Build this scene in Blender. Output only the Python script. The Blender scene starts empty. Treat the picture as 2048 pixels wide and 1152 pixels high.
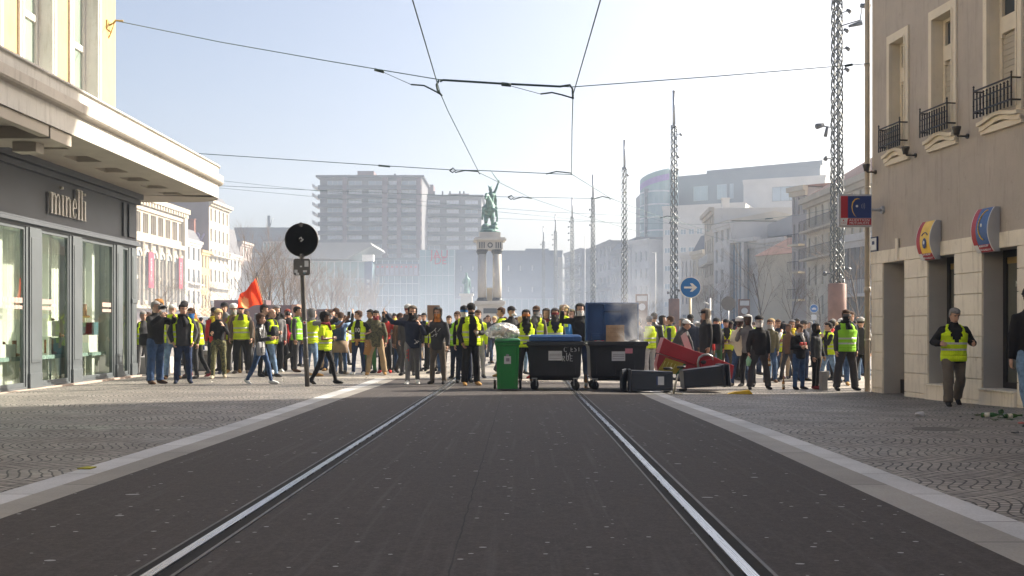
import bpy, bmesh, math, random
from mathutils import Vector, Matrix, noise
C = bpy.context.scene.collection
scene = bpy.context.scene
R = math.radians
V = Vector
# ---------------------------------------------------------------- camera, sky, sun, exposure
FPX, HX, HY, CAMZ = 2000.0, 1024.0, 652.0, 1.35
cam = bpy.data.cameras.new("camera"); camo = bpy.data.objects.new("camera", cam); C.objects.link(camo)
cam.sensor_width = 36.0; cam.lens = 36.0 * FPX / 2048.0
cam.shift_y = (HY - 576.0) / 2048.0
cam.clip_start = 0.1; cam.clip_end = 6000
camo.location = (0, 0, CAMZ); camo.rotation_euler = (R(90), 0, 0)
scene.camera = camo
SUN_AZ = math.atan2(.887, .461)      # measured from +Y towards +X
SUN_EL = R(30)
world = bpy.data.worlds.new("World"); scene.world = world; world.use_nodes = True
wn = world.node_tree
bg = wn.nodes["Background"]; sky = wn.nodes.new("ShaderNodeTexSky")
sky.sky_type = 'NISHITA'; sky.sun_disc = False
sky.sun_elevation = SUN_EL; sky.sun_rotation = SUN_AZ
sky.air_density = .82; sky.dust_density = 5.5; sky.ozone_density = .8
wn.links.new(sky.outputs[0], bg.inputs[0]); bg.inputs[1].default_value = 0.098
sd = V((math.sin(SUN_AZ) * math.cos(SUN_EL), math.cos(SUN_AZ) * math.cos(SUN_EL), math.sin(SUN_EL)))
sl = bpy.data.lights.new("sun", 'SUN'); sl.energy = 5.0; sl.angle = R(0.55); sl.color = (1.0, 0.91, 0.77)
slo = bpy.data.objects.new("sun", sl); C.objects.link(slo)
slo.rotation_euler = (-sd).to_track_quat('-Z', 'Y').to_euler(); slo.location = (40, 20, 50)
scene.view_settings.view_transform = 'Standard'; scene.view_settings.look = 'None'
scene.view_settings.exposure = 1.24; scene.view_settings.gamma = 1.0
scene.cycles.volume_bounces = 1; scene.cycles.max_bounces = 6; scene.cycles.transparent_max_bounces = 12

# ---------------------------------------------------------------- ground function and picking
def sm(a, b, t):
    t = min(1, max(0, (t - a) / (b - a))); return t * t * (3 - 2 * t)
def gz(X, Y):
    z = .011 * (22 - max(Y, -30)) if Y < 22 else 0.0
    c = min(.08, -.012 * X) if X < 0 else max(-.2, -.028 * X)
    return z + c * sm(10, 21, Y) * (1 - sm(60, 95, Y))
def G(x, y):
    """ground point seen at photo pixel x, y"""
    Y = 20.0
    for i in range(60):
        X = (x - HX) / FPX * Y
        Y = .5 * Y + .5 * (CAMZ - gz(X, Y)) * FPX / (y - HY)
    X = (x - HX) / FPX * Y
    return V((X, Y, gz(X, Y)))
def A(x, y, Y):
    """point at photo pixel x, y at distance Y"""
    return V(((x - HX) / FPX * Y, Y, CAMZ + (HY - y) / FPX * Y))
def ZH(y, Y): return CAMZ + (HY - y) / FPX * Y

# ---------------------------------------------------------------- mesh builder
class MB:
    def __init__(s): s.v = []; s.f = []; s.m = []; s.sm = []
    def add(s, vs, fs, m=0, smooth=False):
        o = len(s.v); s.v += [tuple(p) for p in vs]
        for f in fs: s.f.append(tuple(i + o for i in f)); s.m.append(m); s.sm.append(smooth)
        return s
    def box(s, x0, x1, y0, y1, z0, z1, m=0, M=None):
        vs = [V((x, y, z)) for z in (z0, z1) for x, y in ((x0, y0), (x1, y0), (x1, y1), (x0, y1))]
        if M is not None: vs = [M @ p for p in vs]
        return s.add(vs, [(3, 2, 1, 0), (4, 5, 6, 7), (0, 1, 5, 4), (1, 2, 6, 5), (2, 3, 7, 6), (3, 0, 4, 7)], m)
    def quad(s, a, b, c, d, m=0): return s.add([a, b, c, d], [(0, 1, 2, 3)], m)
    def prism(s, pts, f0, f1, m=0, smooth=False):
        """pts 2-D, f0/f1 map (u,v)->3-D for the two ends"""
        n = len(pts); vs = [f0(*p) for p in pts] + [f1(*p) for p in pts]
        fs = [tuple(range(n))[::-1], tuple(range(n, 2 * n))] + [(i, (i + 1) % n, n + (i + 1) % n, n + i) for i in range(n)]
        return s.add(vs, fs, m, smooth)
    def loft(s, rings, m=0, smooth=True, cap=True, closed=True):
        n = len(rings[0]); vs = [p for r in rings for p in r]; fs = []
        for k in range(len(rings) - 1):
            for i in range(n if closed else n - 1):
                j = (i + 1) % n
                fs.append((k * n + i, k * n + j, (k + 1) * n + j, (k + 1) * n + i))
        if cap:
            fs.append(tuple(range(n))[::-1]); fs.append(tuple(range((len(rings) - 1) * n, len(rings) * n)))
        return s.add(vs, fs, m, smooth)
    def tube(s, pts, r, n=6, m=0, ref=None, smooth=True, cap=True):
        pts = [V(p) for p in pts]; rings = []
        k = len(pts)
        if not isinstance(r, (list, tuple)): r = [r] * k
        ref = V(ref) if ref is not None else None
        px = None
        for i in range(k):
            d = (pts[min(i + 1, k - 1)] - pts[max(i - 1, 0)])
            d = d.normalized() if d.length > 1e-9 else V((0, 0, 1))
            if ref is not None: a = ref - d * ref.dot(d)
            elif px is None:
                a = V((0, 0, 1)) if abs(d.z) < .9 else V((1, 0, 0)); a = a - d * a.dot(d)
            else: a = px - d * px.dot(d)
            if a.length < 1e-6: a = V((1, 0, 0)).cross(d)
            a.normalize(); px = a; b = d.cross(a)
            rr = r[i]; ra, rb = rr if isinstance(rr, (list, tuple)) else (rr, rr)
            rings.append([pts[i] + a * math.cos(t) * ra + b * math.sin(t) * rb for t in [2 * math.pi * j / n for j in range(n)]])
        return s.loft(rings, m, smooth, cap)
    def lathe(s, prof, c=(0, 0, 0), n=16, m=0, smooth=True):
        rings = [[(c[0] + r * math.cos(2 * math.pi * j / n), c[1] + r * math.sin(2 * math.pi * j / n), c[2] + z) for j in range(n)] for r, z in prof]
        return s.loft(rings, m, smooth)
    def ell(s, c, rx, ry, rz, nu=10, nv=7, m=0, M=None):
        rings = []
        for i in range(nv + 1):
            t = math.pi * (i / nv) ; rr = max(math.sin(t), .02); z = -math.cos(t)
            ring = [V((rx * rr * math.cos(2 * math.pi * j / nu), ry * rr * math.sin(2 * math.pi * j / nu), rz * z)) for j in range(nu)]
            if M is not None: ring = [M @ p for p in ring]
            rings.append([p + V(c) for p in ring])
        return s.loft(rings, m, True)
    def disc(s, c, r, th, axis='y', n=24, m=0):
        c = V(c)
        f = {'y': (lambda u, v, w: c + V((u, w, v))), 'z': (lambda u, v, w: c + V((u, v, w))), 'x': (lambda u, v, w: c + V((w, u, v)))}[axis]
        pts = [(r * math.cos(2 * math.pi * j / n), r * math.sin(2 * math.pi * j / n)) for j in range(n)]
        return s.prism(pts, lambda u, v: f(u, v, 0), lambda u, v: f(u, v, th), m)
    def mesh(s, name, mats):
        me = bpy.data.meshes.new(name); me.from_pydata([tuple(p) for p in s.v], [], s.f)
        if not isinstance(mats, (list, tuple)): mats = [mats]
        for q in mats: me.materials.append(q)
        me.polygons.foreach_set('material_index', s.m); me.polygons.foreach_set('use_smooth', s.sm)
        me.validate(); me.update()
        return me
    def build(s, name, mats, parent=None, loc=None, rotz=0, bev=0, fixn=True):
        me = s.mesh(name, mats)
        if fixn:
            bm = bmesh.new(); bm.from_mesh(me); bmesh.ops.recalc_face_normals(bm, faces=bm.faces); bm.to_mesh(me); bm.free()
        return link(name, me, parent, loc, rotz, bev)
def link(name, me, parent=None, loc=None, rotz=0, bev=0):
    o = bpy.data.objects.new(name, me); C.objects.link(o)
    if loc is not None: o.location = loc
    o.rotation_euler = (0, 0, rotz)
    if parent is not None: o.parent = parent
    if bev:
        b = o.modifiers.new("bevel", 'BEVEL'); b.width = bev; b.segments = 2; b.limit_method = 'ANGLE'; b.angle_limit = R(40)
    return o
def thing(name, label, cat, loc=(0, 0, 0), rotz=0, group=None):
    o = bpy.data.objects.new(name, None); C.objects.link(o); o.location = loc; o.rotation_euler = (0, 0, rotz)
    o.empty_display_size = .2
    return tag(o, label, cat, group)
def tag(o, label, cat=None, group=None, kind=None):
    if label: o['label'] = label
    if cat: o['category'] = cat
    if group: o['group'] = group
    if kind: o['kind'] = kind
    return o
def text(name, s, size, M, mat, parent=None, depth=.004, sx=1.0, align='CENTER', sp=1.0):
    cu = bpy.data.curves.new(name, 'FONT'); cu.body = s; cu.size = size; cu.extrude = depth / 2; cu.align_x = align; cu.align_y = 'CENTER'
    cu.space_character = sp; cu.resolution_u = 3
    t = bpy.data.objects.new("tmp", cu); me = bpy.data.meshes.new_from_object(t); bpy.data.objects.remove(t); bpy.data.curves.remove(cu)
    me.transform(Matrix.Diagonal((sx, 1, 1, 1))); me.transform(M); me.materials.clear(); me.materials.append(mat)
    return link(name, me, parent)
UPR = Matrix.Rotation(R(90), 4, 'X')         # text upright, facing -Y

# ---------------------------------------------------------------- materials
MATS = {}
class NT:
    def __init__(s, name):
        s.mat = bpy.data.materials.new(name); s.mat.use_nodes = True; s.t = s.mat.node_tree; s.b = s.t.nodes["Principled BSDF"]
    def n(s, ty, ins=None, **kw):
        o = s.t.nodes.new("ShaderNode" + ty)
        for k, v in kw.items(): setattr(o, k, v)
        for k, v in (ins or {}).items(): s.set(o.inputs[k], v)
        return o
    def set(s, i, v):
        if hasattr(v, 'is_output') or isinstance(v, bpy.types.NodeSocket): s.t.links.new(v, i)
        else:
            if i.type == 'RGBA' and len(v) == 3: v = (*v, 1)
            i.default_value = v
    def math(s, op, a, b=0.0, c=0.0):
        o = s.t.nodes.new("ShaderNodeMath"); o.operation = op; s.set(o.inputs[0], a); s.set(o.inputs[1], b)
        if op in ('MULTIPLY_ADD', 'SMOOTH_MIN', 'WRAP'): s.set(o.inputs[2], c)
        return o.outputs[0]
    def mix(s, f, a, b, blend='MIX'):
        o = s.t.nodes.new("ShaderNodeMix"); o.data_type = 'RGBA'; o.blend_type = blend
        s.set(o.inputs[0], f); s.set(o.inputs[6], a); s.set(o.inputs[7], b); return o.outputs[2]
    def ramp(s, f, stops):
        o = s.t.nodes.new("ShaderNodeValToRGB"); s.set(o.inputs[0], f); e = o.color_ramp.elements
        while len(e) < len(stops): e.new(.5)
        for q, (p, c) in zip(e, stops): q.position = p; q.color = (*c, 1) if not isinstance(c, float) else (c, c, c, 1)
        return o.outputs[0]
    def noise(s, vec, scale, detail=4, rough=.55, dist=0):
        return s.n('TexNoise', {'Vector': vec, 'Scale': scale, 'Detail': detail, 'Roughness': rough, 'Distortion': dist}).outputs[0]
    def obj(s): return s.n('TexCoord').outputs['Object']
    def pos(s): return s.n('NewGeometry').outputs['Position']
    def bump(s, h, strength=.3, dist=.02):
        o = s.n('Bump', {'Height': h, 'Strength': strength, 'Distance': dist}); s.t.links.new(o.outputs[0], s.b.inputs['Normal']); return o
    def out(s, **kw):
        for k, v in kw.items(): s.set(s.b.inputs[k.replace('_', ' ')], v)
        return s.mat
def pm(name, col, rough=.75, metal=0.0, var=.18, vs=3.0, bump=.15, bs=40.0, bd=.01, world=False, spec=.5):
    """plain material with mottled colour and fine bump"""
    key = name
    if key in MATS: return MATS[key]
    t = NT(name); v = t.pos() if world else t.obj()
    f = t.noise(v, vs, 5, .6)
    lo = tuple(c * (1 - var) for c in col); hi = tuple(min(1, c * (1 + var)) for c in col)
    c = t.mix(t.ramp(f, [(.3, 0.0), (.7, 1.0)]), lo, hi)
    if bump: t.bump(t.noise(v, bs, 4), bump, bd)
    MATS[key] = t.out(Base_Color=c, Roughness=rough, Metallic=metal)
    t.b.inputs['Specular IOR Level'].default_value = spec
    return MATS[key]
def cloth(col, kind='plain'):
    key = 'cloth_' + kind + '_%d_%d_%d' % tuple(int(c * 255) for c in col)
    if key in MATS: return MATS[key]
    t = NT(key); v = t.obj()
    f = t.noise(v, 9, 4, .6)
    if kind == 'camo':
        w = t.noise(v, 14, 2, .5, .6)
        c = t.ramp(w, [(.0, tuple(x * .35 for x in col)), (.42, tuple(x * .45 for x in col)), (.46, col), (.56, (col[0] * 1.3, col[1] * 1.2, col[2] * .9)), (.6, tuple(x * .7 for x in col))])
    elif kind == 'jeans':
        c = t.mix(t.ramp(f, [(.35, 0.0), (.7, 1.0)]), tuple(x * .65 for x in col), tuple(min(1, x * 1.5) for x in col))
    else:
        c = t.mix(f, tuple(x * .7 for x in col), tuple(min(1, x * 1.25) for x in col))
    t.bump(t.math('ADD', t.noise(v, 12, 4, .6, .4), t.math('MULTIPLY', t.noise(v, 160, 2), .12)), .5, .03)
    r = .85 if kind != 'leather' else .38
    MATS[key] = t.out(Base_Color=c, Roughness=r)
    t.b.inputs['Specular IOR Level'].default_value = .25 if kind != 'leather' else .5
    return MATS[key]
def skin_mat(k):
    col = {'light': (.52, .31, .22), 'tan': (.40, .22, .14), 'brown': (.17, .085, .05), 'dark': (.07, .035, .022)}[k]
    return pm('skin_' + k, col, .5, 0, .12, 20, .1, 80, .003)
def glassy(name, col, rough=.08, var=.25, vs=.4):
    if name in MATS: return MATS[name]
    t = NT(name); f = t.noise(t.pos(), vs, 3)
    c = t.mix(f, tuple(x * (1 - var) for x in col), tuple(x * (1 + var) for x in col))
    MATS[name] = t.out(Base_Color=c, Roughness=rough); t.b.inputs['Specular IOR Level'].default_value = .8
    return MATS[name]

# ---------------------------------------------------------------- setting: ground sheets
SK = .013
def cobbles():
    t = NT('cobbled_pavement'); p = t.pos(); xyz = t.n('SeparateXYZ', {0: p})
    x, y = xyz.outputs[0], xyz.outputs[1]
    Wd = 1.35                                            # fan width
    k = t.math('MULTIPLY', y, 5.9)
    arc = t.math('MULTIPLY', t.math('SINE', t.math('ADD', k, t.math('MULTIPLY', t.noise(p, .6, 2), 5.0))), .11)
    par = t.math('MULTIPLY', t.math('SINE', t.math('MULTIPLY', x, 2.3)), .05)
    wob = t.math('MULTIPLY', t.math('SUBTRACT', t.noise(p, 2.2, 2), .5), .12)
    yy = t.math('ADD', t.math('ADD', x, arc), wob)
    xx = t.math('ADD', t.math('ADD', y, par), t.math('MULTIPLY', t.math('SUBTRACT', t.noise(p, 5, 1), .5), .03))
    vec = t.n('CombineXYZ', {0: xx, 1: yy}).outputs[0]
    br = t.n('TexBrick', {'Vector': vec, 'Scale': 1.0, 'Mortar Size': .010, 'Mortar Smooth': .35, 'Brick Width': .09, 'Row Height': .085,
                          'Color1': (.33, .30, .265), 'Color2': (.21, .195, .175), 'Mortar': (.018, .017, .017), 'Bias': 0.0})
    big = t.ramp(t.noise(p, .45, 6, .7), [(.3, .62), (.7, 1.25)])
    c = t.mix(1.0, br.outputs[0], big, 'MULTIPLY')
    fine = t.ramp(t.noise(p, 22, 3), [(.3, .8), (.7, 1.18)])
    c = t.mix(1.0, c, fine, 'MULTIPLY')
    # powdery pale stain on the left, with a shape of its own
    sx = t.math('DIVIDE', t.math('ADD', x, 5.3), 1.6); sy = t.math('DIVIDE', t.math('SUBTRACT', y, 12.15), .42)
    rr = t.math('ADD', t.math('MULTIPLY', sx, sx), t.math('MULTIPLY', sy, sy))
    st = t.math('MULTIPLY', t.ramp(rr, [(0.0, 1.0), (1.0, 0.0)]), t.ramp(t.noise(p, 3.5, 6, .7), [(.46, 0.0), (.66, 1.0)]))
    c = t.mix(t.math('MULTIPLY', st, .6), c, (.42, .46, .38))
    h = t.math('SUBTRACT', t.math('MULTIPLY', t.noise(p, 9, 2), .35), br.outputs[1])
    t.bump(h, .5, .012)
    r = t.ramp(t.noise(p, 1.2, 3), [(.3, .5), (.7, .72)])
    return t.out(Base_Color=c, Roughness=r)
def asphalt():
    t = NT('dark_asphalt'); p = t.pos(); xyz = t.n('SeparateXYZ', {0: p}); x, y = xyz.outputs[0], xyz.outputs[1]
    xs = t.math('SUBTRACT', x, t.math('MULTIPLY', y, SK))
    base = t.mix(t.ramp(t.noise(p, 45, 5, .8), [(.3, 0.0), (.7, 1.0)]), (.018, .0145, .0135), (.070, .058, .054))
    # worn wheel bands, bluish and smoother, following the tracks
    vec = t.n('CombineXYZ', {0: t.math('MULTIPLY', xs, 1.9), 1: t.math('MULTIPLY', y, .3)}).outputs[0]
    band = t.ramp(t.noise(vec, 1.3, 4, .6), [(.42, 0.0), (.62, 1.0)])
    base = t.mix(t.math('MULTIPLY', band, .06), base, (.040, .038, .039))
    big = t.ramp(t.noise(p, .5, 6, .7), [(.3, .95), (.7, 1.05)])
    base = t.mix(1.0, base, big, 'MULTIPLY')
    base = t.mix(1.0, base, t.ramp(t.noise(p, 13, 4, .75), [(.32, .78), (.68, 1.25)]), 'MULTIPLY')
    # pale chips
    def chips(sc, th, dens, sq):
        v2 = t.n('CombineXYZ', {0: t.math('MULTIPLY', x, sq), 1: y}).outputs[0]
        vo = t.n('TexVoronoi', {'Vector': v2, 'Scale': sc, 'Randomness': 1.0}, voronoi_dimensions='2D')
        ok = t.math('GREATER_THAN', t.n('SeparateColor', {0: vo.outputs['Color']}).outputs[0], 1 - dens)
        sz = t.math('MULTIPLY', t.n('SeparateColor', {0: vo.outputs['Color']}).outputs[1], th)
        return t.math('MULTIPLY', t.math('LESS_THAN', vo.outputs['Distance'], sz), ok)
    m = t.math('MAXIMUM', chips(2.4, .042, .5, .55), chips(7.0, .085, .30, .7))
    m = t.math('MAXIMUM', m, chips(1.1, .030, .6, .4))
    base = t.mix(t.math('MULTIPLY', m, .8), base, (.42, .42, .43))
    # construction seam down the middle
    sx = t.math('ABSOLUTE', t.math('ADD', t.math('SUBTRACT', t.math('ADD', x, .33), t.math('MULTIPLY', y, .007)), t.math('MULTIPLY', t.math('SUBTRACT', t.noise(p, 4, 3), .5), .035)))
    base = t.mix(t.math('LESS_THAN', sx, .0045), base, (.012, .011, .011))
    # dried streaks
    v3 = t.n('CombineXYZ', {0: t.math('MULTIPLY', xs, 14.0), 1: t.math('MULTIPLY', y, .35)}).outputs[0]
    stk = t.ramp(t.noise(v3, 1.0, 3), [(.55, 0.0), (.75, 1.0)])
    base = t.mix(t.math('MULTIPLY', stk, .30), base, (.12, .115, .115))
    t.bump(t.noise(p, 130, 3, .7), .5, .006)
    return t.out(Base_Color=base, Roughness=.82)
def slab(name, ca, cb, L, seed):
    t = NT(name); p = t.pos(); xyz = t.n('SeparateXYZ', {0: p}); y = xyz.outputs[1]
    q = t.math('DIVIDE', t.math('ADD', y, seed), L); cell = t.math('FLOOR', q); fr = t.math('FRACT', q)
    rnd = t.n('TexWhiteNoise', {1: cell}, noise_dimensions='1D').outputs[0]
    c = t.mix(rnd, ca, cb)
    c = t.mix(1.0, c, t.ramp(t.noise(p, 60, 4, .7), [(.3, .84), (.7, 1.14)]), 'MULTIPLY')
    c = t.mix(1.0, c, t.ramp(t.noise(p, 1.5, 4, .6), [(.3, .82), (.7, 1.12)]), 'MULTIPLY')
    j = t.math('LESS_THAN', fr, .011 / L)
    c = t.mix(j, c, (.03, .03, .03))
    t.bump(t.noise(p, 90, 3), .25, .004)
    return t.out(Base_Color=c, Roughness=.62)
def plaza():
    t = NT('plaza_paving'); p = t.pos(); xyz = t.n('SeparateXYZ', {0: p})
    br = t.n('TexBrick', {'Vector': p, 'Scale': 1.0, 'Mortar Size': .012, 'Brick Width': .9, 'Row Height': .45,
                          'Color1': (.43, .39, .335), 'Color2': (.34, .31, .27), 'Mortar': (.10, .095, .09)})
    c = t.mix(1.0, br.outputs[0], t.ramp(t.noise(p, .25, 5, .6), [(.3, .8), (.7, 1.15)]), 'MULTIPLY')
    c = t.mix(1.0, c, t.ramp(t.noise(p, 15, 4, .6), [(.3, .85), (.7, 1.12)]), 'MULTIPLY')
    t.bump(br.outputs[1], .3, .01)
    return t.out(Base_Color=c, Roughness=.6)
def strip(name, xl, xr, Y0, Y1, mat, step=.5, kl=SK, kr=SK, top=0.0):
    """ground sheet between two slightly skewed lines; x breaks at the kinks of gz"""
    mb = MB(); ny = max(1, int(round((Y1 - Y0) / step))); rows = []
    for i in range(ny + 1):
        Y = Y0 + (Y1 - Y0) * i / ny
        a, b = xl + kl * Y, xr + kr * Y
        xs = [a + (b - a) * j / 6 for j in range(7)] if b - a < 12 else None
        if xs is None:
            xs = sorted([a, b] + [q for q in (-60, -30, -15, -9.5, -6.67, -5, -2, 0, 2, 4, 5, 6, 7.15, 9, 12, 30, 60)])
            xs = [min(max(q, a), b) for q in xs]
        rows.append([(X, Y, gz(X, Y) + top) for X in xs])
    n = len(rows[0])
    for i in range(ny):
        for j in range(n - 1):
            if rows[i][j + 1][0] - rows[i][j][0] < 1e-6 and rows[i + 1][j + 1][0] - rows[i + 1][j][0] < 1e-6: continue
            mb.quad(rows[i][j], rows[i][j + 1], rows[i + 1][j + 1], rows[i + 1][j])
    mb.sm = [True] * len(mb.f)
    o = mb.build(name, mat, fixn=False); return tag(o, None, kind='structure')
YE = 25.0
mcob = cobbles()
mg1 = slab('pale_granite', (.40, .405, .41), (.54, .545, .55), 1.05, .3)
mg2 = slab('beige_granite', (.24, .225, .20), (.30, .285, .26), 2.1, .9)
strip('pavement', -70, -3.73, -12, YE, mcob, kl=0)
strip('kerb_stones', -3.73, -3.47, -12, YE, mg1)
strip('gutter_slabs', -3.47, -3.20, -12, YE, mg2)
strip('road', -3.20, 2.42, -12, YE, asphalt())
strip('gutter_slabs', 2.42, 2.72, -12, YE, mg2)
strip('kerb_stones', 2.72, 2.97, -12, YE, mg1)
strip('pavement', 2.97, 70, -12, YE, mcob, kr=0)
mb = MB(); ys = [YE + i for i in range(0, 72, 2)] + [100, 140, 200, 300, 500, 900, 2500]
xs = [-2500, -300, -60, -30, -15, -6.67, -4, -2, 0, 2, 4, 5, 6, 7.15, 9, 12, 30, 60, 300, 2500]
for i in range(len(ys) - 1):
    for j in range(len(xs) - 1):
        mb.quad(*[(X, Y, gz(X, Y)) for X, Y in ((xs[j], ys[i]), (xs[j + 1], ys[i]), (xs[j + 1], ys[i + 1]), (xs[j], ys[i + 1]))])
mb.sm = [True] * len(mb.f)
tag(mb.build('plaza', plaza(), fixn=False), None, kind='structure')
mb = MB()
for (x0, x1, y0, y1) in ((-2500, -70, -400, YE), (70, 2500, -400, YE), (-70, 70, -400, -12)):
    mb.quad(*[(X, Y, gz(0, Y)) for X, Y in ((x0, y0), (x1, y0), (x1, y1), (x0, y1))])
tag(mb.build('ground', mcob, fixn=False), None, kind='structure')

# tram guide rails
m_steel = NT('polished_steel'); _p = m_steel.pos()
_x = m_steel.n('CombineXYZ', {0: m_steel.math('MULTIPLY', m_steel.n('SeparateXYZ', {0: _p}).outputs[0], 90.0), 1: m_steel.math('MULTIPLY', m_steel.n('SeparateXYZ', {0: _p}).outputs[1], .8)}).outputs[0]
m_steel = m_steel.out(Base_Color=m_steel.mix(m_steel.noise(_x, 1, 4), (.28, .28, .29), (.50, .51, .53)), Metallic=1.0, Roughness=m_steel.ramp(m_steel.noise(_x, 2, 3), [(.3, .18), (.7, .42)]))
m_chan = pm('painted_groove_dark', (.008, .0078, .0075), .9, 0, .4, 8, .3, 40, .004, True)  # darkness of the grooves painted as a flat black sheet above the road
m_lip = pm('grey_channel_lip', (.10, .098, .095), .55, 0, .5, 3, .4, 30, .004, True)
for (x0, lab) in ((-1.74, 'left tram guide rail, bright steel strip in a black channel across the asphalt'), (1.05, 'right tram guide rail, bright steel strip in a black channel across the asphalt')):
    root = thing('tram_rail', lab, 'tram rail', (0, 0, 0), group='tram guide rails')
    for nm, a, b, h0, h1, mt in (('channel', -.085, .10, -.05, .004, m_chan), ('rail_head', -.028, .028, -.03, .012, m_steel), ('channel_lip', -.10, -.085, -.05, .006, m_lip), ('channel_lip', .10, .12, -.05, .006, m_lip)):
        mb = MB(); prev = None
        for i in range(-12, 52):
            Y = float(i); xc = x0 + SK * Y + (0 if Y < 26 else .006 * (Y - 26) ** 2)
            cr = [(xc + a, Y, gz(xc, Y) + h0), (xc + a, Y, gz(xc, Y) + h1), (xc + b, Y, gz(xc, Y) + h1), (xc + b, Y, gz(xc, Y) + h0)]
            if prev:
                for k in range(3): mb.quad(prev[k], prev[k + 1], cr[k + 1], cr[k])
            prev = cr
        mb.build(nm, mt, root)
# ---------------------------------------------------------------- facade helper
def wallgrid(mb, W, z0, z1, holes, rev=.25, m=0, mr=None, arch=False):
    """front wall in local x/z plane at y=0 with openings and their reveals"""
    if mr is None: mr = m
    xs = sorted(set([0, W] + [round(h[0], 4) for h in holes] + [round(h[1], 4) for h in holes]))
    zs = sorted(set([z0, z1] + [round(h[2], 4) for h in holes] + [round(h[3], 4) for h in holes]))
    for i in range(len(xs) - 1):
        run = None
        for k in range(len(zs) - 1):
            cx, cz = (xs[i] + xs[i + 1]) / 2, (zs[k] + zs[k + 1]) / 2
            inside = any(h[0] < cx < h[1] and h[2] < cz < h[3] for h in holes)
            if not inside: mb.quad((xs[i], 0, zs[k]), (xs[i + 1], 0, zs[k]), (xs[i + 1], 0, zs[k + 1]), (xs[i], 0, zs[k + 1]), m)
    for a, b, c, d in [h[:4] for h in holes]:
        mb.quad((a, 0, c), (a, rev, c), (a, rev, d), (a, 0, d), mr); mb.quad((b, 0, c), (b, 0, d), (b, rev, d), (b, rev, c), mr)
        mb.quad((a, 0, d), (b, 0, d), (b, rev, d), (a, rev, d), mr); mb.quad((a, 0, c), (a, rev, c), (b, rev, c), (b, 0, c), mr)
WIN = {}
def window_mesh(w, h, fr, gl, style='cross', ft=.06):
    key = (round(w, 2), round(h, 2), fr.name, gl.name, style)
    if key in WIN: return WIN[key]
    mb = MB()
    for a, b, c, d in ((0, w, 0, ft), (0, w, h - ft, h), (0, ft, ft, h - ft), (w - ft, w, ft, h - ft)): mb.box(a, b, 0, .06, c, d, 0)
    if style in ('cross', 'mull'): mb.box(w / 2 - ft / 2, w / 2 + ft / 2, .004, .056, ft, h - ft, 0)
    if style == 'cross': mb.box(ft, w - ft, .008, .052, h * .66 - ft / 2, h * .66 + ft / 2, 0)
    if style == 'grid':
        n = max(2, int(w / 1.3))
        for i in range(1, n): mb.box(w * i / n - .04, w * i / n + .04, .004, .056, ft, h - ft, 0)
    mb.quad((0, .03, 0), (w, .03, 0), (w, .03, h), (0, .03, h), 1)
    WIN[key] = mb.mesh('window', [fr, gl]); return WIN[key]
m_frame = pm('window_frame_white', (.62, .61, .58), .5, 0, .08)
m_frame_d = pm('window_frame_dark', (.07, .08, .09), .5, 0, .08)
m_glass = glassy('window_glass', (.045, .06, .075))
m_glass_l = glassy('window_glass_light', (.30, .36, .40), .12)
m_curt = pm('blind_cloth', (.70, .71, .73), .8, 0, .2, 1.5)
def at_block(name, label, cat, x0, Z0, x1, Z1, group=None):
    a, b = V(((x0 - HX) / FPX * Z0, Z0)), V(((x1 - HX) / FPX * Z1, Z1)); d = b - a
    root = thing(name, label, cat, (a.x, a.y, 0), math.atan2(d.y, d.x), group)
    return root, d.length
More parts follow.
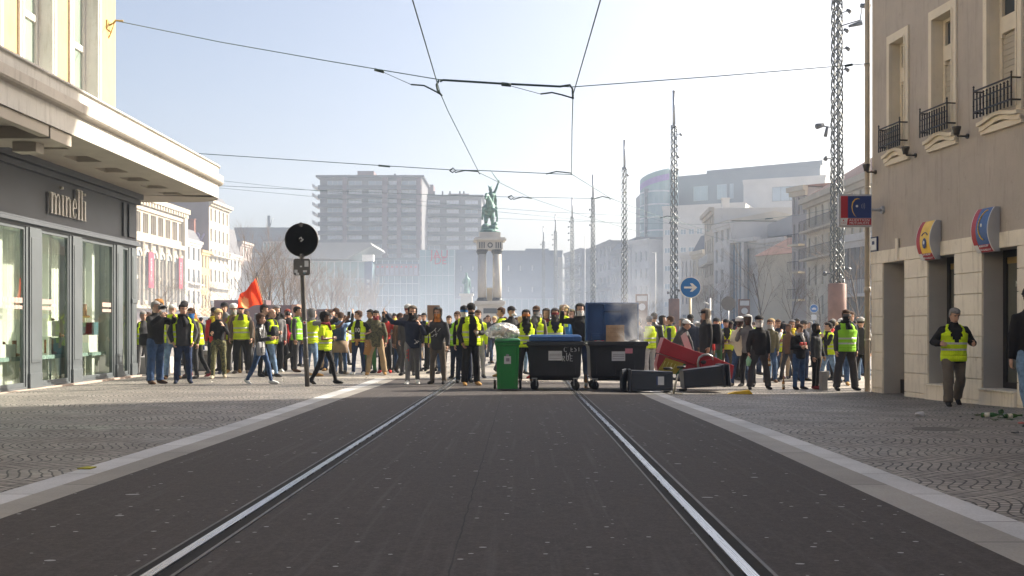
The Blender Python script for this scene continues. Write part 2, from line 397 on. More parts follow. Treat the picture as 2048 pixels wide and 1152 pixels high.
def block(name, label, cat, x0, Z0, x1, Z1, ztop, depth, wall, cols=0, rows=(), ww=.5, hh=.62, roof=None, rm=None, cornice=.35, cm=None,
          fr=None, gl=None, style='cross', bal=(), bm=None, shop=None, rev=.22, side=None, base=-.6, shutters=None, lights=0, group=None, wmax=100):
    root, W = at_block(name, label, cat, x0, Z0, x1, Z1, group)
    fr = fr or m_frame; gl = gl or m_glass; cm = cm or wall
    holes = []; pitch = W / cols if cols else 0
    for (za, zb) in rows:
        for i in range(cols):
            w = pitch * ww; a = pitch * (i + .5) - w / 2
            holes.append((a, a + w, za, zb))
    if shop:
        n, za, zb = shop; p = W / n
        for i in range(n): holes.append((p * i + .25, p * (i + 1) - .25, za, zb))
    holes = holes[:wmax]
    mb = MB(); wallgrid(mb, W, base, ztop, holes, rev)
    mb.quad((0, 0, base), (0, depth, base), (0, depth, ztop), (0, 0, ztop), 1); mb.quad((W, 0, base), (W, 0, ztop), (W, depth, ztop), (W, depth, base), 1)
    mb.quad((0, depth, base), (W, depth, base), (W, depth, ztop), (0, depth, ztop), 1); mb.quad((0, 0, ztop), (W, 0, ztop), (W, depth, ztop), (0, depth, ztop), 1)
    mb.build('wall', [wall, side or wall], root)
    for k, h in enumerate(holes):
        g = gl
        if lights and random.random() < lights: g = m_curt
        link('window', window_mesh(h[1] - h[0], h[3] - h[2], fr, g, style), root, (h[0], rev - .06, h[2]))
    if shutters:
        sm_ = MB()
        for h in holes:
            for a in (h[0] - .42, h[1] + .02): sm_.box(a, a + .4, -.06, 0.0, h[2], h[3])
        sm_.build('shutters', shutters, root)
    if cornice:
        c = MB(); c.box(-.15, W + .15, -cornice, 0, ztop - .35, ztop + .12); c.box(-.1, W + .1, -cornice * .5, 0, ztop - .75, ztop - .35); c.build('cornice', cm, root)
    for z in bal:
        b = MB(); b.box(.3, W - .3, -.8, -.002, z - .18, z); b.build('balcony', cm, root)
        r_ = MB(); r_.box(.3, W - .3, -.8, -.77, z + .9, z + .95)
        n = int((W - .6) / .22)
        for i in range(n + 1): r_.box(.3 + (W - .6) * i / n - .012, .3 + (W - .6) * i / n + .012, -.795, -.775, z, z + .9)
        r_.build('railing', bm or m_frame_d, root)
    if roof:
        kind, rh = roof; rb = MB()
        if kind == 'gable':
            p = [(-.4, ztop + .1), (depth / 2, ztop + rh), (depth + .4, ztop + .1)]
            rb.prism(p, lambda u, v: (-.2, u, v), lambda u, v: (W + .2, u, v))
        elif kind == 'mansard':
            rb.loft([[(0, -.05, ztop + .12), (W, -.05, ztop + .12), (W, depth, ztop + .12), (0, depth, ztop + .12)],
                     [(.2, 1.1, ztop + rh), (W - .2, 1.1, ztop + rh), (W - .2, depth - 1, ztop + rh), (.2, depth - 1, ztop + rh)]], smooth=False)
        elif kind == 'hip':
            rb.loft([[(-.3, -.4, ztop + .1), (W + .3, -.4, ztop + .1), (W + .3, depth, ztop + .1), (-.3, depth, ztop + .1)],
                     [(W * .3, depth / 2 - .1, ztop + rh), (W * .7, depth / 2 - .1, ztop + rh), (W * .7, depth / 2 + .1, ztop + rh), (W * .3, depth / 2 + .1, ztop + rh)]], smooth=False)
        elif kind == 'para':
            rb.box(0, W, 0, .25, ztop, ztop + rh)
        rb.build('roof', rm or wall, root)
    return root, W
def floors(z0, z1, n, hh=.6, off=.22):
    p = (z1 - z0) / n; return [(z0 + p * (i + off), z0 + p * (i + off + hh)) for i in range(n)]
def chimney(root, x, y, z, h, w=.7, pots=3, mat=None):
    mb = MB(); mb.box(x, x + w, y, y + .9, z, z + h); mb.box(x - .08, x + w + .08, y - .08, y + .98, z + h, z + h + .15)
    for i in range(pots): mb.lathe([(.12, 0), (.14, .1), (.1, .5)], (x + w * (i + .5) / pots, y + .45, z + h + .15), 8)
    mb.build('chimney', mat or m_brick, root)
cream = pm('cream_stone', (.40, .345, .265), .85, 0, .16, .35, .3, 6, .05, True)
cream2 = pm('pale_cream_render', (.46, .41, .32), .85, 0, .14, .4, .2, 6, .05, True)
white_r = pm('white_render', (.50, .475, .44), .85, 0, .1, .3, .2, 6, .05, True)
yellow_r = pm('ochre_render', (.48, .34, .15), .85, 0, .12, .4, .2, 6, .05, True)
grey_r = pm('grey_render', (.30, .28, .28), .85, 0, .15, .3, .2, 6, .05, True)
taupe_r = pm('taupe_render', (.34, .28, .25), .85, 0, .15, .3, .2, 6, .05, True)
slate = pm('slate_roof', (.09, .09, .10), .6, 0, .2, 1.5, .3, 8, .05, True)
tile = pm('red_tile_roof', (.20, .09, .06), .85, 0, .25, 1.2, .4, 10, .05, True)
m_brick = pm('brick_chimney', (.24, .10, .07), .85, 0, .25, 3, .3, 20, .03, True)
conc = pm('pale_concrete', (.42, .41, .40), .85, 0, .15, .4, .2, 6, .03, True)
gmetal = pm('grey_metal_cladding', (.12, .145, .17), .45, .2, .12, .3, .05, 5, .02, True)
plum = pm('tower_plum_cladding', (.115, .075, .085), .8, 0, .12, .3, .1, 5, .03, True)
lilac = pm('tower_grey_cladding', (.115, .12, .135), .8, 0, .12, .3, .1, 5, .03, True)
slab_shade = pm('tower_slab_and_shadow', (.032, .040, .055), .7, 0, .15, .3, .1, 5, .03, True)
redb = pm('red_banner', (.45, .02, .05), .7, 0, .1, 2)
mwhite = pm('white_paint', (.75, .75, .73), .55, 0, .06, 3)

# ================================================================ left shop building (near)
m_shop = pm('slate_grey_shopfront_paint', (.10, .115, .125), .42, 0, .12, 1.2, .08, 30, .003, True)
m_shop2 = pm('slate_grey_fascia_paint', (.075, .085, .10), .5, 0, .12, .8, .08, 30, .003, True)
m_pink = pm('pinkish_stone_plinth', (.42, .33, .28), .8, 0, .2, 2, .4, 20, .01, True)
def stained(name, col, dirt, streak=True, lines=None):
    t = NT(name); p = t.pos(); xyz = t.n('SeparateXYZ', {0: p})
    f = t.noise(p, 1.2, 6, .65)
    c = t.mix(t.ramp(f, [(.35, 0.0), (.75, 1.0)]), tuple(x * .88 for x in col), tuple(min(1, x * 1.06) for x in col))
    v = t.n('CombineXYZ', {0: t.math('MULTIPLY', xyz.outputs[0], 9.0), 1: t.math('MULTIPLY', xyz.outputs[1], 9.0), 2: t.math('MULTIPLY', xyz.outputs[2], .9)}).outputs[0]
    s_ = t.ramp(t.noise(v, 1.0, 5, .7), [(.52, 0.0), (.75, 1.0)])
    if streak: c = t.mix(t.math('MULTIPLY', s_, .55), c, dirt)
    c = t.mix(t.math('MULTIPLY', t.ramp(t.noise(p, 5, 6, .75), [(.6, 0.0), (.74, 1.0)]), .5), c, dirt)
    t.bump(t.noise(p, 25, 5, .7), .35, .01)
    return t.out(Base_Color=c, Roughness=.8)
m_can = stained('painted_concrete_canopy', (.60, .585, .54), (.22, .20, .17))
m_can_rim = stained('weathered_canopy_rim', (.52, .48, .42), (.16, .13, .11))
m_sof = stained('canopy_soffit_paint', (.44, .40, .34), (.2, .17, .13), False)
m_och = stained('yellow_stucco_wall', (.66, .44, .19), (.42, .27, .12))
m_win_w = stained('aged_white_paint', (.68, .66, .62), (.34, .28, .2))
def shopglass():
    t = NT('shop_window_glass'); ly = t.n('LayerWeight', {'Blend': .22})
    gl = t.n('BsdfGlossy', {'Color': (.86, .93, .88), 'Roughness': .0}); tr = t.n('BsdfTransparent', {'Color': (.92, .97, .92)})
    mx = t.n('MixShader'); f = t.math('ADD', t.math('MULTIPLY', ly.outputs['Fresnel'], .75), .22)
    t.t.links.new(f, mx.inputs[0]); t.t.links.new(tr.outputs[0], mx.inputs[1]); t.t.links.new(gl.outputs[0], mx.inputs[2])
    out = [n for n in t.t.nodes if n.type == 'OUTPUT_MATERIAL'][0]; t.t.links.new(mx.outputs[0], out.inputs[0]); return t.mat
m_sg = shopglass()
SX = -9.5; SY0 = -35.0; SY1 = 25.3; SL = SY1 - SY0
shop = thing('shop_building', 'yellow stucco building with a slate grey shoe shop under a curved concrete canopy, left edge', 'building', (SX, SY0, 0), R(90))
def ly(Y): return Y - SY0
cellx = [(16.2, 19.55), (20.22, 21.48), (22.12, 23.88), (24.42, 24.82)]
holes = [(ly(a), ly(b), .16, 3.30) for a, b in cellx] + [(ly(11.6), ly(15.5), .16, 3.3)]
mb = MB(); wallgrid(mb, SL, -.3, 3.36, holes, .12)
mb.box(SL - .02, SL, .003, 9, -.3, 3.36)
mb.build('shopfront', m_shop, shop)
for a, b, c, d in holes:
    fr = MB()
    for q in ((a, a + .05, c, d), (b - .05, b, c, d), (a + .05, b - .05, c, c + .08), (a + .05, b - .05, d - .07, d)): fr.box(q[0], q[1], .02, .08, q[2], q[3])
    f_ = fr.build('window_frame', m_shop, shop, bev=.006)
    g = MB(); g.quad((a + .05, .05, c + .08), (b - .05, .05, c + .08), (b - .05, .05, d - .07), (a + .05, .05, d - .07)); g.build('window_pane', m_sg, f_)
for Y0, Y1 in ((15.5, 16.2), (19.6, 20.17), (21.53, 22.07), (23.93, 24.37), (24.87, 25.3)):       # pilasters
    p = MB(); a, b = ly(Y0), ly(Y1); p.box(a + .05, b - .05, -.03, -.002, .0, 3.30); p.box(a + .03, b - .03, -.05, -.002, -.3, .42)
    p.box(a + .1, b - .1, -.042, -.03, .62, 1.9 if Y0 > 24.5 else 3.1)
    if Y0 > 24.5: p.box(a + .1, b - .1, -.042, -.03, 2.05, 3.1); p.box(a + .04, b - .04, -.05, -.03, 1.92, 2.02)
    p.build('pilaster', m_shop, shop, bev=.006)
mb = MB(); mb.box(-.1, SL + .04, -.13, -.003, -.3, .12); mb.build('plinth', m_pink, shop, bev=.01)
mb = MB(); mb.box(0, SL, 0, .3, 3.364, 4.72); mb.box(0, SL + .03, -.10, -.002, 3.35, 3.42); mb.box(0, SL + .03, -.07, -.002, 3.424, 3.47)
mb.box(0, SL + .03, -.10, -.002, 4.40, 4.52); mb.box(0, SL + .03, -.17, -.002, 4.53, 4.74)
mb.box(SL - .95, SL - .78, -.05, -.002, 3.55, 4.36); mb.box(SL - .6, SL - .12, -.05, -.002, 3.55, 4.36)
mb.box(SL, SL + .02, 0, 9, 3.364, 4.74)
mb.build('sign_fascia', m_shop2, shop, bev=.008)
# lettering, cut as slim didone letters
m_let = pm('brushed_metal_letters', (.62, .60, .56), .4, .1, .08, 6)
def letters(s, x0, z0, xh, parent):
    mb = MB(); x = x0; st = .062; sf = .014; asc = xh * 1.5
    def stem(x, z1, w=st): mb.box(x, x + w, -.10, -.045, z0, z0 + z1); mb.box(x - .03, x + w + .03, -.098, -.047, z0, z0 + sf)
    def flag(x, z1): mb.box(x - .035, x + st, -.098, -.047, z0 + z1 - sf * 1.6, z0 + z1)
    def arch(xa, xb):
        n = 8; pts = []
        for i in range(n + 1):
            t = math.pi * (1 - i / n); pts.append(((xa + xb) / 2 + (xb - xa) / 2 * math.cos(t), xh - .13 + .13 * math.sin(t)))
        inn = []
        for i in range(n + 1):
            t = math.pi * i / n; inn.append(((xa + xb) / 2 + ((xb - xa) / 2 - .03 - .012 * math.sin(t)) * math.cos(t), xh - .14 + .105 * math.sin(t)))
        poly = pts + inn
        for i in range(n):
            q = [poly[i], poly[i + 1], inn[n - i - 1], inn[n - i]]
            mb.prism(q, lambda u, v: (u, -.10, z0 + v), lambda u, v: (u, -.045, z0 + v))
    for ch in s:
        if ch == 'm':
            stem(x, xh); flag(x, xh); arch(x + .04, x + .215); stem(x + .165, xh - .12); arch(x + .205, x + .38); stem(x + .33, xh - .12); x += .49
        elif ch == 'n': stem(x, xh); flag(x, xh); arch(x + .04, x + .225); stem(x + .175, xh - .12); x += .335
        elif ch == 'i': stem(x, xh); flag(x, xh); mb.lathe([(.036, -.028), (.04, 0), (.036, .028)], (x + st / 2, -.07, z0 + xh + .15), 10); x += .17
        elif ch == 'l': stem(x, asc); flag(x, asc); x += .165
        elif ch == 'e':
            n = 18; cx, cz, rx, rz = x + .09, xh / 2, .105, xh / 2
            for i in range(n):
                t0 = R(20 + 310 * i / n) ; t1 = R(20 + 310 * (i + 1) / n)
                if i == 0: t0 = R(0)
                def w(t): return .018 + .042 * abs(math.cos(t)) * (1 if math.cos(t) < 0 else .45)
                q = [(cx + rx * math.cos(t0), cz + rz * math.sin(t0)), (cx + rx * math.cos(t1), cz + rz * math.sin(t1)),
                     (cx + (rx - w(t1)) * math.cos(t1), cz + (rz - w(t1) * .8) * math.sin(t1)), (cx + (rx - w(t0)) * math.cos(t0), cz + (rz - w(t0) * .8) * math.sin(t0))]
                mb.prism(q, lambda u, v: (u, -.10, z0 + v), lambda u, v: (u, -.045, z0 + v))
            mb.box(cx - rx + .03, cx + rx - .012, -.098, -.047, z0 + cz + .0, z0 + cz + .018); x += .265
    mb.build('lettering', m_let, parent)
letters('minelli', ly(20.42), 3.66, .43, shop)
# upper wall with two tall windows and one more near the edge of the frame
UP1 = ly(23.95)
wh = [(ly(a), ly(b), 6.2, 9.3) for a, b in [(19.4, 20.58), (21.6, 22.84)] + [(17.2 - 2.2 * k, 18.4 - 2.2 * k) for k in range(20)]] + [(ly(a), ly(b), 10.6, 13.4) for a, b in [(19.4, 20.58), (21.6, 22.84)] + [(17.2 - 2.2 * k, 18.4 - 2.2 * k) for k in range(20)]]
mb = MB(); wallgrid(mb, UP1, 4.74, 14.0, wh, .34, 0, 1)
mb.quad((UP1, 0, 4.74), (UP1, 0, 14), (UP1, 9, 14), (UP1, 9, 4.74)); mb.quad((0, 0, 14), (UP1, 0, 14), (UP1, 9, 14), (0, 9, 14)); mb.quad((0, 0, 4.74), (0, 9, 4.74), (0, 9, 14), (0, 0, 14)); mb.quad((0, 0, -.3), (0, 9, -.3), (0, 9, 4.74), (0, 0, 4.74))
mb.quad((0, 9, 4.74), (UP1, 9, 4.74), (UP1, 9, 14), (0, 9, 14))
mb.build('upper_wall', [m_och, m_win_w], shop)
m_gl2 = glassy('pale_green_window_glass', (.26, .33, .28), .06, .2, .5)
for a, b, c, d in wh:
    s_ = MB()
    for q, y0 in (((a - .19, a, c - .25, d + .2), -.05), ((b, b + .19, c - .25, d + .2), -.05), ((a, b, d, d + .2), -.05), ((a - .25, b + .25, c - .12, c), -.10)): s_.box(q[0], q[1], y0, -.002, q[2], q[3])
    s_.box(b + .05, b + .09, -.07, -.05, c, d + .1); s_.box(a - .09, a - .05, -.07, -.05, c, d + .1)
    s_.build('window_surround', m_win_w, shop)
    w = MB(); f = .09
    for q in ((a, a + f, c, d), (b - f, b, c, d), (a + f, b - f, c, c + .2), (a + f, b - f, d - f, d), (a + f, b - f, c + 1.36, c + 1.5)): w.box(q[0], q[1], .24, .32, q[2], q[3])
    w.box((a + b) / 2 - .03, (a + b) / 2 + .03, .27, .3, c + 1.5, d - f)
    w_ = w.build('window', m_win_w, shop, bev=.008)
    g = MB(); g.quad((a, .29, c), (b, .29, c), (b, .29, d), (a, .29, d)); g.build('pane', m_gl2, w_)
# canopy: lower fascia, projecting rim, soffit with sunk panels, rounded far corner
def can_path(off, n=8, X1=-7.60, Yend=26.75, r=1.0):
    """outline from near end to the back of the building, local coords"""
    x1 = ly(Yend) + off; yf = -(X1 - SX) - off; pts = [(0, yf)]
    rr = r + off
    for i in range(n + 1):
        t = R(90) * i / n; pts.append((x1 - rr + rr * math.sin(t), yf + rr - rr * math.cos(t)))
    pts.append((x1, 5.0)); return pts
def band(name, mat, prof, parent, bev=0):
    mb = MB(); rings = []
    outl = [[(p[0], p[1], z) for p in can_path(off)] for off, z in prof]
    for k in range(len(outl) - 1):
        for i in range(len(outl[0]) - 1): mb.quad(outl[k][i], outl[k][i + 1], outl[k + 1][i + 1], outl[k + 1][i])
    for f in range(len(mb.f)): mb.sm[f] = False
    return mb.build(name, mat, parent)
band('canopy_fascia', m_can, [(-.02, 4.66), (0, 4.66), (0, 5.02)], shop)
band('canopy_rim', m_can_rim, [(0, 5.02), (.10, 5.03), (.13, 5.06), (.13, 5.22), (.02, 5.24)], shop)
band('canopy_parapet', m_can, [(.0, 5.241), (.0, 5.46), (.05, 5.47), (.05, 5.50), (-.12, 5.50)], shop)
mb = MB(); top = can_path(0); n = len(top)
mb.add([(p[0], p[1], 5.49) for p in top] + [(0, 5.0, 5.49)], [tuple(range(n + 1))]); mb.build('canopy_roof', m_can_rim, shop)
# soffit as a grid with sunk panels
pans = [(18.0, 18.75), (19.5, 20.2), (20.95, 21.6), (22.3, 22.9), (23.55, 24.1), (24.75, 25.2)]
ph = [(ly(a), ly(b), 8.72 - 8.0, 9.15 - 8.0) for a, b in pans]     # across the canopy: distances from the wall
mb = MB(); zz = 4.665; yf = -(-7.62 - SX)
# straight part
xsb = sorted(set([0, ly(25.35)] + [h[0] for h in ph] + [h[1] for h in ph])); ysb = [0, -.72, -1.22, yf]
for i in range(len(xsb) - 1):
    for j in range(3):
        cx = (xsb[i] + xsb[i + 1]) / 2
        if j == 1 and any(h[0] < cx < h[1] for h in ph):
            a, b, c, d = xsb[i], xsb[i + 1], ysb[1], ysb[2]; u = zz + .12
            mb.quad((a, c, u), (b, c, u), (b, d, u), (a, d, u), 1)
            for p, q in (((a, c), (b, c)), ((b, c), (b, d)), ((b, d), (a, d)), ((a, d), (a, c))): mb.quad((*p, zz), (*q, zz), (*q, u), (*p, u), 1)
        else: mb.quad((xsb[i], ysb[j], zz), (xsb[i + 1], ysb[j], zz), (xsb[i + 1], ysb[j + 1], zz), (xsb[i], ysb[j + 1], zz))
cor = [(ly(25.35), 0)] + [(p[0], p[1], ) for p in can_path(-.001)[1:]] + [(ly(25.35), 5.0)]
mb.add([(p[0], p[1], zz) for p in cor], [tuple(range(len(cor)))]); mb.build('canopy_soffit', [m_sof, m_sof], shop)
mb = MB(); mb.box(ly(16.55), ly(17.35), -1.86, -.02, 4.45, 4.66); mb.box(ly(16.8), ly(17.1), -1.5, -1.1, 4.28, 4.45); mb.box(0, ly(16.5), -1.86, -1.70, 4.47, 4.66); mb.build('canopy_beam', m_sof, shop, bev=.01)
# shop interior
m_in = pm('shop_interior_white', (.80, .82, .76), .8, 0, .1, 1.0)
m_ing = pm('shop_interior_floor', (.25, .27, .23), .4, 0, .2, 1.0)
mb = MB(); mb.box(ly(12), ly(25.2), 2.6, 2.7, -.2, 3.5); mb.box(ly(25.1), ly(25.2), .14, 2.6, -.2, 3.5); mb.build('interior_wall', m_in, shop)
mb = MB(); mb.box(ly(12), ly(25.1), .13, 2.6, -.2, .12); mb.build('interior_floor', m_ing, shop)
mb = MB(); mb.box(ly(12), ly(25.1), .13, 2.6, 3.34, 3.5); mb.build('interior_ceiling', m_in, shop)
m_cur = pm('pale_curtain', (.82, .84, .77), .85, 0, .12, 2); m_lt = pm('white_display_panel', (.80, .82, .78), .5, 0, .03)
for Ya, Yb, yy in ((16.4, 18.9, .9), (19.3, 20.2, 1.05), (20.25, 21.2, .95), (21.5, 22.9, .9), (22.95, 23.4, 1.1), (23.7, 24.9, .8)):
    mb = MB(); n = 26; rg = []
    pts = [(ly(Ya) + (ly(Yb) - ly(Ya)) * i / n, yy + .018 * math.sin(i * 1.9)) for i in range(n + 1)]
    for i in range(n): mb.quad((*pts[i], .13), (*pts[i + 1], .13), (*pts[i + 1], 3.33), (*pts[i], 3.33))
    mb.sm = [True] * len(mb.f); mb.build('curtain', m_cur, shop)
for Ya in (19.2, 21.25, 23.45):
    mb = MB(); mb.box(ly(Ya), ly(Ya) + .14, .35, .5, .13, 3.3); mb.build('display_upright', m_lt, shop)
m_vin = pm('faint_pink_vinyl', (.62, .42, .38), .6, 0, .05, 5)
for Ya, Yb in ((18.75, 19.5), (20.3, 20.85), (23.3, 23.8)):
    for z0, z1 in ((1.80, 1.90), (1.68, 1.75)):
        mb = MB(); n = 14
        for i in range(n): a_ = ly(Ya) + (Yb - Ya) * i / n; mb.box(a_, a_ + (Yb - Ya) / n * .62, .040, .046, z0, z1)
        tag(mb.build('vinyl_strip', m_vin, shop), None, kind='stuff')
m_shelf = glassy('frosted_glass_shelf', (.35, .47, .45), .2)
mb = MB(); mb.box(ly(16.4), ly(24.0), .25, .85, .66, .74); mb.build('display_shelf', m_shelf, shop)
m_tan = pm('tan_leather', (.30, .14, .06), .45, 0, .2, 10); m_teal = pm('teal_display_box', (.08, .20, .24), .5, 0, .1)
for i, (Y, z, w, h, mt) in enumerate(((20.25, 1.12, .55, .34, m_lt), (20.9, .74, .3, .36, m_teal), (22.3, .74, .5, .40, m_lt), (22.6, 1.14, .25, .3, m_teal), (17.0, .74, .4, .7, m_teal), (18.3, .74, .6, .25, m_lt))):
    mb = MB(); mb.box(ly(Y + .85), ly(Y + .85) + w, .3, .65, z, z + h); mb.build('display_box', mt, shop, bev=.006)
def shoe_shape(x, y, z, s=1.0, boot=False):
    mb = MB(); mb.tube([(x, y, z + .03), (x + .09 * s, y, z + .035), (x + .2 * s, y, z + .03), (x + .27 * s, y, z + .02)], [(.035, .03), (.05, .035), (.045, .03), (.015, .012)], 8, ref=(0, 1, 0))
    mb.tube([(x + .03, y, z + .03), (x + .035, y, z + (.32 if boot else .1) * s)], [.04, .045], 8); return mb
for (Y, z, b) in ((20.35, .74, 1), (20.6, .74, 1), (20.5, 1.46, 1), (22.35, .74, 0), (22.3, 1.54, 1), (21.0, 1.1, 0), (17.6, .74, 0), (18.4, .99, 0), (19.0, .74, 1)):
    shoe_shape(ly(Y + .9), .42, z, 1.0, b).build('display_shoe', m_tan, shop)

# wall bracket for the span wire
mb = MB(); b0 = V((SX, 23.55, ZH(50, 23.5)))
mb.tube([b0, b0 + V((.10, 0, .05)), b0 + V((.16, 0, .12)), b0 + V((.34, .02, .12))], .022, 6); mb.box(SX, SX + .03, 23.4, 23.7, b0.z - .12, b0.z + .1)
mb.tube([b0 + V((0, 0, -.3)), b0 + V((.16, 0, .1))], .015, 6)
tag(mb.build('cable_bracket', pm('ochre_painted_iron', (.42, .3, .1), .5, .2, .2, 12)), 'ochre iron hook bracket on the yellow wall holding the span wire', 'bracket')

# ================================================================ right building (near)
RC = V((8.5, 23.6)); RD = V((.12, -1)).normalized()
RROT = math.atan2(RD.y, RD.x)
def rs(x):
    """distance along right wall at photo column x"""
    k = (x - HX) / FPX; # RC.x+RD.x*s = k*(RC.y+RD.y*s)
    return (k * RC.y - RC.x) / (RD.x - k * RD.y)
def rY(x): return RC.y + RD.y * rs(x)
def rz(x, y): return ZH(y, rY(x))
rb = thing('corner_building', 'taupe rendered building with cream rusticated ground floor and iron window balconies, right edge', 'building', (RC.x, RC.y, 0), RROT)
m_tau = stained('taupe_roughcast', (.43, .38, .325), (.23, .20, .17)); m_crm = stained('cream_painted_stone', (.80, .73, .60), (.30, .25, .18))
m_gry = pm('grey_reveal_paint', (.40, .38, .35), .6, 0, .08, 1.5, .1, 30, .004, True); m_win_c = stained('cream_window_surround', (.70, .63, .50), (.3, .25, .18), False)
RL = rs(2048) + 48.0
GB = 2.80                       # top of ground-floor openings
gop = [(rs(1768), rs(1811), -.4, GB), (rs(1858), rs(1911), .14, GB), (rs(1967), rs(2037), .16, GB), (rs(2037) + 1.1, rs(2037) + 2.3, .16, GB)]
BT = 3.09
mb = MB(); wallgrid(mb, RL, -.6, BT, gop, .55, 0, 1)
mb.build('ground_floor_wall', [m_crm, m_gry], rb)
edges = [0.02] + [q for h in gop for q in h[:2]] + [RL]
for i in range(0, len(edges) - 1, 2):                        # rusticated piers
    a, b = edges[i], edges[i + 1]; n = 8
    if b - a < .12: continue
    p = MB(); z0 = -.5; hgt = (GB - z0) / n
    for k in range(n): p.box(a + .006, b - .006, -.035, -.002, z0 + hgt * k + .007, z0 + hgt * (k + 1) - .007)
    p.build('rusticated_pier', m_crm, rb, bev=.006)
mb = MB(); mb.box(0, RL, -.035, -.002, GB + .006, BT); mb.box(rs(1795), rs(1800), -.06, -.035, GB + .02, BT + .22); mb.build('stone_band', m_crm, rb)
# dark glazed doors at the back of the openings
m_dark = glassy('dark_door_glass', (.045, .05, .048), .25, .2); m_blk = pm('black_door_frame', (.02, .02, .022), .4, 0, .1)
m_grn = pm('grey_green_blind', (.10, .105, .09), .7, 0, .1); m_gold = pm('gold_strip', (.30, .20, .06), .5, 0, .1); m_wlet = pm('white_vinyl_letters', (.62, .66, .58), .6, 0, .03)
for j, (a, b, c, d) in enumerate(gop):
    w = MB()
    if j == 0:
        w.box(a, b, .50, .549, -.4, d); w.build('recess_back', m_gry, rb); w = MB(); w.box(a, b, .4, .50, -.4, .12); w.build('recess_step', m_blk, rb); continue
    for q in ((a, a + .1, c, d), (b - .08, b, c, d), (a + .1, b - .08, c, c + .12), (a + .1, b - .08, d - .14, d)): w.box(q[0], q[1], .40, .53, q[2], q[3])
    dr = w.build('door', m_blk, rb)
    g = MB(); g.box(a + .1, b - .08, .44, .45, c + .12, d - .14); g.build('door_glass', m_grn, dr)
    g = MB(); g.box(a + .1, b - .08, .425, .438, d - .26, d - .14); g.build('gold_strip', m_gold, dr)
    s1, s2 = ('OPTIQUE', 'MUTUALISTE') if j == 1 else ('AUDITION', 'MUTUALISTE')
    text('door_lettering', s1, .16, Matrix.Translation((a + .48, .42, d - .42)) @ UPR, m_wlet, dr, sx=.8, align='LEFT')
    text('door_lettering', s2, .16, Matrix.Translation((a + .36, .42, d - .66)) @ UPR, m_wlet, dr, sx=.8, align='LEFT')
    st = MB(); st.box(a, b, -.10, .55, -.4, c - .03); st.box(a - .0, b + .0, -.13, .55, c - .03, c + .002); st.build('door_step', m_crm, rb, bev=.006)
# upper wall
uop = []
for xa, xb in ((1783, 1812), (1868, 1907), (1979, 2036)):
    uop.append((rs(xa), rs(xb), 5.34, 7.74))
for _k in range(14): uop.append((uop[2][1] + 1.3 + 3.0 * _k, uop[2][1] + 2.5 + 3.0 * _k, 5.34, 7.74))
up2 = [(a, b, 9.9, 12.3) for a, b, c, d in uop[:4]]; up3 = []
HB = 16.2
mb = MB(); wallgrid(mb, RL, BT, HB, uop + up2 + up3, .34, 0, 1)
for P in (((0, 0), (0, 14)), ((RL, 0), (RL, 14)), ((0, 14), (RL, 14))):
    (xa, ya), (xb, yb) = P; mb.quad((xa, ya, -.6), (xb, yb, -.6), (xb, yb, HB), (xa, ya, HB))
mb.quad((0, 0, HB), (RL, 0, HB), (RL, 14, HB), (0, 14, HB)); mb.build('upper_wall', [m_tau, m_win_c], rb)
mb = MB(); mb.box(-2.0, RL, -.6, 14, 15.0, HB); mb.build('eaves', m_tau, rb)
m_shut = pm('roller_shutter', (.42, .38, .31), .6, 0, .06, 2); m_iron = pm('black_wrought_iron', (.016, .016, .018), .45, .3, .2, 20)
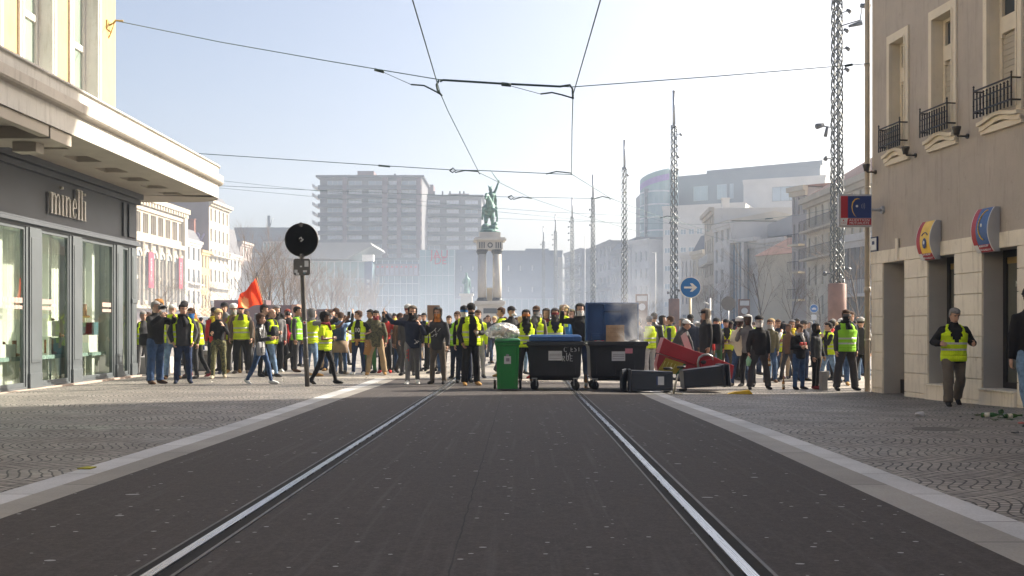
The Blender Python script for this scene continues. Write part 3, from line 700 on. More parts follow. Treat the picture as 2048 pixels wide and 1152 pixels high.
for k, (a, b, c, d) in enumerate(uop + up2 + up3):
    s_ = MB(); t_ = .15
    for q, yy in (((a - t_, a, c - .22, d + t_ + .05), -.045), ((b, b + t_, c - .22, d + t_ + .05), -.045), ((a, b, d, d + t_ + .05), -.045)): s_.box(q[0], q[1], yy, -.002, q[2], q[3])
    for q in ((a - .035, a, c, d), (b, b + .035, c, d), (a, b, d, d + .035)): s_.box(q[0], q[1], -.065, -.046, q[2], q[3])
    # curved apron sill
    n = 14; pr = []
    for i in range(n + 1):
        u = i / n; pr.append((a - t_ - .04 + (b - a + 2 * t_ + .08) * u, c - .06 + .05 * math.cos((u - .5) * math.pi * 2)))
    for dz, dy, th in ((0, -.16, .07), (-.075, -.10, .09)):
        for i in range(n):
            (xa, za), (xb, zb) = pr[i], pr[i + 1]
            s_.add([(xa, dy, za + dz), (xb, dy, zb + dz), (xb, dy, zb + dz - th), (xa, dy, za + dz - th), (xa, -.002, za + dz), (xb, -.002, zb + dz), (xb, -.002, zb + dz - th), (xa, -.002, za + dz - th)],
                   [(0, 1, 2, 3), (0, 4, 5, 1), (3, 2, 6, 7), (0, 3, 7, 4), (1, 5, 6, 2)])
    s_.box(a - t_ - .04, b + t_ + .04, -.07, -.002, c - .34, c - .22)
    s_.build('window_surround', m_win_c, rb)
    w = MB(); f = .07; zt = d - .62; y0 = .20
    for q in ((a, a + f, c, d), (b - f, b, c, d), (a + f, b - f, d - f, d), (a + f, b - f, zt, zt + .07)): w.box(q[0], q[1], y0, y0 + .1, q[2], q[3])
    w.box(a + f, b - f, y0 - .03, y0 + .1, zt - .26, zt); w.box(a + f, a + f + .06, y0 - .03, y0 + .1, zt - .34, zt - .26); w.box(b - f - .06, b - f, y0 - .03, y0 + .1, zt - .34, zt - .26)
    wi = w.build('window', m_win_c, rb, bev=.005)
    g = MB(); g.quad((a, y0 + .07, zt), (b, y0 + .07, zt), (b, y0 + .07, d), (a, y0 + .07, d)); g.build('fanlight_pane', m_glass, wi)
    sh = MB(); nz = int((zt - .26 - c) / .055)
    for i in range(nz): sh.box(a + f, b - f, y0 + .03 + (.006 if i % 2 else 0), y0 + .06, c + i * .055, c + (i + 1) * .055 - .004)
    sh.box(a + f, b - f, y0 + .062, y0 + .07, c, zt - .26); sh.build('roller_shutter', m_shut, wi)
    if k < 4:
        r_ = MB(); ra, rbb = a - .15, b + .15; zz = c - .02
        for z_, t2 in ((zz + .10, .014), (zz + .34, .010), (zz + .50, .013)):
            r_.box(ra, rbb, -.23 - t2, -.23 + t2, z_ - t2, z_ + t2)
        n = 11
        for i in range(n + 1):
            xx = ra + (rbb - ra) * i / n; tall = i in (0, n)
            r_.box(xx - .011, xx + .011, -.241, -.219, zz - .02, zz + (.56 if tall else .41)); r_.lathe([(.004, 0), (.024, .02), (.004, .05)], (xx, -.23, zz + (.56 if tall else .41)), 6)
            r_.lathe([(.012, 0), (.022, .02), (.012, .04)], (xx, -.23, zz + .2), 6)
        for xx in (ra, rbb): r_.box(xx - .012, xx + .012, -.23, -.05, zz + .08, zz + .11); r_.box(xx - .012, xx + .012, -.23, -.05, zz + .48, zz + .505)
        r_.build('balcony_railing', m_iron, rb)
# downspout, wall lamps, plate
m_pipe = pm('taupe_painted_pipe', (.44, .385, .30), .5, 0, .15, 2)
mb = MB(); mb.tube([(-.06, -.09, -.35), (-.06, -.09, 17)], .062, 10); mb.lathe([(.08, 0), (.08, .12)], (-.06, -.09, 2.15), 10)
for z in (1.0, 4.6, 7.5, 10): mb.lathe([(.072, 0), (.072, .05)], (-.06, -.09, z), 10)
mb.build('downspout', m_pipe, rb)
m_lampg = pm('dark_bronze_lamp_metal', (.06, .055, .05), .4, .4, .2, 15)
for x, y in ((1744, 341), (1824, 307), (1928, 268)):
    l = MB(); s0 = rs(x + 8); z0 = rz(x, y)
    l.lathe([(.055, 0), (.06, .05), (.075, .1), (.085, .13), (.085, .16), (.05, .165)], (s0, -.24, z0 - .05), 12); l.tube([(s0, -.24, z0 - .03), (s0, -.22, z0 - .07), (s0, -.03, z0 - .07)], .018, 6); l.disc((s0, -.03, z0 - .07), .05, .03, 'y', 10)
    l.build('wall_lamp', m_lampg, rb)
# street name plate
pl = MB(); a, b = rs(1745), rs(1757); za, zb = rz(1750, 503), rz(1750, 474)
pl.box(a, b, -.04, -.003, za, zb, 1); pl.box(a + .02, b - .02, -.05, -.04, za + .03, zb - .03, 0)
pl.box(a + .08, b - .1, -.055, -.05, za + .16, zb - .1, 1); pl.build('name_plate', [mwhite, pm('navy_enamel', (.02, .03, .10), .35)], rb)
# flag sign facing the street
m_bl = pm('sign_blue', (.010, .035, .16), .4, 0, .03); m_rd = pm('sign_red', (.38, .018, .03), .4, 0, .03); m_yl = pm('sign_yellow', (.75, .46, .05), .45, 0, .05); m_sw = pm('sign_white', (.68, .68, .68), .45, 0, .04)
m_scase = pm('sign_case_grey', (.38, .39, .41), .4, .3, .05)
def arcband(mb, cx, cz, pts_w, y0, y1, m=0, sx=1.0):
    """crescent: list of (angle deg, radius, half width)"""
    for i in range(len(pts_w) - 1):
        q = []
        for (t, r, w), s_ in ((pts_w[i], 1), (pts_w[i + 1], 1), (pts_w[i + 1], -1), (pts_w[i], -1)):
            q.append((cx + (r + s_ * w) * math.cos(R(t)) * sx, cz + (r + s_ * w) * math.sin(R(t))))
        mb.prism(q, lambda u, v: (u, y0, v), lambda u, v: (u, y1, v), m)
fs_Y = 23.0; k_ = FPX / fs_Y; fx = lambda x: (x - HX) / k_; fz = lambda y: CAMZ + (HY - y) / k_
sgn = thing('projecting_sign', 'square red and blue projecting sign reading AUDITION MUTUALISTE beside the downspout', 'sign', (fx(1711), fs_Y, fz(421)))
mb = MB(); hw = 33 / k_; hz = 32.5 / k_
mb.box(-hw, hw, 0, .14, -hz, hz, 0); mb.build('sign_case', m_scase, sgn, bev=.01)
mb = MB(); mb.box(-hw + .03, hw - .015, -.004, -.001, -hz + .03, hz - .03, 0); mb.build('white_face', m_sw, sgn)
xa, xb, zt, zm, zbm = -hw + .04, hw - .02, hz - .04, -hz + .20, -hz + .04; xm = -hw + .2
mb = MB(); mb.box(xa, xm, -.008, -.005, zm, zt, 0); mb.build('red_field', m_rd, sgn)
mb = MB(); mb.box(xm, xb, -.008, -.005, zm, zt, 0); mb.build('blue_field', m_bl, sgn)
mb = MB(); mb.prism([(xm - .02, zbm), (xb, zbm), (xb, zm - .006), (xm, zm - .006)], lambda u, v: (u, -.008, v), lambda u, v: (u, -.005, v)); mb.build('red_strip', m_rd, sgn)
mb = MB(); arcband(mb, .06, .08, [(75, .19, .002), (95, .195, .010), (120, .2, .014), (150, .2, .016), (180, .195, .014), (210, .20, .011), (235, .215, .007), (255, .24, .001)], -.012, -.009, sx=.75); mb.build('yellow_crescent', m_yl, sgn)
mb = MB(); mb.disc((.03, -.012, .10), .028, .003, 'y', 14); mb.build('white_dot', m_sw, sgn)
mb = MB()
for i in range(3): arcband(mb, .06, .10, [(a_, .08 + .035 * i, .003) for a_ in (-28, -14, 0, 14, 28)], -.012, -.009)
mb.build('sound_waves', m_scase, sgn)
text('lettering', 'AUDITION', .078, Matrix.Translation(((xm + xb) / 2 - .005, -.012, zm - .05)) @ UPR, m_sw, sgn, sx=1.15, sp=1.12)
text('lettering', 'MUTUALISTE', .078, Matrix.Translation(((xm + xb) / 2 - .005, -.012, zm - .118)) @ UPR, m_sw, sgn, sx=.98, sp=1.04)
mb = MB(); mb.disc((xa + .06, -.012, zm - .055), .02, .003, 'y', 4)
for i in (-1, 1): arcband(mb, xa + .06 + i * .022, zm - .11, [(t, .022, .002) for t in range(0, 361, 40)], -.012, -.009)
mb.build('emblem', m_rd, sgn)
mb = MB(); mb.tube([(hw, .07, .02), (hw + .30, .07, .02)], .035, 10); mb.disc((hw + .24, .07, .02), .09, .05, 'x', 14); mb.build('mounting_arm', m_scase, sgn)
# the two bowed box signs above the doors
def bowed(xc0, xc1, yt, yb, label, face, eye):
    s0, s1 = rs(xc0), rs(xc1); zc0, zc1 = rz(xc0, yb), rz(xc0, yt); H = zc1 - zc0; W = .55
    w0 = V((RC.x, RC.y, 0)); d3 = V((RD.x, RD.y, 0))
    root = thing('wall_sign', label, 'sign', w0 + d3 * s1 + V((0, 0, zc0)), RROT, 'bowed signs above the doors')
    n = 12; bow = .14; base_y = -.10
    prof = [(-.12 - bow * math.sin(math.pi * (i / n)) ** .8 if 0 < i < n else -.12, H * i / n) for i in range(n + 1)]
    mb = MB(); rings = [[(0, -.02, z), (0, y, z), (W, y, z), (W, -.02, z)] for y, z in prof]
    mb.loft(rings, 0, False); mb.build('case', m_scase, root)
    def strip_(nm, u0, u1, i0, i1, mt, lift=.004):
        m2 = MB()
        for i in range(i0, i1):
            (ya, za), (yb_, zb_) = prof[i], prof[i + 1]
            m2.quad((u0 * W, ya - lift, za), (u1 * W, ya - lift, za), (u1 * W, yb_ - lift, zb_), (u0 * W, yb_ - lift, zb_))
        m2.build(nm, mt, root)
    strip_('white_face', 0.0, 1.0, 0, n, m_sw, .003); strip_('red_field', .04, .30, 2, n, m_rd, .007); strip_('main_field', .30, .96, 2, n, face, .007)
    strip_('red_strip', .26, .96, 0, 2, m_rd, .008)
    ymin = min(p[0] for p in prof)
    def yat(z): 
        i = min(n - 1, max(0, int(z / H * n))); f = z / H * n - i; return prof[i][0] * (1 - f) + prof[i + 1][0] * f - .012
    q = MB()
    if eye:
        for t0 in range(35, 145, 10):
            for rr in (.22,):
                pts = [((.63 + rr * math.cos(R(t)) * 1.1) * W, H * .52 + rr * H * .8 * math.sin(R(t))) for t in (t0, t0 + 10)]
                q.tube([(pts[0][0], yat(pts[0][1]), pts[0][1]), (pts[1][0], yat(pts[1][1]), pts[1][1])], .012, 5)
        for z, rx, rz_ in ((H * .42, .085, .11),):
            q.ell((.63 * W, yat(z), z), rx, .008, rz_, 12, 8)
        q.build('eye_emblem', m_bl, root)
        q = MB(); q.ell((.62 * W, yat(H * .44) - .008, H * .44), .03, .004, .04, 10, 6); q.build('eye_highlight', m_sw, root)
        s1_ = 'OPTIQUE'
    else:
        for t0 in range(90, 255, 12):
            pts = [((.75 + .3 * math.cos(R(t))) * W, H * .60 + .34 * H * math.sin(R(t))) for t in (t0, t0 + 12)]
            q.tube([(pts[0][0], yat(pts[0][1]), pts[0][1]), (pts[1][0], yat(pts[1][1]), pts[1][1])], .012, 5)
        q.build('crescent', m_yl, root)
        q = MB(); q.ell((.62 * W, yat(H * .6), H * .6), .03, .006, .035, 10, 6); q.build('white_dot', m_sw, root); s1_ = 'AUDITION'
    tilt = Matrix.Rotation(R(-22), 4, 'X')
    for tx, zz_ in ((s1_, H * .135), ('MUTUALISTE', H * .05)):
        text('lettering', tx, .075, Matrix.Translation((.61 * W, yat(zz_) - .012, zz_)) @ tilt @ UPR, m_sw, root, sx=.8 if tx != 'OPTIQUE' else 1.0)
bowed(1893, 1855, 438, 517, 'bowed yellow and red sign with an eye above the middle doorway', pm('sign_golden', (.80, .52, .06), .35), True)
bowed(2012, 1967, 411, 501, 'bowed blue and red sign with a pale crescent above the right doorway', pm('sign_mid_blue', (.035, .10, .28), .3), False)
# ================================================================ buildings round the square (far)
random.seed(5)
# left row, lined up on x = 1050 - 108080 / Z
def LZ(x): return 108080.0 / (1050 - x)
# department store with arches
root, W = at_block('department_store', 'ornate cream department store with tall arched bays and two red banners, left of square', 'building', 232, LZ(232), 369, LZ(369))
H = 19.6; n = 9; p = W / n; mb = MB(); holes = []
for i in range(n):
    for q in (.26, .5, .74):
        holes.append((p * (i + q) - .32, p * (i + q) + .32, 14.6, 17.4))
    holes.append((p * (i + .24), p * (i + .76), 5.0, 11.2))
wallgrid(mb, W, -.6, H, holes, .5); mb.box(0, W, .6, 18, -.6, H); mb.build('wall', cream, root)
arc = MB()
for i in range(n):
    cx = p * (i + .5); r = p * .26
    for k in range(8):
        t0, t1 = math.pi * k / 8, math.pi * (k + 1) / 8
        for ra, rb2, y0 in ((r, r + .45, -.25),):
            arc.prism([(cx + ra * math.cos(t0), 11.2 + ra * math.sin(t0)), (cx + rb2 * math.cos(t0), 11.2 + rb2 * math.sin(t0)), (cx + rb2 * math.cos(t1), 11.2 + rb2 * math.sin(t1)), (cx + ra * math.cos(t1), 11.2 + ra * math.sin(t1))],
                      lambda u, v: (u, y0, v), lambda u, v: (u, -.002, v))
    for s_ in (0, 1): arc.box(p * (i + s_) - .35, p * (i + s_) + .35, -.35, -.003, 4.2, 13.2)
arc.build('arcade', cream2, root)
for i in range(n):
    g = MB(); a, b = p * (i + .24), p * (i + .76)
    g.box(a, b, .35, .4, 5.0, 11.2); cx = (a + b) / 2; r = p * .26
    g.prism([(cx + r * math.cos(math.pi * k / 8), 11.2 + r * math.sin(math.pi * k / 8)) for k in range(9)], lambda u, v: (u, -.05, v), lambda u, v: (u, -.003, v))
    gg = g.build('arched_window', m_glass_l, root)
    f = MB(); f.box(cx - .08, cx + .08, .2, .34, 5, 12.2); f.box(a, b, .2, .34, 8.0, 8.5); f.box(a, b, .2, .34, 10.9, 11.1); f.build('frame', cream2, gg)
    for q in (.26, .5, .74): link('window', window_mesh(.64, 2.8, m_frame, m_glass, 'mull'), root, (p * (i + q) - .32, .4, 14.6))
mb = MB(); mb.box(-.2, W + .2, -.9, -.003, H - .6, H + .1); mb.box(-.2, W + .2, -.6, -.003, H - 1.2, H - .6); mb.box(0, W, -.45, -.003, 13.25, 13.9); mb.box(0, W, -.25, -.003, 17.7, 18.2)
for i in range(int(W / 1.1)): mb.box(i * 1.1, i * 1.1 + .4, -.75, -.6, H - 1.1, H - .62)
mb.box(W - 1.2, W + .1, -.5, -.003, 0, H - 1.2); mb.build('cornice', cream2, root)
mb = MB(); mb.box(0, W, -2.6, -.36, 3.75, 4.15); mb.build('awning', cream2, root)
mb = MB(); mb.box(.4, W - .4, -.2, -.004, .2, 3.6); mb.build('shop_windows', pm('brown_shopfront', (.25, .16, .12), .5, 0, .3, .5, world=True), root)
for x0, x1, yt, yb, tx in ((291, 301, 503, 575, 'GALERIES'), (352, 359, 515, 577, 'LAFAYETTE')):
    u0 = (V(((x0 - HX) / FPX * LZ(x0), LZ(x0), 0)) - root.location).length; u1 = (V(((x1 - HX) / FPX * LZ(x1), LZ(x1), 0)) - root.location).length
    z0, z1 = ZH(yb, LZ(x0)), ZH(yt, LZ(x0)); b_ = MB(); b_.box(u0, u1, -.5, -.45, z0, z1); bo = b_.build('banner', redb, root)
    text('banner_lettering', tx, (z1 - z0) / len(tx) * 1.25, Matrix.Translation(((u0 + u1) / 2, -.52, (z0 + z1) / 2)) @ Matrix.Rotation(R(-90), 4, 'Y') @ UPR, m_sw, bo)
block('townhouse', 'narrow white townhouse with slate roof just right of the department store', 'house', 372, LZ(372), 402, LZ(402), 15.2, 12, white_r, 3, floors(4.2, 14.8, 3), roof=('mansard', 2.0), rm=slate, shop=(2, .3, 3.2), bal=(8.2,), style='mull', gl=m_glass)
r_, W_ = block('townhouse', 'low yellow townhouse with dark windows squeezed between white and tall cream houses', 'house', 402, LZ(402), 421, LZ(421), 14.0, 12, yellow_r, 3, floors(3.6, 13.8, 3, .66), roof=('gable', 1.5), rm=tile, style='mull', ww=.42)
# tall house with blank party wall and graffiti
root, W = block('apartment_building', 'tall cream apartment house with a big blank taupe party wall bearing lilac graffiti', 'building', 418, LZ(418), 458, LZ(458), 22.8, 14, cream2, 5, floors(8.2, 22.2, 4, .62), side=pm('party_wall_taupe', (.17, .135, .13), .9, 0, .15, .25, .2, 5, .03, True), roof=('mansard', 1.6), rm=slate, cornice=.8, bal=(13.6, 8.0), bm=m_frame, style='mull', ww=.38, shop=(4, .2, 5.8))
mb = MB(); random.seed(3)
for i in range(7):
    yy = 1.0 + i * 1.6
    for k in range(4):
        pts = [(-.06, yy + random.uniform(-.2, 1.5), 16.4 + random.uniform(-1.6, 1.2) - i * .12) for _ in range(4)]
        mb.tube(pts, .16, 4)
mb.build('graffiti', pm('lilac_spray_paint', (.30, .24, .40), .8), root)
chimney(root, -1.6, 2.0, 15, 4.4, .9, 0)
block('townhouse', 'grey townhouse with a steep dark mansard behind the red flag side of the row', 'house', 459, LZ(459), 481, LZ(481), 14.5, 14, white_r, 3, floors(3.8, 14.2, 3), roof=('mansard', 5.0), rm=slate, style='mull', ww=.4, shop=(2, .2, 3.2))
r_, W_ = block('townhouse', 'brown-fronted townhouse closing the left row next to the grey modern block', 'house', 481, LZ(481), 503, LZ(503), 17.4, 14, taupe_r, 4, floors(3.8, 17.0, 4), roof=('gable', 1.0), rm=slate, style='mull', ww=.42, cornice=.5)
# grey modern block and its glass neighbour
root, W = block('office_building', 'flat grey modern block with a thin roof spire behind the left trees', 'building', 470, 232, 588, 232, ZH(456, 232), 25, gmetal, 6, floors(2, 21, 4, .2), cornice=.2, style='grid', ww=.85, gl=m_glass_l)
mb = MB(); zt = ZH(456, 232); mb.box(6.8, 7.4, 3, 3.6, zt, zt + 3.2); mb.tube([(7.1, 3.2, zt), (8.0, 3.2, zt + 2.6)], .12, 5); mb.build('spire', gmetal, root)
gl_t = glassy('pale_teal_curtain_wall', (.20, .30, .32), .15, .3, .12); gl_b = glassy('blue_grey_curtain_wall', (.11, .17, .22), .2, .25, .1)
def curtain(root, W, z0, z1, nx, nz, gl, fr, y0=-.05, nm='curtain_wall'):
    mb = MB(); mb.quad((0, y0, z0), (W, y0, z0), (W, y0, z1), (0, y0, z1), 0)
    for i in range(nx + 1): mb.box(W * i / nx - .09, W * i / nx + .09, y0 - .12, y0 - .002, z0, z1, 1)
    for k in range(nz + 1): mb.box(0, W, y0 - .1, y0 - .001, z0 + (z1 - z0) * k / nz - .08, z0 + (z1 - z0) * k / nz + .08, 1)
    return mb.build(nm, [gl, fr], root)
fr_l = pm('pale_mullion', (.40, .44, .46), .5, .2, .05)
root, W = block('glass_building', 'small teal glass-fronted block beside the grey modern block', 'building', 527, 205, 582, 205, ZH(480, 205), 15, gmetal, cornice=.2); curtain(root, W, .3, ZH(484, 205), 8, 5, gl_t, fr_l)
# glass pavilion with raked roof
root, W = block('glass_pavilion', 'teal glass pavilion under a raked grey slab roof in front of the towers', 'building', 590, 198, 732, 198, ZH(521, 198), 20, gl_t, cornice=0); curtain(root, W, .3, ZH(523, 198), 9, 4, gl_t, fr_l)
zr = ZH(487, 198); mb = MB(); mb.prism([(-3, zr - 3.0), (8, zr - 3.2), (W * .74, zr - 3.3), (W + 1.6, zr - .6), (W + 1.2, zr), (-3, zr)], lambda u, v: (u, -2.5, v), lambda u, v: (u, 18, v)); mb.build('raked_roof', pm('roof_zinc', (.22, .23, .24), .6, 0, .1, .3, world=True), root)
mb = MB(); mb.box(W - .6, W + 1.6, -1.2, .5, ZH(523, 198), ZH(510, 198)); mb.build('white_box', mwhite, root)
mb = MB(); mb.box(W - .2, W + 1.3, -.9, -.2, .5, ZH(524, 198), 0)
for i in range(7): mb.box(W + .25, W + .85, -.93, -.9, 9.9 - i * 1.1, 10.5 - i * 1.1, 1)
mb.build('vertical_sign', [pm('navy_panel', (.05, .08, .16), .5), fr_l], root)
# long glass mall
Zm = 212
root, W = block('shopping_centre', 'long pale glass shopping centre with a poster strip and red sign across the square end', 'building', 741, Zm, 909, Zm, ZH(517, Zm), 30, gmetal, cornice=.2)
curtain(root, W, .3, ZH(520, Zm), 14, 6, gl_b, fr_l)
u = lambda x: (x - 741) / 2000 * Zm
mb = MB(); mb.box(u(840), u(909), -.4, 20, 0, ZH(500, Zm)); c2 = mb.build('raised_bay', gl_t, root)
m2 = MB(); 
for i in range(7): m2.box(u(840) + i * u(909 - 840 + 741) / 6 - .06, u(840) + i * u(909 - 840 + 741) / 6 + .06, -.5, -.402, 0, ZH(500, Zm))
for z in (4, 8, 12, 16): m2.box(u(840), u(909), -.49, -.403, z, z + .12)
m2.build('mullions', fr_l, c2)
mb = MB(); mb.box(u(751), u(838), -.5, -.16, ZH(552, Zm), ZH(528, Zm)); ps = mb.build('poster_strip', pm('poster_frame', (.22, .17, .20), .6), root)
random.seed(2)
for i in range(9):
    xx = 753 + i * 9.5; m2 = MB(); m2.box(u(xx), u(xx + 6.5), -.55, -.502, ZH(550, Zm), ZH(531, Zm), 0); m2.box(u(xx + 1), u(xx + 5), -.58, -.552, ZH(536, Zm), ZH(532, Zm), 1)
    m2.build('poster', [pm('poster_paper', (.30, .28, .34), .6, 0, .4, .5, world=True), pm('poster_red', (.5, .12, .12), .6)], ps)
text('red_sign_lettering', 'JAU', 2.6, Matrix.Translation((u(879), -.55, ZH(510, Zm))) @ UPR, redb, root, sx=.9); text('red_sign_lettering', 'DE', 2.4, Matrix.Translation((u(881), -.55, ZH(522, Zm))) @ UPR, redb, root, sx=.9)
root, W = block('office_building', 'wide blue-grey office block behind the monument columns', 'building', 910, 216, 1124, 216, ZH(502, 216), 22, pm('blue_grey_panel', (.13, .16, .21), .6, 0, .12, .15, .05, 5, .02, True), 9, ((8.6, 9.9), (13.2, 14.5)), ww=.16, cornice=.2, style='mull', fr=m_frame_d, gl=m_curt)
curtain(root, W, .3, 7.2, 16, 2, gl_t, fr_l)
mb = MB(); mb.box(W * .66, W * .88, 3, 8, ZH(502, 216), ZH(495, 216)); mb.build('roof_plant', gmetal, root)
mb = MB(); mb.box(W - .9, W + .1, -.3, -.003, 7, 16.2); mb.build('cream_end_panel', cream2, root)  # cream strip along the right end of the block
# the two towers
def tower(label, x0, x1, yt, Z, nf, cols, fz, depth=18):
    root, W = at_block('apartment_tower', label, 'building', x0, Z, x1, Z)
    zt = ZH(yt, Z); s = FPX / Z
    mb = MB(); mb.box(0, W, 0, depth, -.6, zt - .5); mb.build('wall', lilac, root)
    mb = MB(); mb.box(-.8, W + .6, -1.6, depth, zt - .5, zt); mb.build('roof', slab_shade, root)
    for k in range(nf):
        zf = zt - .5 - fz * (k + 1)
        if zf < 6: break
        b = MB(); b.box(-.3, W, -1.4, -.003, zf - .75, zf + .25); b.build('balcony_shadow_band', slab_shade, root)  # slab band coloured near black to stand for the balcony shadow
        e = MB(); e.box(-1.7, -.31, -1.4, 6, zf - .25, zf - .05); e.tube([(-1.7, -1.3, zf + .3), (-1.9, 2, zf + .35), (-1.7, 6, zf + .3)], [(.45, .12)] * 3, 6, ref=(0, 0, 1)); e.build('side_balcony', mwhite, root)
        for a, b2 in cols:
            link('window', window_mesh((b2 - a) / s, fz * .46, m_frame, random.choice([m_glass_l, m_curt, m_curt]), 'grid'), root, ((a - x0) / s, -.09, zf + .35 + fz * .06))
    return root, W, zt, s
cols1 = [(655, 686), (697, 724), (737, 764), (777, 794), (803, 832)]
tw, W, zt, s = tower('broad lilac-grey apartment tower with white side balconies and a rooftop box', 640, 844, 352, 255, 9, cols1, 18.1 * 255 / 2000)
mb = MB()
for a, b in ((766, 776), (795, 803), (687, 695), (834, 843)): mb.box((a - 640) / s, (b - 640) / s, -1.55, -.004, 0, zt - .6)
mb.build('plum_piers', plum, tw)
mb = MB(); mb.box((710 - 640) / s, (743 - 640) / s, 4, 10, zt, zt + 1.9); mb.build('rooftop_box', plum, tw)
mb = MB()
for x in (683, 691, 784, 805): mb.box((x - 640) / s, (x + 4 - 640) / s, 4, 5, zt, zt + (.9 if x != 784 else 1.2))
mb.build('roof_vents', slab_shade, tw)
cols2 = [(848, 880), (893, 918), (930, 956)]
tw, W, zt, s = tower('lower grey apartment tower stepping down behind the broad tower', 845, 963, 391, 272, 7, cols2, 18 * 272 / 2000)
mb = MB(); mb.box(-.1, 20 / s, 3, 9, zt, ZH(366, 272)); mb.box(50 / s, 92 / s, 3, 8, zt, zt + .9); mb.build('rooftop_box', plum, tw)
mb = MB()
for x in (865, 882, 897, 917, 925): mb.box((x - 845) / s, (x + 3 - 845) / s, 3, 4, zt, zt + 1.6)
mb.build('roof_vents', slab_shade, tw)
# hazy apartments on the right far side
hz1 = pm('hazy_grey_facade', (.27, .26, .27), .9, 0, .12, .2, .1, 5, .03, True)
block('apartment_building', 'distant grey apartments with stacked balconies, first right of the office block', 'building', 1129, 250, 1163, 232, ZH(502, 240), 20, hz1, 3, floors(3, 19, 5), cornice=.3, bal=(6.2, 9.4, 12.6, 15.8), bm=m_frame, ww=.5)
block('apartment_building', 'distant six-storey grey apartments with a taller roof step behind the thin masts', 'building', 1163, 240, 1222, 205, ZH(492, 220), 20, grey_r, 8, floors(3, 18.5, 5), cornice=.4, ww=.36, bal=(9.3,), style='mull')
block('apartment_building', 'distant pale apartments left of the masts, plain front with dormers', 'building', 1222, 203, 1262, 185, ZH(495, 190), 20, hz1, 6, floors(3, 15.5, 4), cornice=.4, ww=.36, roof=('mansard', 1.6), rm=slate, style='mull')
block('apartment_building', 'distant concrete corner block beside the dark slim slab', 'building', 1257, 186, 1298, 180, ZH(481, 183), 20, conc, 4, floors(3, 15.5, 4), cornice=.3, ww=.36, style='mull')
block('office_building', 'slim dark slab building left of the curved glass tower', 'building', 1290, 192, 1306, 192, ZH(378, 192), 14, gmetal, 2, floors(4, 27, 8, .5), cornice=.1, fr=m_frame_d, style='grid', ww=.8)
# curved glass tower
root = thing('glass_tower', 'curved glass corner tower with a violet strip at its top', 'building', ((1323 - HX) / FPX * 190, 196, 0))
n = 14; rr = 3.4; zt1 = ZH(352, 190); zt2 = ZH(334, 190); mb = MB(); frs = [MB() for _ in range(12)]; vb = MB()
for i in range(n):
    t0, t1 = R(185 + 115 * i / n), R(185 + 115 * (i + 1) / n)
    za, zb_ = zt1 + (zt2 - zt1) * i / n, zt1 + (zt2 - zt1) * (i + 1) / n
    a, b = V((rr * 1.0 * math.cos(t0), rr * 1.6 * math.sin(t0), 0)), V((rr * math.cos(t1), rr * 1.6 * math.sin(t1), 0))
    mb.quad(a, b, b + V((0, 0, zb_)), a + V((0, 0, za)))
    vb.quad(a * 1.01 + V((0, 0, za - 2.2)), b * 1.01 + V((0, 0, zb_ - 2.2)), b * 1.01 + V((0, 0, zb_ - 1.0)), a * 1.01 + V((0, 0, za - 1.0)))
    for k in range(12):
        z = 2 + k * 2.5
        if z < za - 1.5: frs[k].quad(a * 1.008 + V((0, 0, z)), b * 1.008 + V((0, 0, z)), b * 1.008 + V((0, 0, z + .3)), a * 1.008 + V((0, 0, z + .3)))
mb.box(rr * .5 - .02, rr * 1.0, -4.9, 6, 0, zt2 - .3)
mb.build('glass_skin', gl_t, root); [q.build('floor_band', fr_l, root) for q in frs if q.v]; vb.build('violet_strip', pm('violet_letters', (.22, .16, .38), .6), root)
# large modern roofscape
root, W = block('office_building', 'huge grey-clad modern building with square roof windows behind the right townhouses', 'building', 1340, 205, 1640, 188, ZH(348, 200), 25, gmetal, cornice=.1)
mb = MB(); mb.box(W * .24, W, 1.5, 24, ZH(348, 200), ZH(338, 200)); mb.build('upper_storey', gmetal, root)
for a, b in ((1391, 1421), (1440, 1460), (1466, 1474)):
    q = lambda x: (x - 1340) / 300 * W
    link('roof_window', window_mesh(q(b) - q(a), 2.9, fr_l, m_glass_l, 'mull'), root, (q(a), -.08, ZH(401, 201)))
root, W = block('office_building', 'white-walled modern wing below the big grey roof', 'building', 1487, 184, 1650, 178, ZH(358, 182), 12, white_r, cornice=.1)
link('window_band', window_mesh(W * .32, 2.6, m_frame_d, m_glass_l, 'grid'), root, (W * .36, -.08, ZH(402, 181)))
block('office_building', 'white terraced wing at the foot of the curved glass tower', 'building', 1326, 178, 1490, 172, ZH(410, 175), 10, white_r, 10, floors(4, 20, 5, .3), cornice=.2, style='grid', ww=.7, gl=m_glass_l, fr=m_frame, wmax=60)
# right townhouses
block('townhouse', 'small white three-window house left of the dark mansard attic', 'house', 1362, 140, 1385, 136, ZH(506, 138), 12, white_r, 3, floors(3.6, 11, 2), cornice=.3, ww=.35, style='mull', shop=(2, .2, 3))
root, W = block('townhouse', 'pale house with a glazed dark attic and long balcony', 'house', 1385, 135, 1410, 130, ZH(503, 132), 12, cream2, 5, floors(3.6, 10.8, 2), cornice=.4, ww=.4, style='mull', bal=(5.2,), roof=('mansard', 2.3), rm=slate)
root, W = block('townhouse', 'tall cream house with a white chimney and green-grey windows', 'house', 1409, 128, 1428, 118, ZH(424, 122), 10, cream, 4, floors(4, 15.2, 4, .64), cornice=.6, ww=.4, style='mull', fr=m_frame_d, bal=(8.9,), bm=m_frame, side=white_r, shop=(2, .2, 3.2)); chimney(root, .8, 2, ZH(424, 122), 2.1, 1.1, 0, white_r)
block('townhouse', 'cream three-bay house with grey string courses right of the tall chimney house', 'house', 1428, 118, 1462, 112, ZH(446, 114), 10, white_r, 3, floors(3.4, 13, 4, .64), cornice=.3, ww=.36, style='mull', roof=('gable', 1.2), rm=cream2)
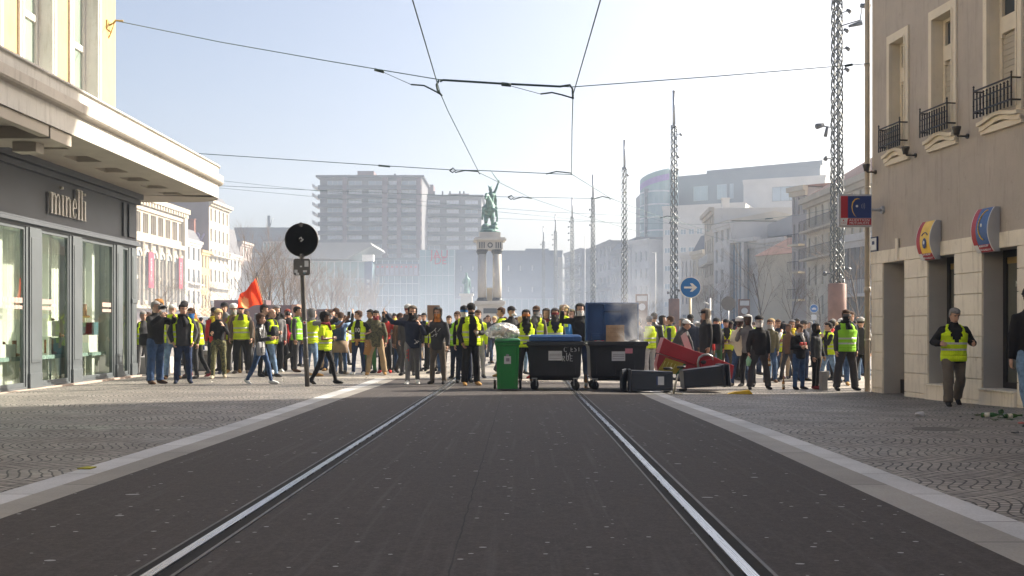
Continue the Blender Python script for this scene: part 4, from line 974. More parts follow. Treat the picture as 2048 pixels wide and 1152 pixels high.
root, W = block('concrete_hall', 'pale modern hall with a tall dark glazed portal and slanting roof', 'building', 1462, 112, 1572, 104, ZH(482, 108), 14, white_r, cornice=.4)
mb = MB(); mb.prism([(0, ZH(470, 110)), (W, ZH(470, 110)), (W, ZH(416, 104)), (W * .85, ZH(416, 106)), (0, ZH(452, 111))], lambda u, v: (u, 4, v), lambda u, v: (u, 12, v)); mb.build('slanting_gable', pm('pale_grey_gable', (.36, .35, .34), .85, 0, .1, .3, world=True), root)
q = lambda x: (x - 1462) / 110 * W
mb = MB(); mb.box(q(1472), q(1500), -.4, -.006, 0, ZH(484, 109)); gp = mb.build('portal_glass', gl_b, root)
mb = MB()
for x in (1470, 1500): mb.box(q(x) - .22, q(x) + .22, -.9, -.41, 0, ZH(480, 109))
mb.box(q(1466), q(1522), -.9, -.005, ZH(484, 109), ZH(476, 109))
for i in range(1, 4): mb.box(q(1472 + 7 * i) - .05, q(1472 + 7 * i) + .05, -.5, -.401, 0, ZH(486, 109))
mb.build('portal_frame', white_r, root)
block('townhouse', 'low cream gabled house with a red-brown sloping roof', 'house', 1516, 101, 1584, 97, ZH(512, 99), 9, cream2, 0, cornice=.2, roof=('gable', 2.2), rm=tile)
block('townhouse', 'dark narrow shaded townhouse with projecting iron balconies left of the lit cream one', 'house', 1584, 96, 1614, 94, ZH(376, 95), 10, grey_r, 3, floors(3.6, 14, 4, .64), cornice=.6, cm=cream2, ww=.42, style='mull', bal=(3.9, 6.5, 9.1), bm=m_iron, roof=('gable', .8), rm=tile)
root, W = block('apartment_building', 'large cream apartment house with long balconies and brown tiled roof behind the nearest mast', 'building', 1613, 91.7, 1748, 75, 12.8, 12, cream2, 9, floors(1.8, 12.4, 4, .62), cornice=.7, cm=cream, ww=.32, style='mull', bal=(7.4, 9.9), bm=m_iron, roof=('gable', 4.0), rm=tile, shutters=None)
chimney(root, W * .62, 4.5, 15.2, 2.6, 1.9, 4); chimney(root, W * .84, 4.0, 15.2, 1.9, 1.3, 2); chimney(root, W * .36, 4.5, 15.2, 1.8, .9, 2)
block('townhouse', 'grey-blue shaded house with tall shutters between the mast base and the corner building', 'house', 1690, 66, 1760, 62, ZH(470, 64), 8, conc, 3, floors(.5, 6.8, 2, .7), cornice=.3, ww=.3, style='mull', fr=m_frame_d, shutters=m_frame_d, bal=(3.4,))
# low plum hoarding behind the crowd
m_hoard = pm('plum_hoarding_panels', (.13, .075, .08), .7, 0, .12, .5, .1, 20, .01, True)
hw_ = thing('hoarding', 'low plum-brown hoarding wall behind the red flag and left crowd', 'wall', ((428 - HX) / FPX * 70, 70, 0)); s = FPX / 70
mb = MB(); mb.box(0, 104 / s, 0, 1.5, -.2, ZH(600, 70)); mb.box(104 / s, 155 / s, .3, 1.5, -.2, ZH(610, 70)); mb.build('panel', m_hoard, hw_)
mb = MB(); mb.box(155 / s, 166 / s, 0, 1.5, -.2, ZH(609, 70)); mb.build('end_panel', pm('terracotta_panel', (.34, .17, .11), .7), hw_)
mb = MB(); mb.box(166 / s, 240 / s, .4, 1.5, -.2, ZH(618, 70)); mb.build('low_panel', m_hoard, hw_)

# ================================================================ lattice lighting masts
m_lat = pm('galvanised_lattice', (.085, .10, .105), .4, .45, .2, 4, .1, 30, .003)
m_top = pm('brushed_mast_tube', (.36, .38, .40), .35, .7, .1, 2, .05, 30, .003)
m_cor = pm('rusty_brown_mast_base', (.20, .10, .07), .7, 0, .3, 1.2, .25, 25, .006)
m_spot = pm('spotlight_metal', (.10, .11, .12), .35, .6, .1)
def mast_meshes():
    lat = MB(); z0, z1, r = 3.45, 17.3, .31
    for d in (1, -1):
        for k in range(4):
            pts = []; n = 110
            for i in range(n + 1):
                z = z0 + (z1 - z0) * i / n; t = d * (z / 2.5 * 2 * math.pi) + k * math.pi / 2
                rr_ = r * (1 - .25 * i / n) + (.03 if d > 0 else -.0) * math.cos(4 * t)
                pts.append((rr_ * math.cos(t), rr_ * math.sin(t), z))
            lat.tube(pts, .033, 4)
    for k in range(3):
        t = k * 2.1 + .4; lat.tube([(.15 * math.cos(t), .15 * math.sin(t), 3.3), (.12 * math.cos(t), .12 * math.sin(t), 17.3)], .038, 6)
    top = MB(); top.tube([(0, 0, 17.2), (0, 0, 20.0)], .115, 12); top.lathe([(.13, 0), (.13, .08)], (0, 0, 19.95), 12); top.lathe([(.26, 0), (.26, .1)], (0, 0, 17.15), 12)
    base = MB(); base.lathe([(.43, -.3), (.43, 3.55), (.36, 3.6), (.3, 3.5)], (0, 0, 0), 24)
    sps = []
    for (z, t) in ((4.3, .1), (4.1, 2.7), (13.9, .3), (14.9, .2), (15.8, .4), (9.6, 3.3), (16.6, -.5)):
        c = V((.5 * math.cos(t), .5 * math.sin(t), z)); sp = MB(); sp.tube([V((.2 * math.cos(t), .2 * math.sin(t), z - .05)), c], .025, 5)
        sp.tube([c + V((-.05, 0, .06)), c + V((.12 * math.cos(t), -.1, -.08))], [.06, .11], 8); sps.append(('spotlight', sp.mesh('spotlight', m_spot)))
    return [('lattice', lat.mesh('lattice', m_lat)), ('top_tube', top.mesh('top_tube', m_top)), ('base_column', base.mesh('base_column', m_cor))] + sps
MM = mast_meshes()
mdat = [(1674, 48, 'nearest lattice mast on a thick brown column beside the red and blue flag sign'), (1348, 79, 'second nearest lattice mast, its column just left of the blue arrow sign'),
        (1249, 100.5, 'third lattice mast, right above the blue dumpster lid'), (1186, 123.5, 'fourth lattice mast, left above the blue dumpster lid'),
        (1144.5, 145.5, 'fifth lattice mast, slim and hazy'), (1111, 167, 'sixth lattice mast, smaller and hazier, left of the fifth'), (1087, 187, 'farthest and smallest lattice mast, at the office block edge')]
for i, (x, Z, lab) in enumerate(mdat):
    t = thing('lattice_mast', lab, 'mast', ((x - HX) / FPX * Z, Z, gz((x - HX) / FPX * Z, Z)), i * .7, 'woven lattice lighting masts')
    for nm, me in MM: link(nm, me, t)
# floodlight bracket of the nearest mast
mb = MB(); mb.tube([(0, 0, 0), (.9, -.1, .25), (1.0, -.1, .9)], .03, 6); mb.tube([(.9, -.1, .95), (1.35, -.25, .85)], [.10, .14], 8); mb.tube([(.35, -.1, -.05), (.95, -.2, .1)], [.06, .13], 8)
fl = mb.build('floodlight', m_spot, loc=A(1681, 52, 47.6)); tag(fl, 'twin floodlight on an arm high on the nearest lattice mast', 'floodlight')
mb = MB(); mb.tube([(0, 0, 0), (-.55, -.1, .05)], .03, 6); mb.tube([(-.5, -.1, .1), (-.85, -.25, 0)], [.10, .14], 8); mb.tube([(-.3, -.1, -.0), (-.4, -.1, -.45)], [.07, .09], 8)
fl = mb.build('floodlight', m_spot, loc=A(1666, 255, 47.6)); tag(fl, 'floodlight cluster halfway up the nearest lattice mast, left side', 'floodlight')

# ================================================================ monument
bronze = NT('green_bronze'); _p = bronze.obj(); _f = bronze.noise(_p, 2.5, 5, .65)
bronze.bump(bronze.noise(_p, 8, 5), .6, .06)
bronze = bronze.out(Base_Color=bronze.ramp(_f, [(.3, (.035, .075, .065)), (.55, (.10, .22, .19)), (.72, (.20, .34, .29))]), Roughness=.55, Metallic=.2)
m_ped = pm('pale_monument_stone', (.52, .49, .44), .8, 0, .12, .8, .2, 10, .02, True); m_dk = pm('dark_bronze_trim', (.05, .06, .065), .5, .3, .2, 3)
Zs = 93.0; ks = FPX / Zs; sx0 = (979 - HX) / ks
mon = thing('equestrian_monument', 'green bronze horseman with raised sword on a tall four-columned white pedestal', 'monument', (sx0, Zs, 0), R(4))
def pedbox(w, d, z0, z1): mb = MB(); mb.box(-w / 2, w / 2, -d / 2, d / 2, z0, z1); return mb
mb = pedbox(2.25, 2.25, -.2, 3.35); mb.box(-1.4, 1.4, -1.4, 1.4, 3.35, 3.66); mb.box(-1.3, 1.3, -1.3, 1.3, 3.2, 3.35); mb.box(-1.6, 1.6, -1.6, 1.6, -.2, .5); mb.build('lower_pedestal', m_ped, mon, bev=.03)
mb = MB(); mb.box(-.62, .62, -1.16, -1.125, 2.5, 2.98); mb.build('plaque', m_dk, mon)
for sx_ in (-1, 1):
    for sy_ in (-1, 1):
        c = (sx_ * .70, sy_ * .70, 0)
        mb = MB(); mb.lathe([(.37, 3.95), (.385, 5.2), (.35, 8.0)], c, 20); col = mb.build('column', m_ped, mon)
        mb = MB(); mb.lathe([(.5, 3.66), (.5, 3.76), (.43, 3.82), (.45, 3.9), (.37, 3.96)], c, 20); mb.build('column_base', m_dk, col); mb = MB(); mb.lathe([(.35, 7.98), (.40, 8.1), (.5, 8.25), (.52, 8.38)], c, 20); mb.build('capital', m_dk, col)
mb = pedbox(.5, .5, 3.66, 4.9); mb.build('inner_block', cream2, mon)
mb = MB(); mb.box(-1.18, 1.18, -1.18, 1.18, 8.4, 9.1); mb.box(-1.25, 1.25, -1.25, 1.25, 9.1, 9.22); mb.box(-1.48, 1.48, -1.48, 1.48, 9.22, 9.38); mb.box(-1.38, 1.38, -1.38, 1.38, 9.38, 9.5); mb.box(-.98, .98, -.98, .98, 9.5, 10.0); mb.build('entablature', m_ped, mon, bev=.02)
mb = MB(); arcband(mb, 0, 8.78, [(t, .2, .05) for t in range(0, 361, 30)], -1.24, -1.181)
for i in range(3):
    for s_ in (-1, 1): mb.box(s_ * (.55 + i * .2) - .05, s_ * (.55 + i * .2) + .05, -1.22, -1.181, 8.5, 9.05)
mb.build('frieze_ornament', m_dk, mon)
st = MB(); Z0 = 10.0
def P_(x, y, z): return (x, y, Z0 + z)
st.ell(P_(0, .2, .12), .95, 1.2, .28, 14, 8); st.ell(P_(-.35, .1, .5), .45, .6, .4); st.ell(P_(.35, -.1, .45), .5, .5, .35); st.ell(P_(.55, -.2, .8), .2, .25, .25)
st.tube([P_(.0, 1.3, 1.9), P_(0, .7, 2.15), P_(.02, 0, 2.25), P_(.0, -.55, 2.5)], [.38, .5, .52, .42], 12)       # horse trunk
st.tube([P_(0, -.45, 2.4), P_(-.12, -.85, 2.95), P_(-.28, -1.05, 3.35)], [.42, .28, .2], 10); st.tube([P_(-.28, -1.0, 3.45), P_(-.40, -1.35, 3.2), P_(-.45, -1.55, 2.95)], [.2, .16, .1], 8)
for x in (-.38, -.2): st.tube([P_(x, -.95, 3.5), P_(x, -.95, 3.7)], [.05, .02], 5)
st.tube([P_(-.32, -.5, 2.2), P_(-.62, -1.1, 2.1), P_(-.72, -1.05, 1.45), P_(-.68, -.95, 1.1)], [.2, .13, .09, .1], 7)
st.tube([P_(.32, -.5, 2.1), P_(.58, -1.15, 2.0), P_(.66, -1.15, 1.35), P_(.64, -1.0, .95)], [.2, .13, .09, .11], 7)
st.tube([P_(-.25, 1.0, 1.9), P_(-.3, .7, 1.2), P_(-.32, 1.1, .8), P_(-.3, .9, .2)], [.32, .2, .11, .12], 7); st.tube([P_(.25, 1.1, 1.9), P_(.32, .9, 1.2), P_(.32, 1.4, .8), P_(.32, 1.3, .2)], [.32, .2, .11, .12], 7)
st.tube([P_(0, 1.5, 2.2), P_(.3, 1.8, 1.8), P_(.5, 1.9, 1.0)], [.1, .14, .04], 6)
st.tube([P_(.08, .1, 2.5), P_(.12, .0, 3.1), P_(.14, -.05, 3.6), P_(.12, -.08, 3.8)], [.34, .3, .36, .16], 10)                                   # rider
st.ell(P_(.08, -.1, 4.05), .19, .21, .24); st.tube([P_(.0, -.1, 4.2), P_(-.22, 0, 4.52)], [.1, .03], 6); st.tube([P_(.14, -.1, 4.2), P_(.3, 0, 4.5)], [.1, .03], 6)
st.tube([P_(.38, 0, 3.6), P_(.62, -.1, 4.1), P_(.84, -.15, 4.75)], [.15, .12, .09], 8); st.ell(P_(.86, -.15, 4.82), .1, .1, .1)
st.tube([P_(-.18, 0, 3.6), P_(-.42, -.35, 3.15), P_(-.2, -.7, 3.0)], [.14, .12, .08], 8)
st.tube([P_(-.25, .1, 2.6), P_(-.58, -.35, 2.3), P_(-.62, -.2, 1.6), P_(-.64, -.4, 1.5)], [.2, .17, .12, .1], 8); st.tube([P_(.3, .1, 2.6), P_(.6, -.35, 2.3), P_(.62, -.2, 1.6), P_(.64, -.4, 1.5)], [.2, .17, .12, .1], 8)
st.tube([P_(.25, .2, 3.6), P_(.35, .9, 3.2), P_(.3, 1.2, 2.4)], [(.4, .12), (.45, .12), (.5, .08)], 8, ref=(1, 0, 0))
so = st.build('bronze_horseman', bronze, mon); rm_ = so.modifiers.new('r', 'REMESH'); rm_.mode = 'VOXEL'; rm_.voxel_size = .07; rm_.use_smooth_shade = True
mb = MB(); mb.tube([P_(.86, -.15, 4.75), P_(.45, -.15, 5.3), P_(.05, -.15, 5.86)], [.05, .045, .015], 5); mb.build('sword', bronze, mon)
# second statue farther back
Z2 = 150.0; k2 = FPX / Z2
m2 = thing('statue', 'small dark standing figure on a white pedestal, left behind the horseman monument', 'statue', ((933 - HX) / k2, Z2, 0))
mb = MB(); mb.box(-.85, .85, -.85, .85, -.2, 5.9); mb.box(-1.05, 1.05, -1.05, 1.05, 5.9, 6.2); mb.box(-1.1, 1.1, -1.1, 1.1, -.2, .8); mb.build('pedestal', m_ped, m2, bev=.03)
mb = MB(); mb.tube([(0, 0, 6.2), (0, 0, 7.2), (.05, 0, 8.4), (0, 0, 8.85)], [.5, .38, .42, .16], 10); mb.ell((0, 0, 9.1), .2, .2, .26); mb.tube([(-.35, 0, 8.4), (-.6, -.2, 7.8), (-.2, -.4, 7.6)], [.14, .12, .1], 6); mb.tube([(.4, 0, 8.4), (.55, 0, 7.6), (.6, -.1, 6.9)], [.14, .12, .08], 6)
so = mb.build('bronze_figure', bronze, m2); rm_ = so.modifiers.new('r', 'REMESH'); rm_.mode = 'VOXEL'; rm_.voxel_size = .06; rm_.use_smooth_shade = True

# ================================================================ bare trees
m_bark = pm('grey_brown_bark', (.10, .08, .065), .9, 0, .3, 4, .4, 30, .01); m_twig = pm('pale_twigs', (.17, .12, .08), .9, 0, .3, 3, 0)
def tree_meshes(seed, H=8.0, upright=.6, levels=4, spread=1.0, nb=5, th=.017):
    rnd = random.Random(seed); tr = MB(); cr = MB()
    def grow(p, d, L, r, lev):
        n = 3; pts = [p]; q = p.copy(); dd = d.copy()
        for i in range(n):
            dd = (dd + V((rnd.uniform(-.12, .12), rnd.uniform(-.12, .12), .10 * upright))).normalized(); q = q + dd * L / n; pts.append(q.copy())
        rs_ = [r * (1 - .5 * i / n) for i in range(n + 1)]
        (tr if lev < 1 else cr).tube(pts, rs_, 6 if lev < 1 else 3, cap=False)
        if lev >= levels: return
        m_ = nb if lev else nb + 5
        for i in range(m_):
            t = rnd.uniform(.3, 1.0) if lev else rnd.uniform(.28, 1.0)
            k = min(n - 1, int(t * n)); a = pts[k].lerp(pts[k + 1], t * n - k)
            az = rnd.uniform(0, 6.283); ax = V((math.cos(az), math.sin(az), 0)); side = (ax - dd * ax.dot(dd)).normalized()
            ang = R(rnd.uniform(25, 55)) * spread
            nd = (dd * math.cos(ang) + side * math.sin(ang) + V((0, 0, .15 * upright))).normalized()
            grow(a, nd, L * rnd.uniform(.42, .62), r * (.5 if lev else .38) * (1.1 - .5 * t), lev + 1)
    grow(V((0, 0, 0)), V((0, 0, 1)), H * .72, H * th + .03 * th / .017, 0)
    for v in range(len(cr.v)): pass
    return tr.mesh('trunk', m_bark), cr.mesh('crown', m_twig)
TV = [tree_meshes(11, 8.2, .9, 4, .75, 5), tree_meshes(23, 7.8, .9, 4, .8, 5), tree_meshes(37, 8.6, .8, 4, .85, 5)]
TS = [tree_meshes(5, 6.5, .4, 3, 1.1, 5, .009), tree_meshes(8, 7.0, .4, 3, 1.15, 6, .009)]
TW = [tree_meshes(51, 8.0, .5, 4, .9, 5, .010)]
def tree(x, Z, v, label, rot=0, s=1.0, group=None):
    X = (x - HX) / FPX * Z
    t = thing('bare_tree', label, 'tree', (X, Z, gz(X, Z) - .05), rot, group); t.scale = (s, s, s)
    a, b = v; link('trunk', a, t); link('crown', b, t); return t
for i in range(17):
    Z = 84 + i * 5.6; x = 512 + 244 * (i / 16.0) ** .92
    tree(x + (6 if i % 2 else -5), Z + (3 if i % 3 else 0), TV[i % 3], 'leafless brown street tree in the long row left of the glass pavilion front', i * 1.3, 1.0 + .06 * math.sin(i * 2.1), 'row of bare trees on the left of the square')
for i, (x, Z, s_, lab) in enumerate(((309, 78, .8, 'young leafless tree in front of the department store, nearest the shop corner'), (341, 84, .85, 'young leafless tree between the two red banners'), (388, 80, .8, 'thin leafless tree in front of the white townhouse'),
        (425, 88, .8, 'thin leafless tree before the tall cream house'), (462, 92, .85, 'thin leafless tree left of the red flag'))):
    tree(x, Z, TS[i % 2], lab, i * 2.0, s_)
for i, (x, Z, s_, lab) in enumerate(((1527, 74, .95, 'spreading bare tree in front of the low gabled house'), (1447, 90, .85, 'hazy bare tree right of the blue arrow sign'), (1580, 78, .8, 'bare tree in front of the dark narrow townhouse'),
        (1638, 70, .7, 'bare tree above the small blue round sign'), (1722, 58, .8, 'bare tree right of the nearest mast base'), (1297, 105, .7, 'faint bare tree by the white booths'), (1405, 100, .75, 'hazy bare tree behind the blue arrow sign pole'), (1226, 120, .7, 'faint bare tree behind the open dumpster lid'))):
    tree(x, Z, TW[0] if i % 2 == 0 else TS[1], lab, i * 1.7, s_)
# two budding shrubs in the haze
m_bud = pm('pale_budding_leaves', (.20, .18, .11), .8, 0, .3, 3, 0)
for x, Z, lab in ((848, 150, 'pale budding small tree in the haze left of the cardboard placard'), (1060, 140, 'pale budding small tree in the haze right of the monument')):
    t = tree(x, Z, TS[0], lab, 1.0, .55); lf = MB(); rnd = random.Random(int(x))
    for i in range(900):
        c = V((rnd.gauss(0, 1.3), rnd.gauss(0, 1.3), 5 + rnd.gauss(0, 1.0))); a = V((rnd.uniform(-1, 1), rnd.uniform(-1, 1), rnd.uniform(-1, 1))) * .16; b = V((rnd.uniform(-1, 1), rnd.uniform(-1, 1), rnd.uniform(-1, 1))) * .16
        lf.add([c - a, c + b, c + a], [(0, 1, 2)])
    lf.build('leaves', m_bud, t)

# ================================================================ overhead wires
m_wire = pm('patinated_copper_wire', (.045, .10, .10), .5, .3, .1, 5, 0); m_wd = pm('dark_green_fitting', (.02, .05, .05), .45, .2, .1, 5, 0)
def wire(label, pts, r=.011, parts=(), cat='cable', name='overhead_wire', sag=0, group=None):
    P3 = [A(*p) for p in pts]
    if sag:
        Q = []
        for i in range(len(P3) - 1):
            for k in range(8):
                t = k / 8; Q.append(P3[i].lerp(P3[i + 1], t) - V((0, 0, sag * 4 * t * (1 - t))))
        P3 = Q + [P3[-1]]
    root = thing(name, label, cat, P3[0], group=group); o = V(P3[0])
    mb = MB(); mb.tube([p - o for p in P3], r, 5); mb.build('wire', m_wire, root)
    for nm, pp, rr_ in parts:
        m_ = MB(); m_.tube([A(*p) - o for p in pp], rr_, 6); m_.build(nm, m_wd, root)
    return root
wire('left contact wire above the left rail, running from the top edge towards the monument', [(770, -230, 9.5), (825, 0, 14.0), (880, 185, 19.8), (896, 222, 21.5), (958, 345, 30), (1060, 395, 42), (1165, 431, 55), (1300, 470, 75)], .011)
wire('right contact wire above the right rail, running from the top edge down past the masts', [(1262, -230, 9.5), (1201, 0, 14.0), (1146, 190, 19.8), (1144, 260, 23.5), (1143, 348, 30), (1222, 397, 42), (1310, 430, 55), (1420, 462, 75)], .011)
wire('nearest span wire from the yellow wall to the corner building with a dark green beam', [(233, 42, 23.5), (440, 84, 22.5), (650, 121, 21.2), (877, 159, 20), (1143, 174, 20), (1440, 152, 21.6), (1740, 127, 23.3)], .010,
     (('span_beam', [(880, 163, 19.9), (886, 160, 19.9), (1000, 167, 19.9), (1120, 173, 19.9), (1140, 170, 19.9), (1145, 178, 19.8), (1146, 198, 19.8)], .022), ('beam_sleeve', [(1003, 168, 19.9), (1022, 170, 19.9)], .04),
      ('curved_strut', [(878, 160, 19.9), (873, 170, 19.9), (875, 180, 19.8), (884, 192, 19.8)], .022), ('registration_arm', [(822, 169, 19.8), (848, 171, 19.8), (866, 180, 19.8), (884, 190, 19.8)], .016),
      ('registration_arm', [(1081, 188, 19.8), (1104, 185, 19.8), (1125, 190, 19.8), (1145, 196, 19.8)], .016), ('turnbuckle', [(749, 139, 20.6), (768, 144, 20.6)], .03), ('turnbuckle', [(1690, 132, 23), (1705, 129, 23)], .03), ('stay_wire', [(768, 145, 20.6), (822, 169, 19.8)], .006), ('stay_wire', [(1022, 172, 19.9), (1081, 188, 19.8)], .006)))
wire('second span wire crossing from behind the canopy above the horseman', [(300, 300, 33), (380, 306, 32.5), (760, 331, 31), (905, 340, 30), (960, 341, 30), (1095, 347, 30), (1143, 349, 30)], .012,
     (('insulator', [(899, 341, 30), (906, 336, 30), (912, 341, 30), (905, 345, 30), (899, 341, 30)], .02), ('registration_arm', [(910, 345, 30), (930, 341, 30), (956, 343, 30), (960, 348, 30)], .018), ('registration_arm', [(1092, 348, 30), (1113, 343, 30), (1142, 346, 30), (1143, 350, 30)], .018), ('turnbuckle', [(757, 331, 31), (780, 333, 31)], .03)))
wire('third span wire running level from the canopy past the horseman to a mast', [(430, 371, 45), (640, 381, 44), (905, 391, 43), (1020, 394, 42), (1190, 397, 42), (1249, 396, 60)], .010,
     (('insulator', [(1016, 394, 42), (1023, 391, 42), (1028, 395, 42), (1022, 399, 42), (1016, 394, 42)], .025), ('registration_arm', [(1026, 399, 42), (1045, 394, 42), (1064, 397, 42)], .02), ('registration_arm', [(1190, 397, 42), (1205, 393, 42), (1220, 396, 42), (1220, 400, 42)], .02)))
wire('fourth thin span wire falling from left of the broad tower to the far masts', [(430, 360, 60), (700, 389, 58), (960, 414, 56), (1100, 424, 55), (1350, 436, 60)], .009, (('registration_arm', [(1320, 436, 58), (1335, 432, 58), (1360, 436, 58)], .025),))
wire('fifth thin span wire crossing the broad tower lower floors', [(430, 375, 70), (700, 400, 68), (1000, 424, 66), (1249, 448, 80)], .011)
wire('sixth thin wire crossing low towards the right townhouses', [(860, 432, 80), (1249, 446, 78), (1420, 449, 70), (1600, 430, 60), (1700, 410, 50)], .010, (('turnbuckle', [(1530, 438, 64), (1546, 436, 64)], .04),))
wire('seventh faint wire sagging beside the arrow sign mast towards the cream house', [(1249, 420, 80), (1440, 478, 80), (1560, 494, 75), (1640, 508, 70)], .010)
# ================================================================ people
def unit(v): v = V(v); return v.normalized()
ARMS = {
 'down': ((.16, .04, -1), (.03, -.14, -1)), 'pocket': ((.38, .15, -1), (-.22, -.35, -.75)), 'hip': ((.7, .2, -.8), (-.7, -.35, -.25)),
 'mouth': ((.28, -.5, -.8), (-.42, -.42, .85)), 'cam': ((.42, -.75, -.35), (-.45, -.45, .55)), 'fwd': ((.12, -.25, -1), (-.15, -1, .18)),
 'chest': ((.28, -.05, -1), (-.6, -.75, .12)), 'up': ((.9, -.35, .0), (-.05, -.25, 1)), 'waist': ((.65, .2, -1), (-.22, -.95, -.06)), 'fist': ((.95, -.1, .10), (.55, -.3, .75)),
 'phoneup': ((.2, -.85, .15), (.05, -.75, .7)), 'brow': ((.9, -.15, .25), (-.85, -.25, .45)), 'reach': ((.1, -.85, -.55), (-.05, -.75, -.7)),
 'cross': ((.22, -.25, -1), (-.95, -.4, .12)), 'swing': ((.15, -.45, -1), (.0, -.6, -.85)), 'back': ((.15, .45, -1), (.0, .15, -1)), 'low': ((.3, -.1, -1), (.05, -.3, -1)),
}
LEGS = {'stand': ((1, 2, 5), (-1, 2, 5)), 'wide': ((3, 3, 13), (-2, 2, 13)), 'walk': ((18, 6, 3), (-12, 14, 3)), 'walk2': ((-14, 14, 2), (20, 8, 2)), 'relax': ((12, 20, 7), (-1, 1, 4)), 'relax2': ((-1, 1, 4), (12, 20, 7)),
        'stride': ((24, 10, 8), (-10, 30, 8)), 'kick': ((2, 4, 3), (-18, 40, 3)), 'step': ((14, 6, 4), (-10, 8, 4))}
HEADR = [(-.035, .052, -.045, .055), (-.01, .052, -.058, .056), (.0, .044, -.086, .05), (.02, .056, -.097, .062), (.045, .064, -.101, .078), (.07, .069, -.100, .088), (.095, .073, -.101, .094), (.12, .074, -.095, .099), (.15, .077, -.100, .101), (.18, .075, -.092, .1), (.205, .064, -.07, .086), (.224, .042, -.04, .056), (.234, .005, -.004, .01)]
def hring(z, hw, yf, yb, n=14, s=1.0):
    out = []
    for j in range(n):
        a = 2 * math.pi * j / n; x = math.sin(a) * hw; y = -math.cos(a)
        y = y * (-yf) if y < 0 else y * yb
        out.append(V((x * s, (y * s), z)))
    return out
rndp = random.Random(77)
TEXW = bpy.data.textures.new('cloth_folds', 'CLOUDS'); TEXW.noise_scale = .11; TEXW.noise_depth = 2
m_eye = pm('eye_dark', (.02, .015, .012), .3, 0, 0, 3, 0); m_lip_ = pm('lip', (.28, .10, .08), .6, 0, .05, 3, 0)
HV = (.62, .86, .015); HVG = (.30, .66, .04)
m_silver = pm('reflective_silver_tape', (.50, .52, .52), .35, .3, .08, 10, .1, 60, .003)
CO = dict(black=(.013, .013, .015), navy=(.018, .025, .05), dgrey=(.045, .045, .05), grey=(.16, .16, .165), lgrey=(.38, .38, .38), white=(.70, .70, .68), jeans=(.035, .07, .15), ljeans=(.14, .22, .34), djeans=(.015, .028, .07),
          khaki=(.34, .25, .15), brown=(.10, .055, .03), tan=(.45, .26, .09), camo=(.10, .10, .065), camo2=(.13, .13, .07), red=(.50, .03, .025), pink=(.65, .06, .22), yellow=(.75, .6, .03), orange=(.45, .16, .03), blue=(.02, .14, .42), beige=(.45, .38, .28),
          green=(.05, .18, .06), cream=(.62, .58, .44), wine=(.18, .02, .03), olive=(.10, .09, .05), taupe=(.12, .10, .08), hv=HV, hvg=HVG, blond=(.58, .42, .2), hairbrown=(.06, .03, .018), hairblack=(.012, .01, .01), hairgrey=(.25, .24, .23), hairwhite=(.6, .6, .58), hairred=(.22, .04, .03), hairorange=(.42, .2, .06))
def cm_(c):
    k = 'plain'
    if c in ('jeans', 'ljeans', 'djeans'): k = 'jeans'
    if c in ('camo', 'camo2'): k = 'camo'
    if c == 'leather': return cloth((.012, .012, .014), 'leather')
    return cloth(CO[c], k)
PEOPLE = []
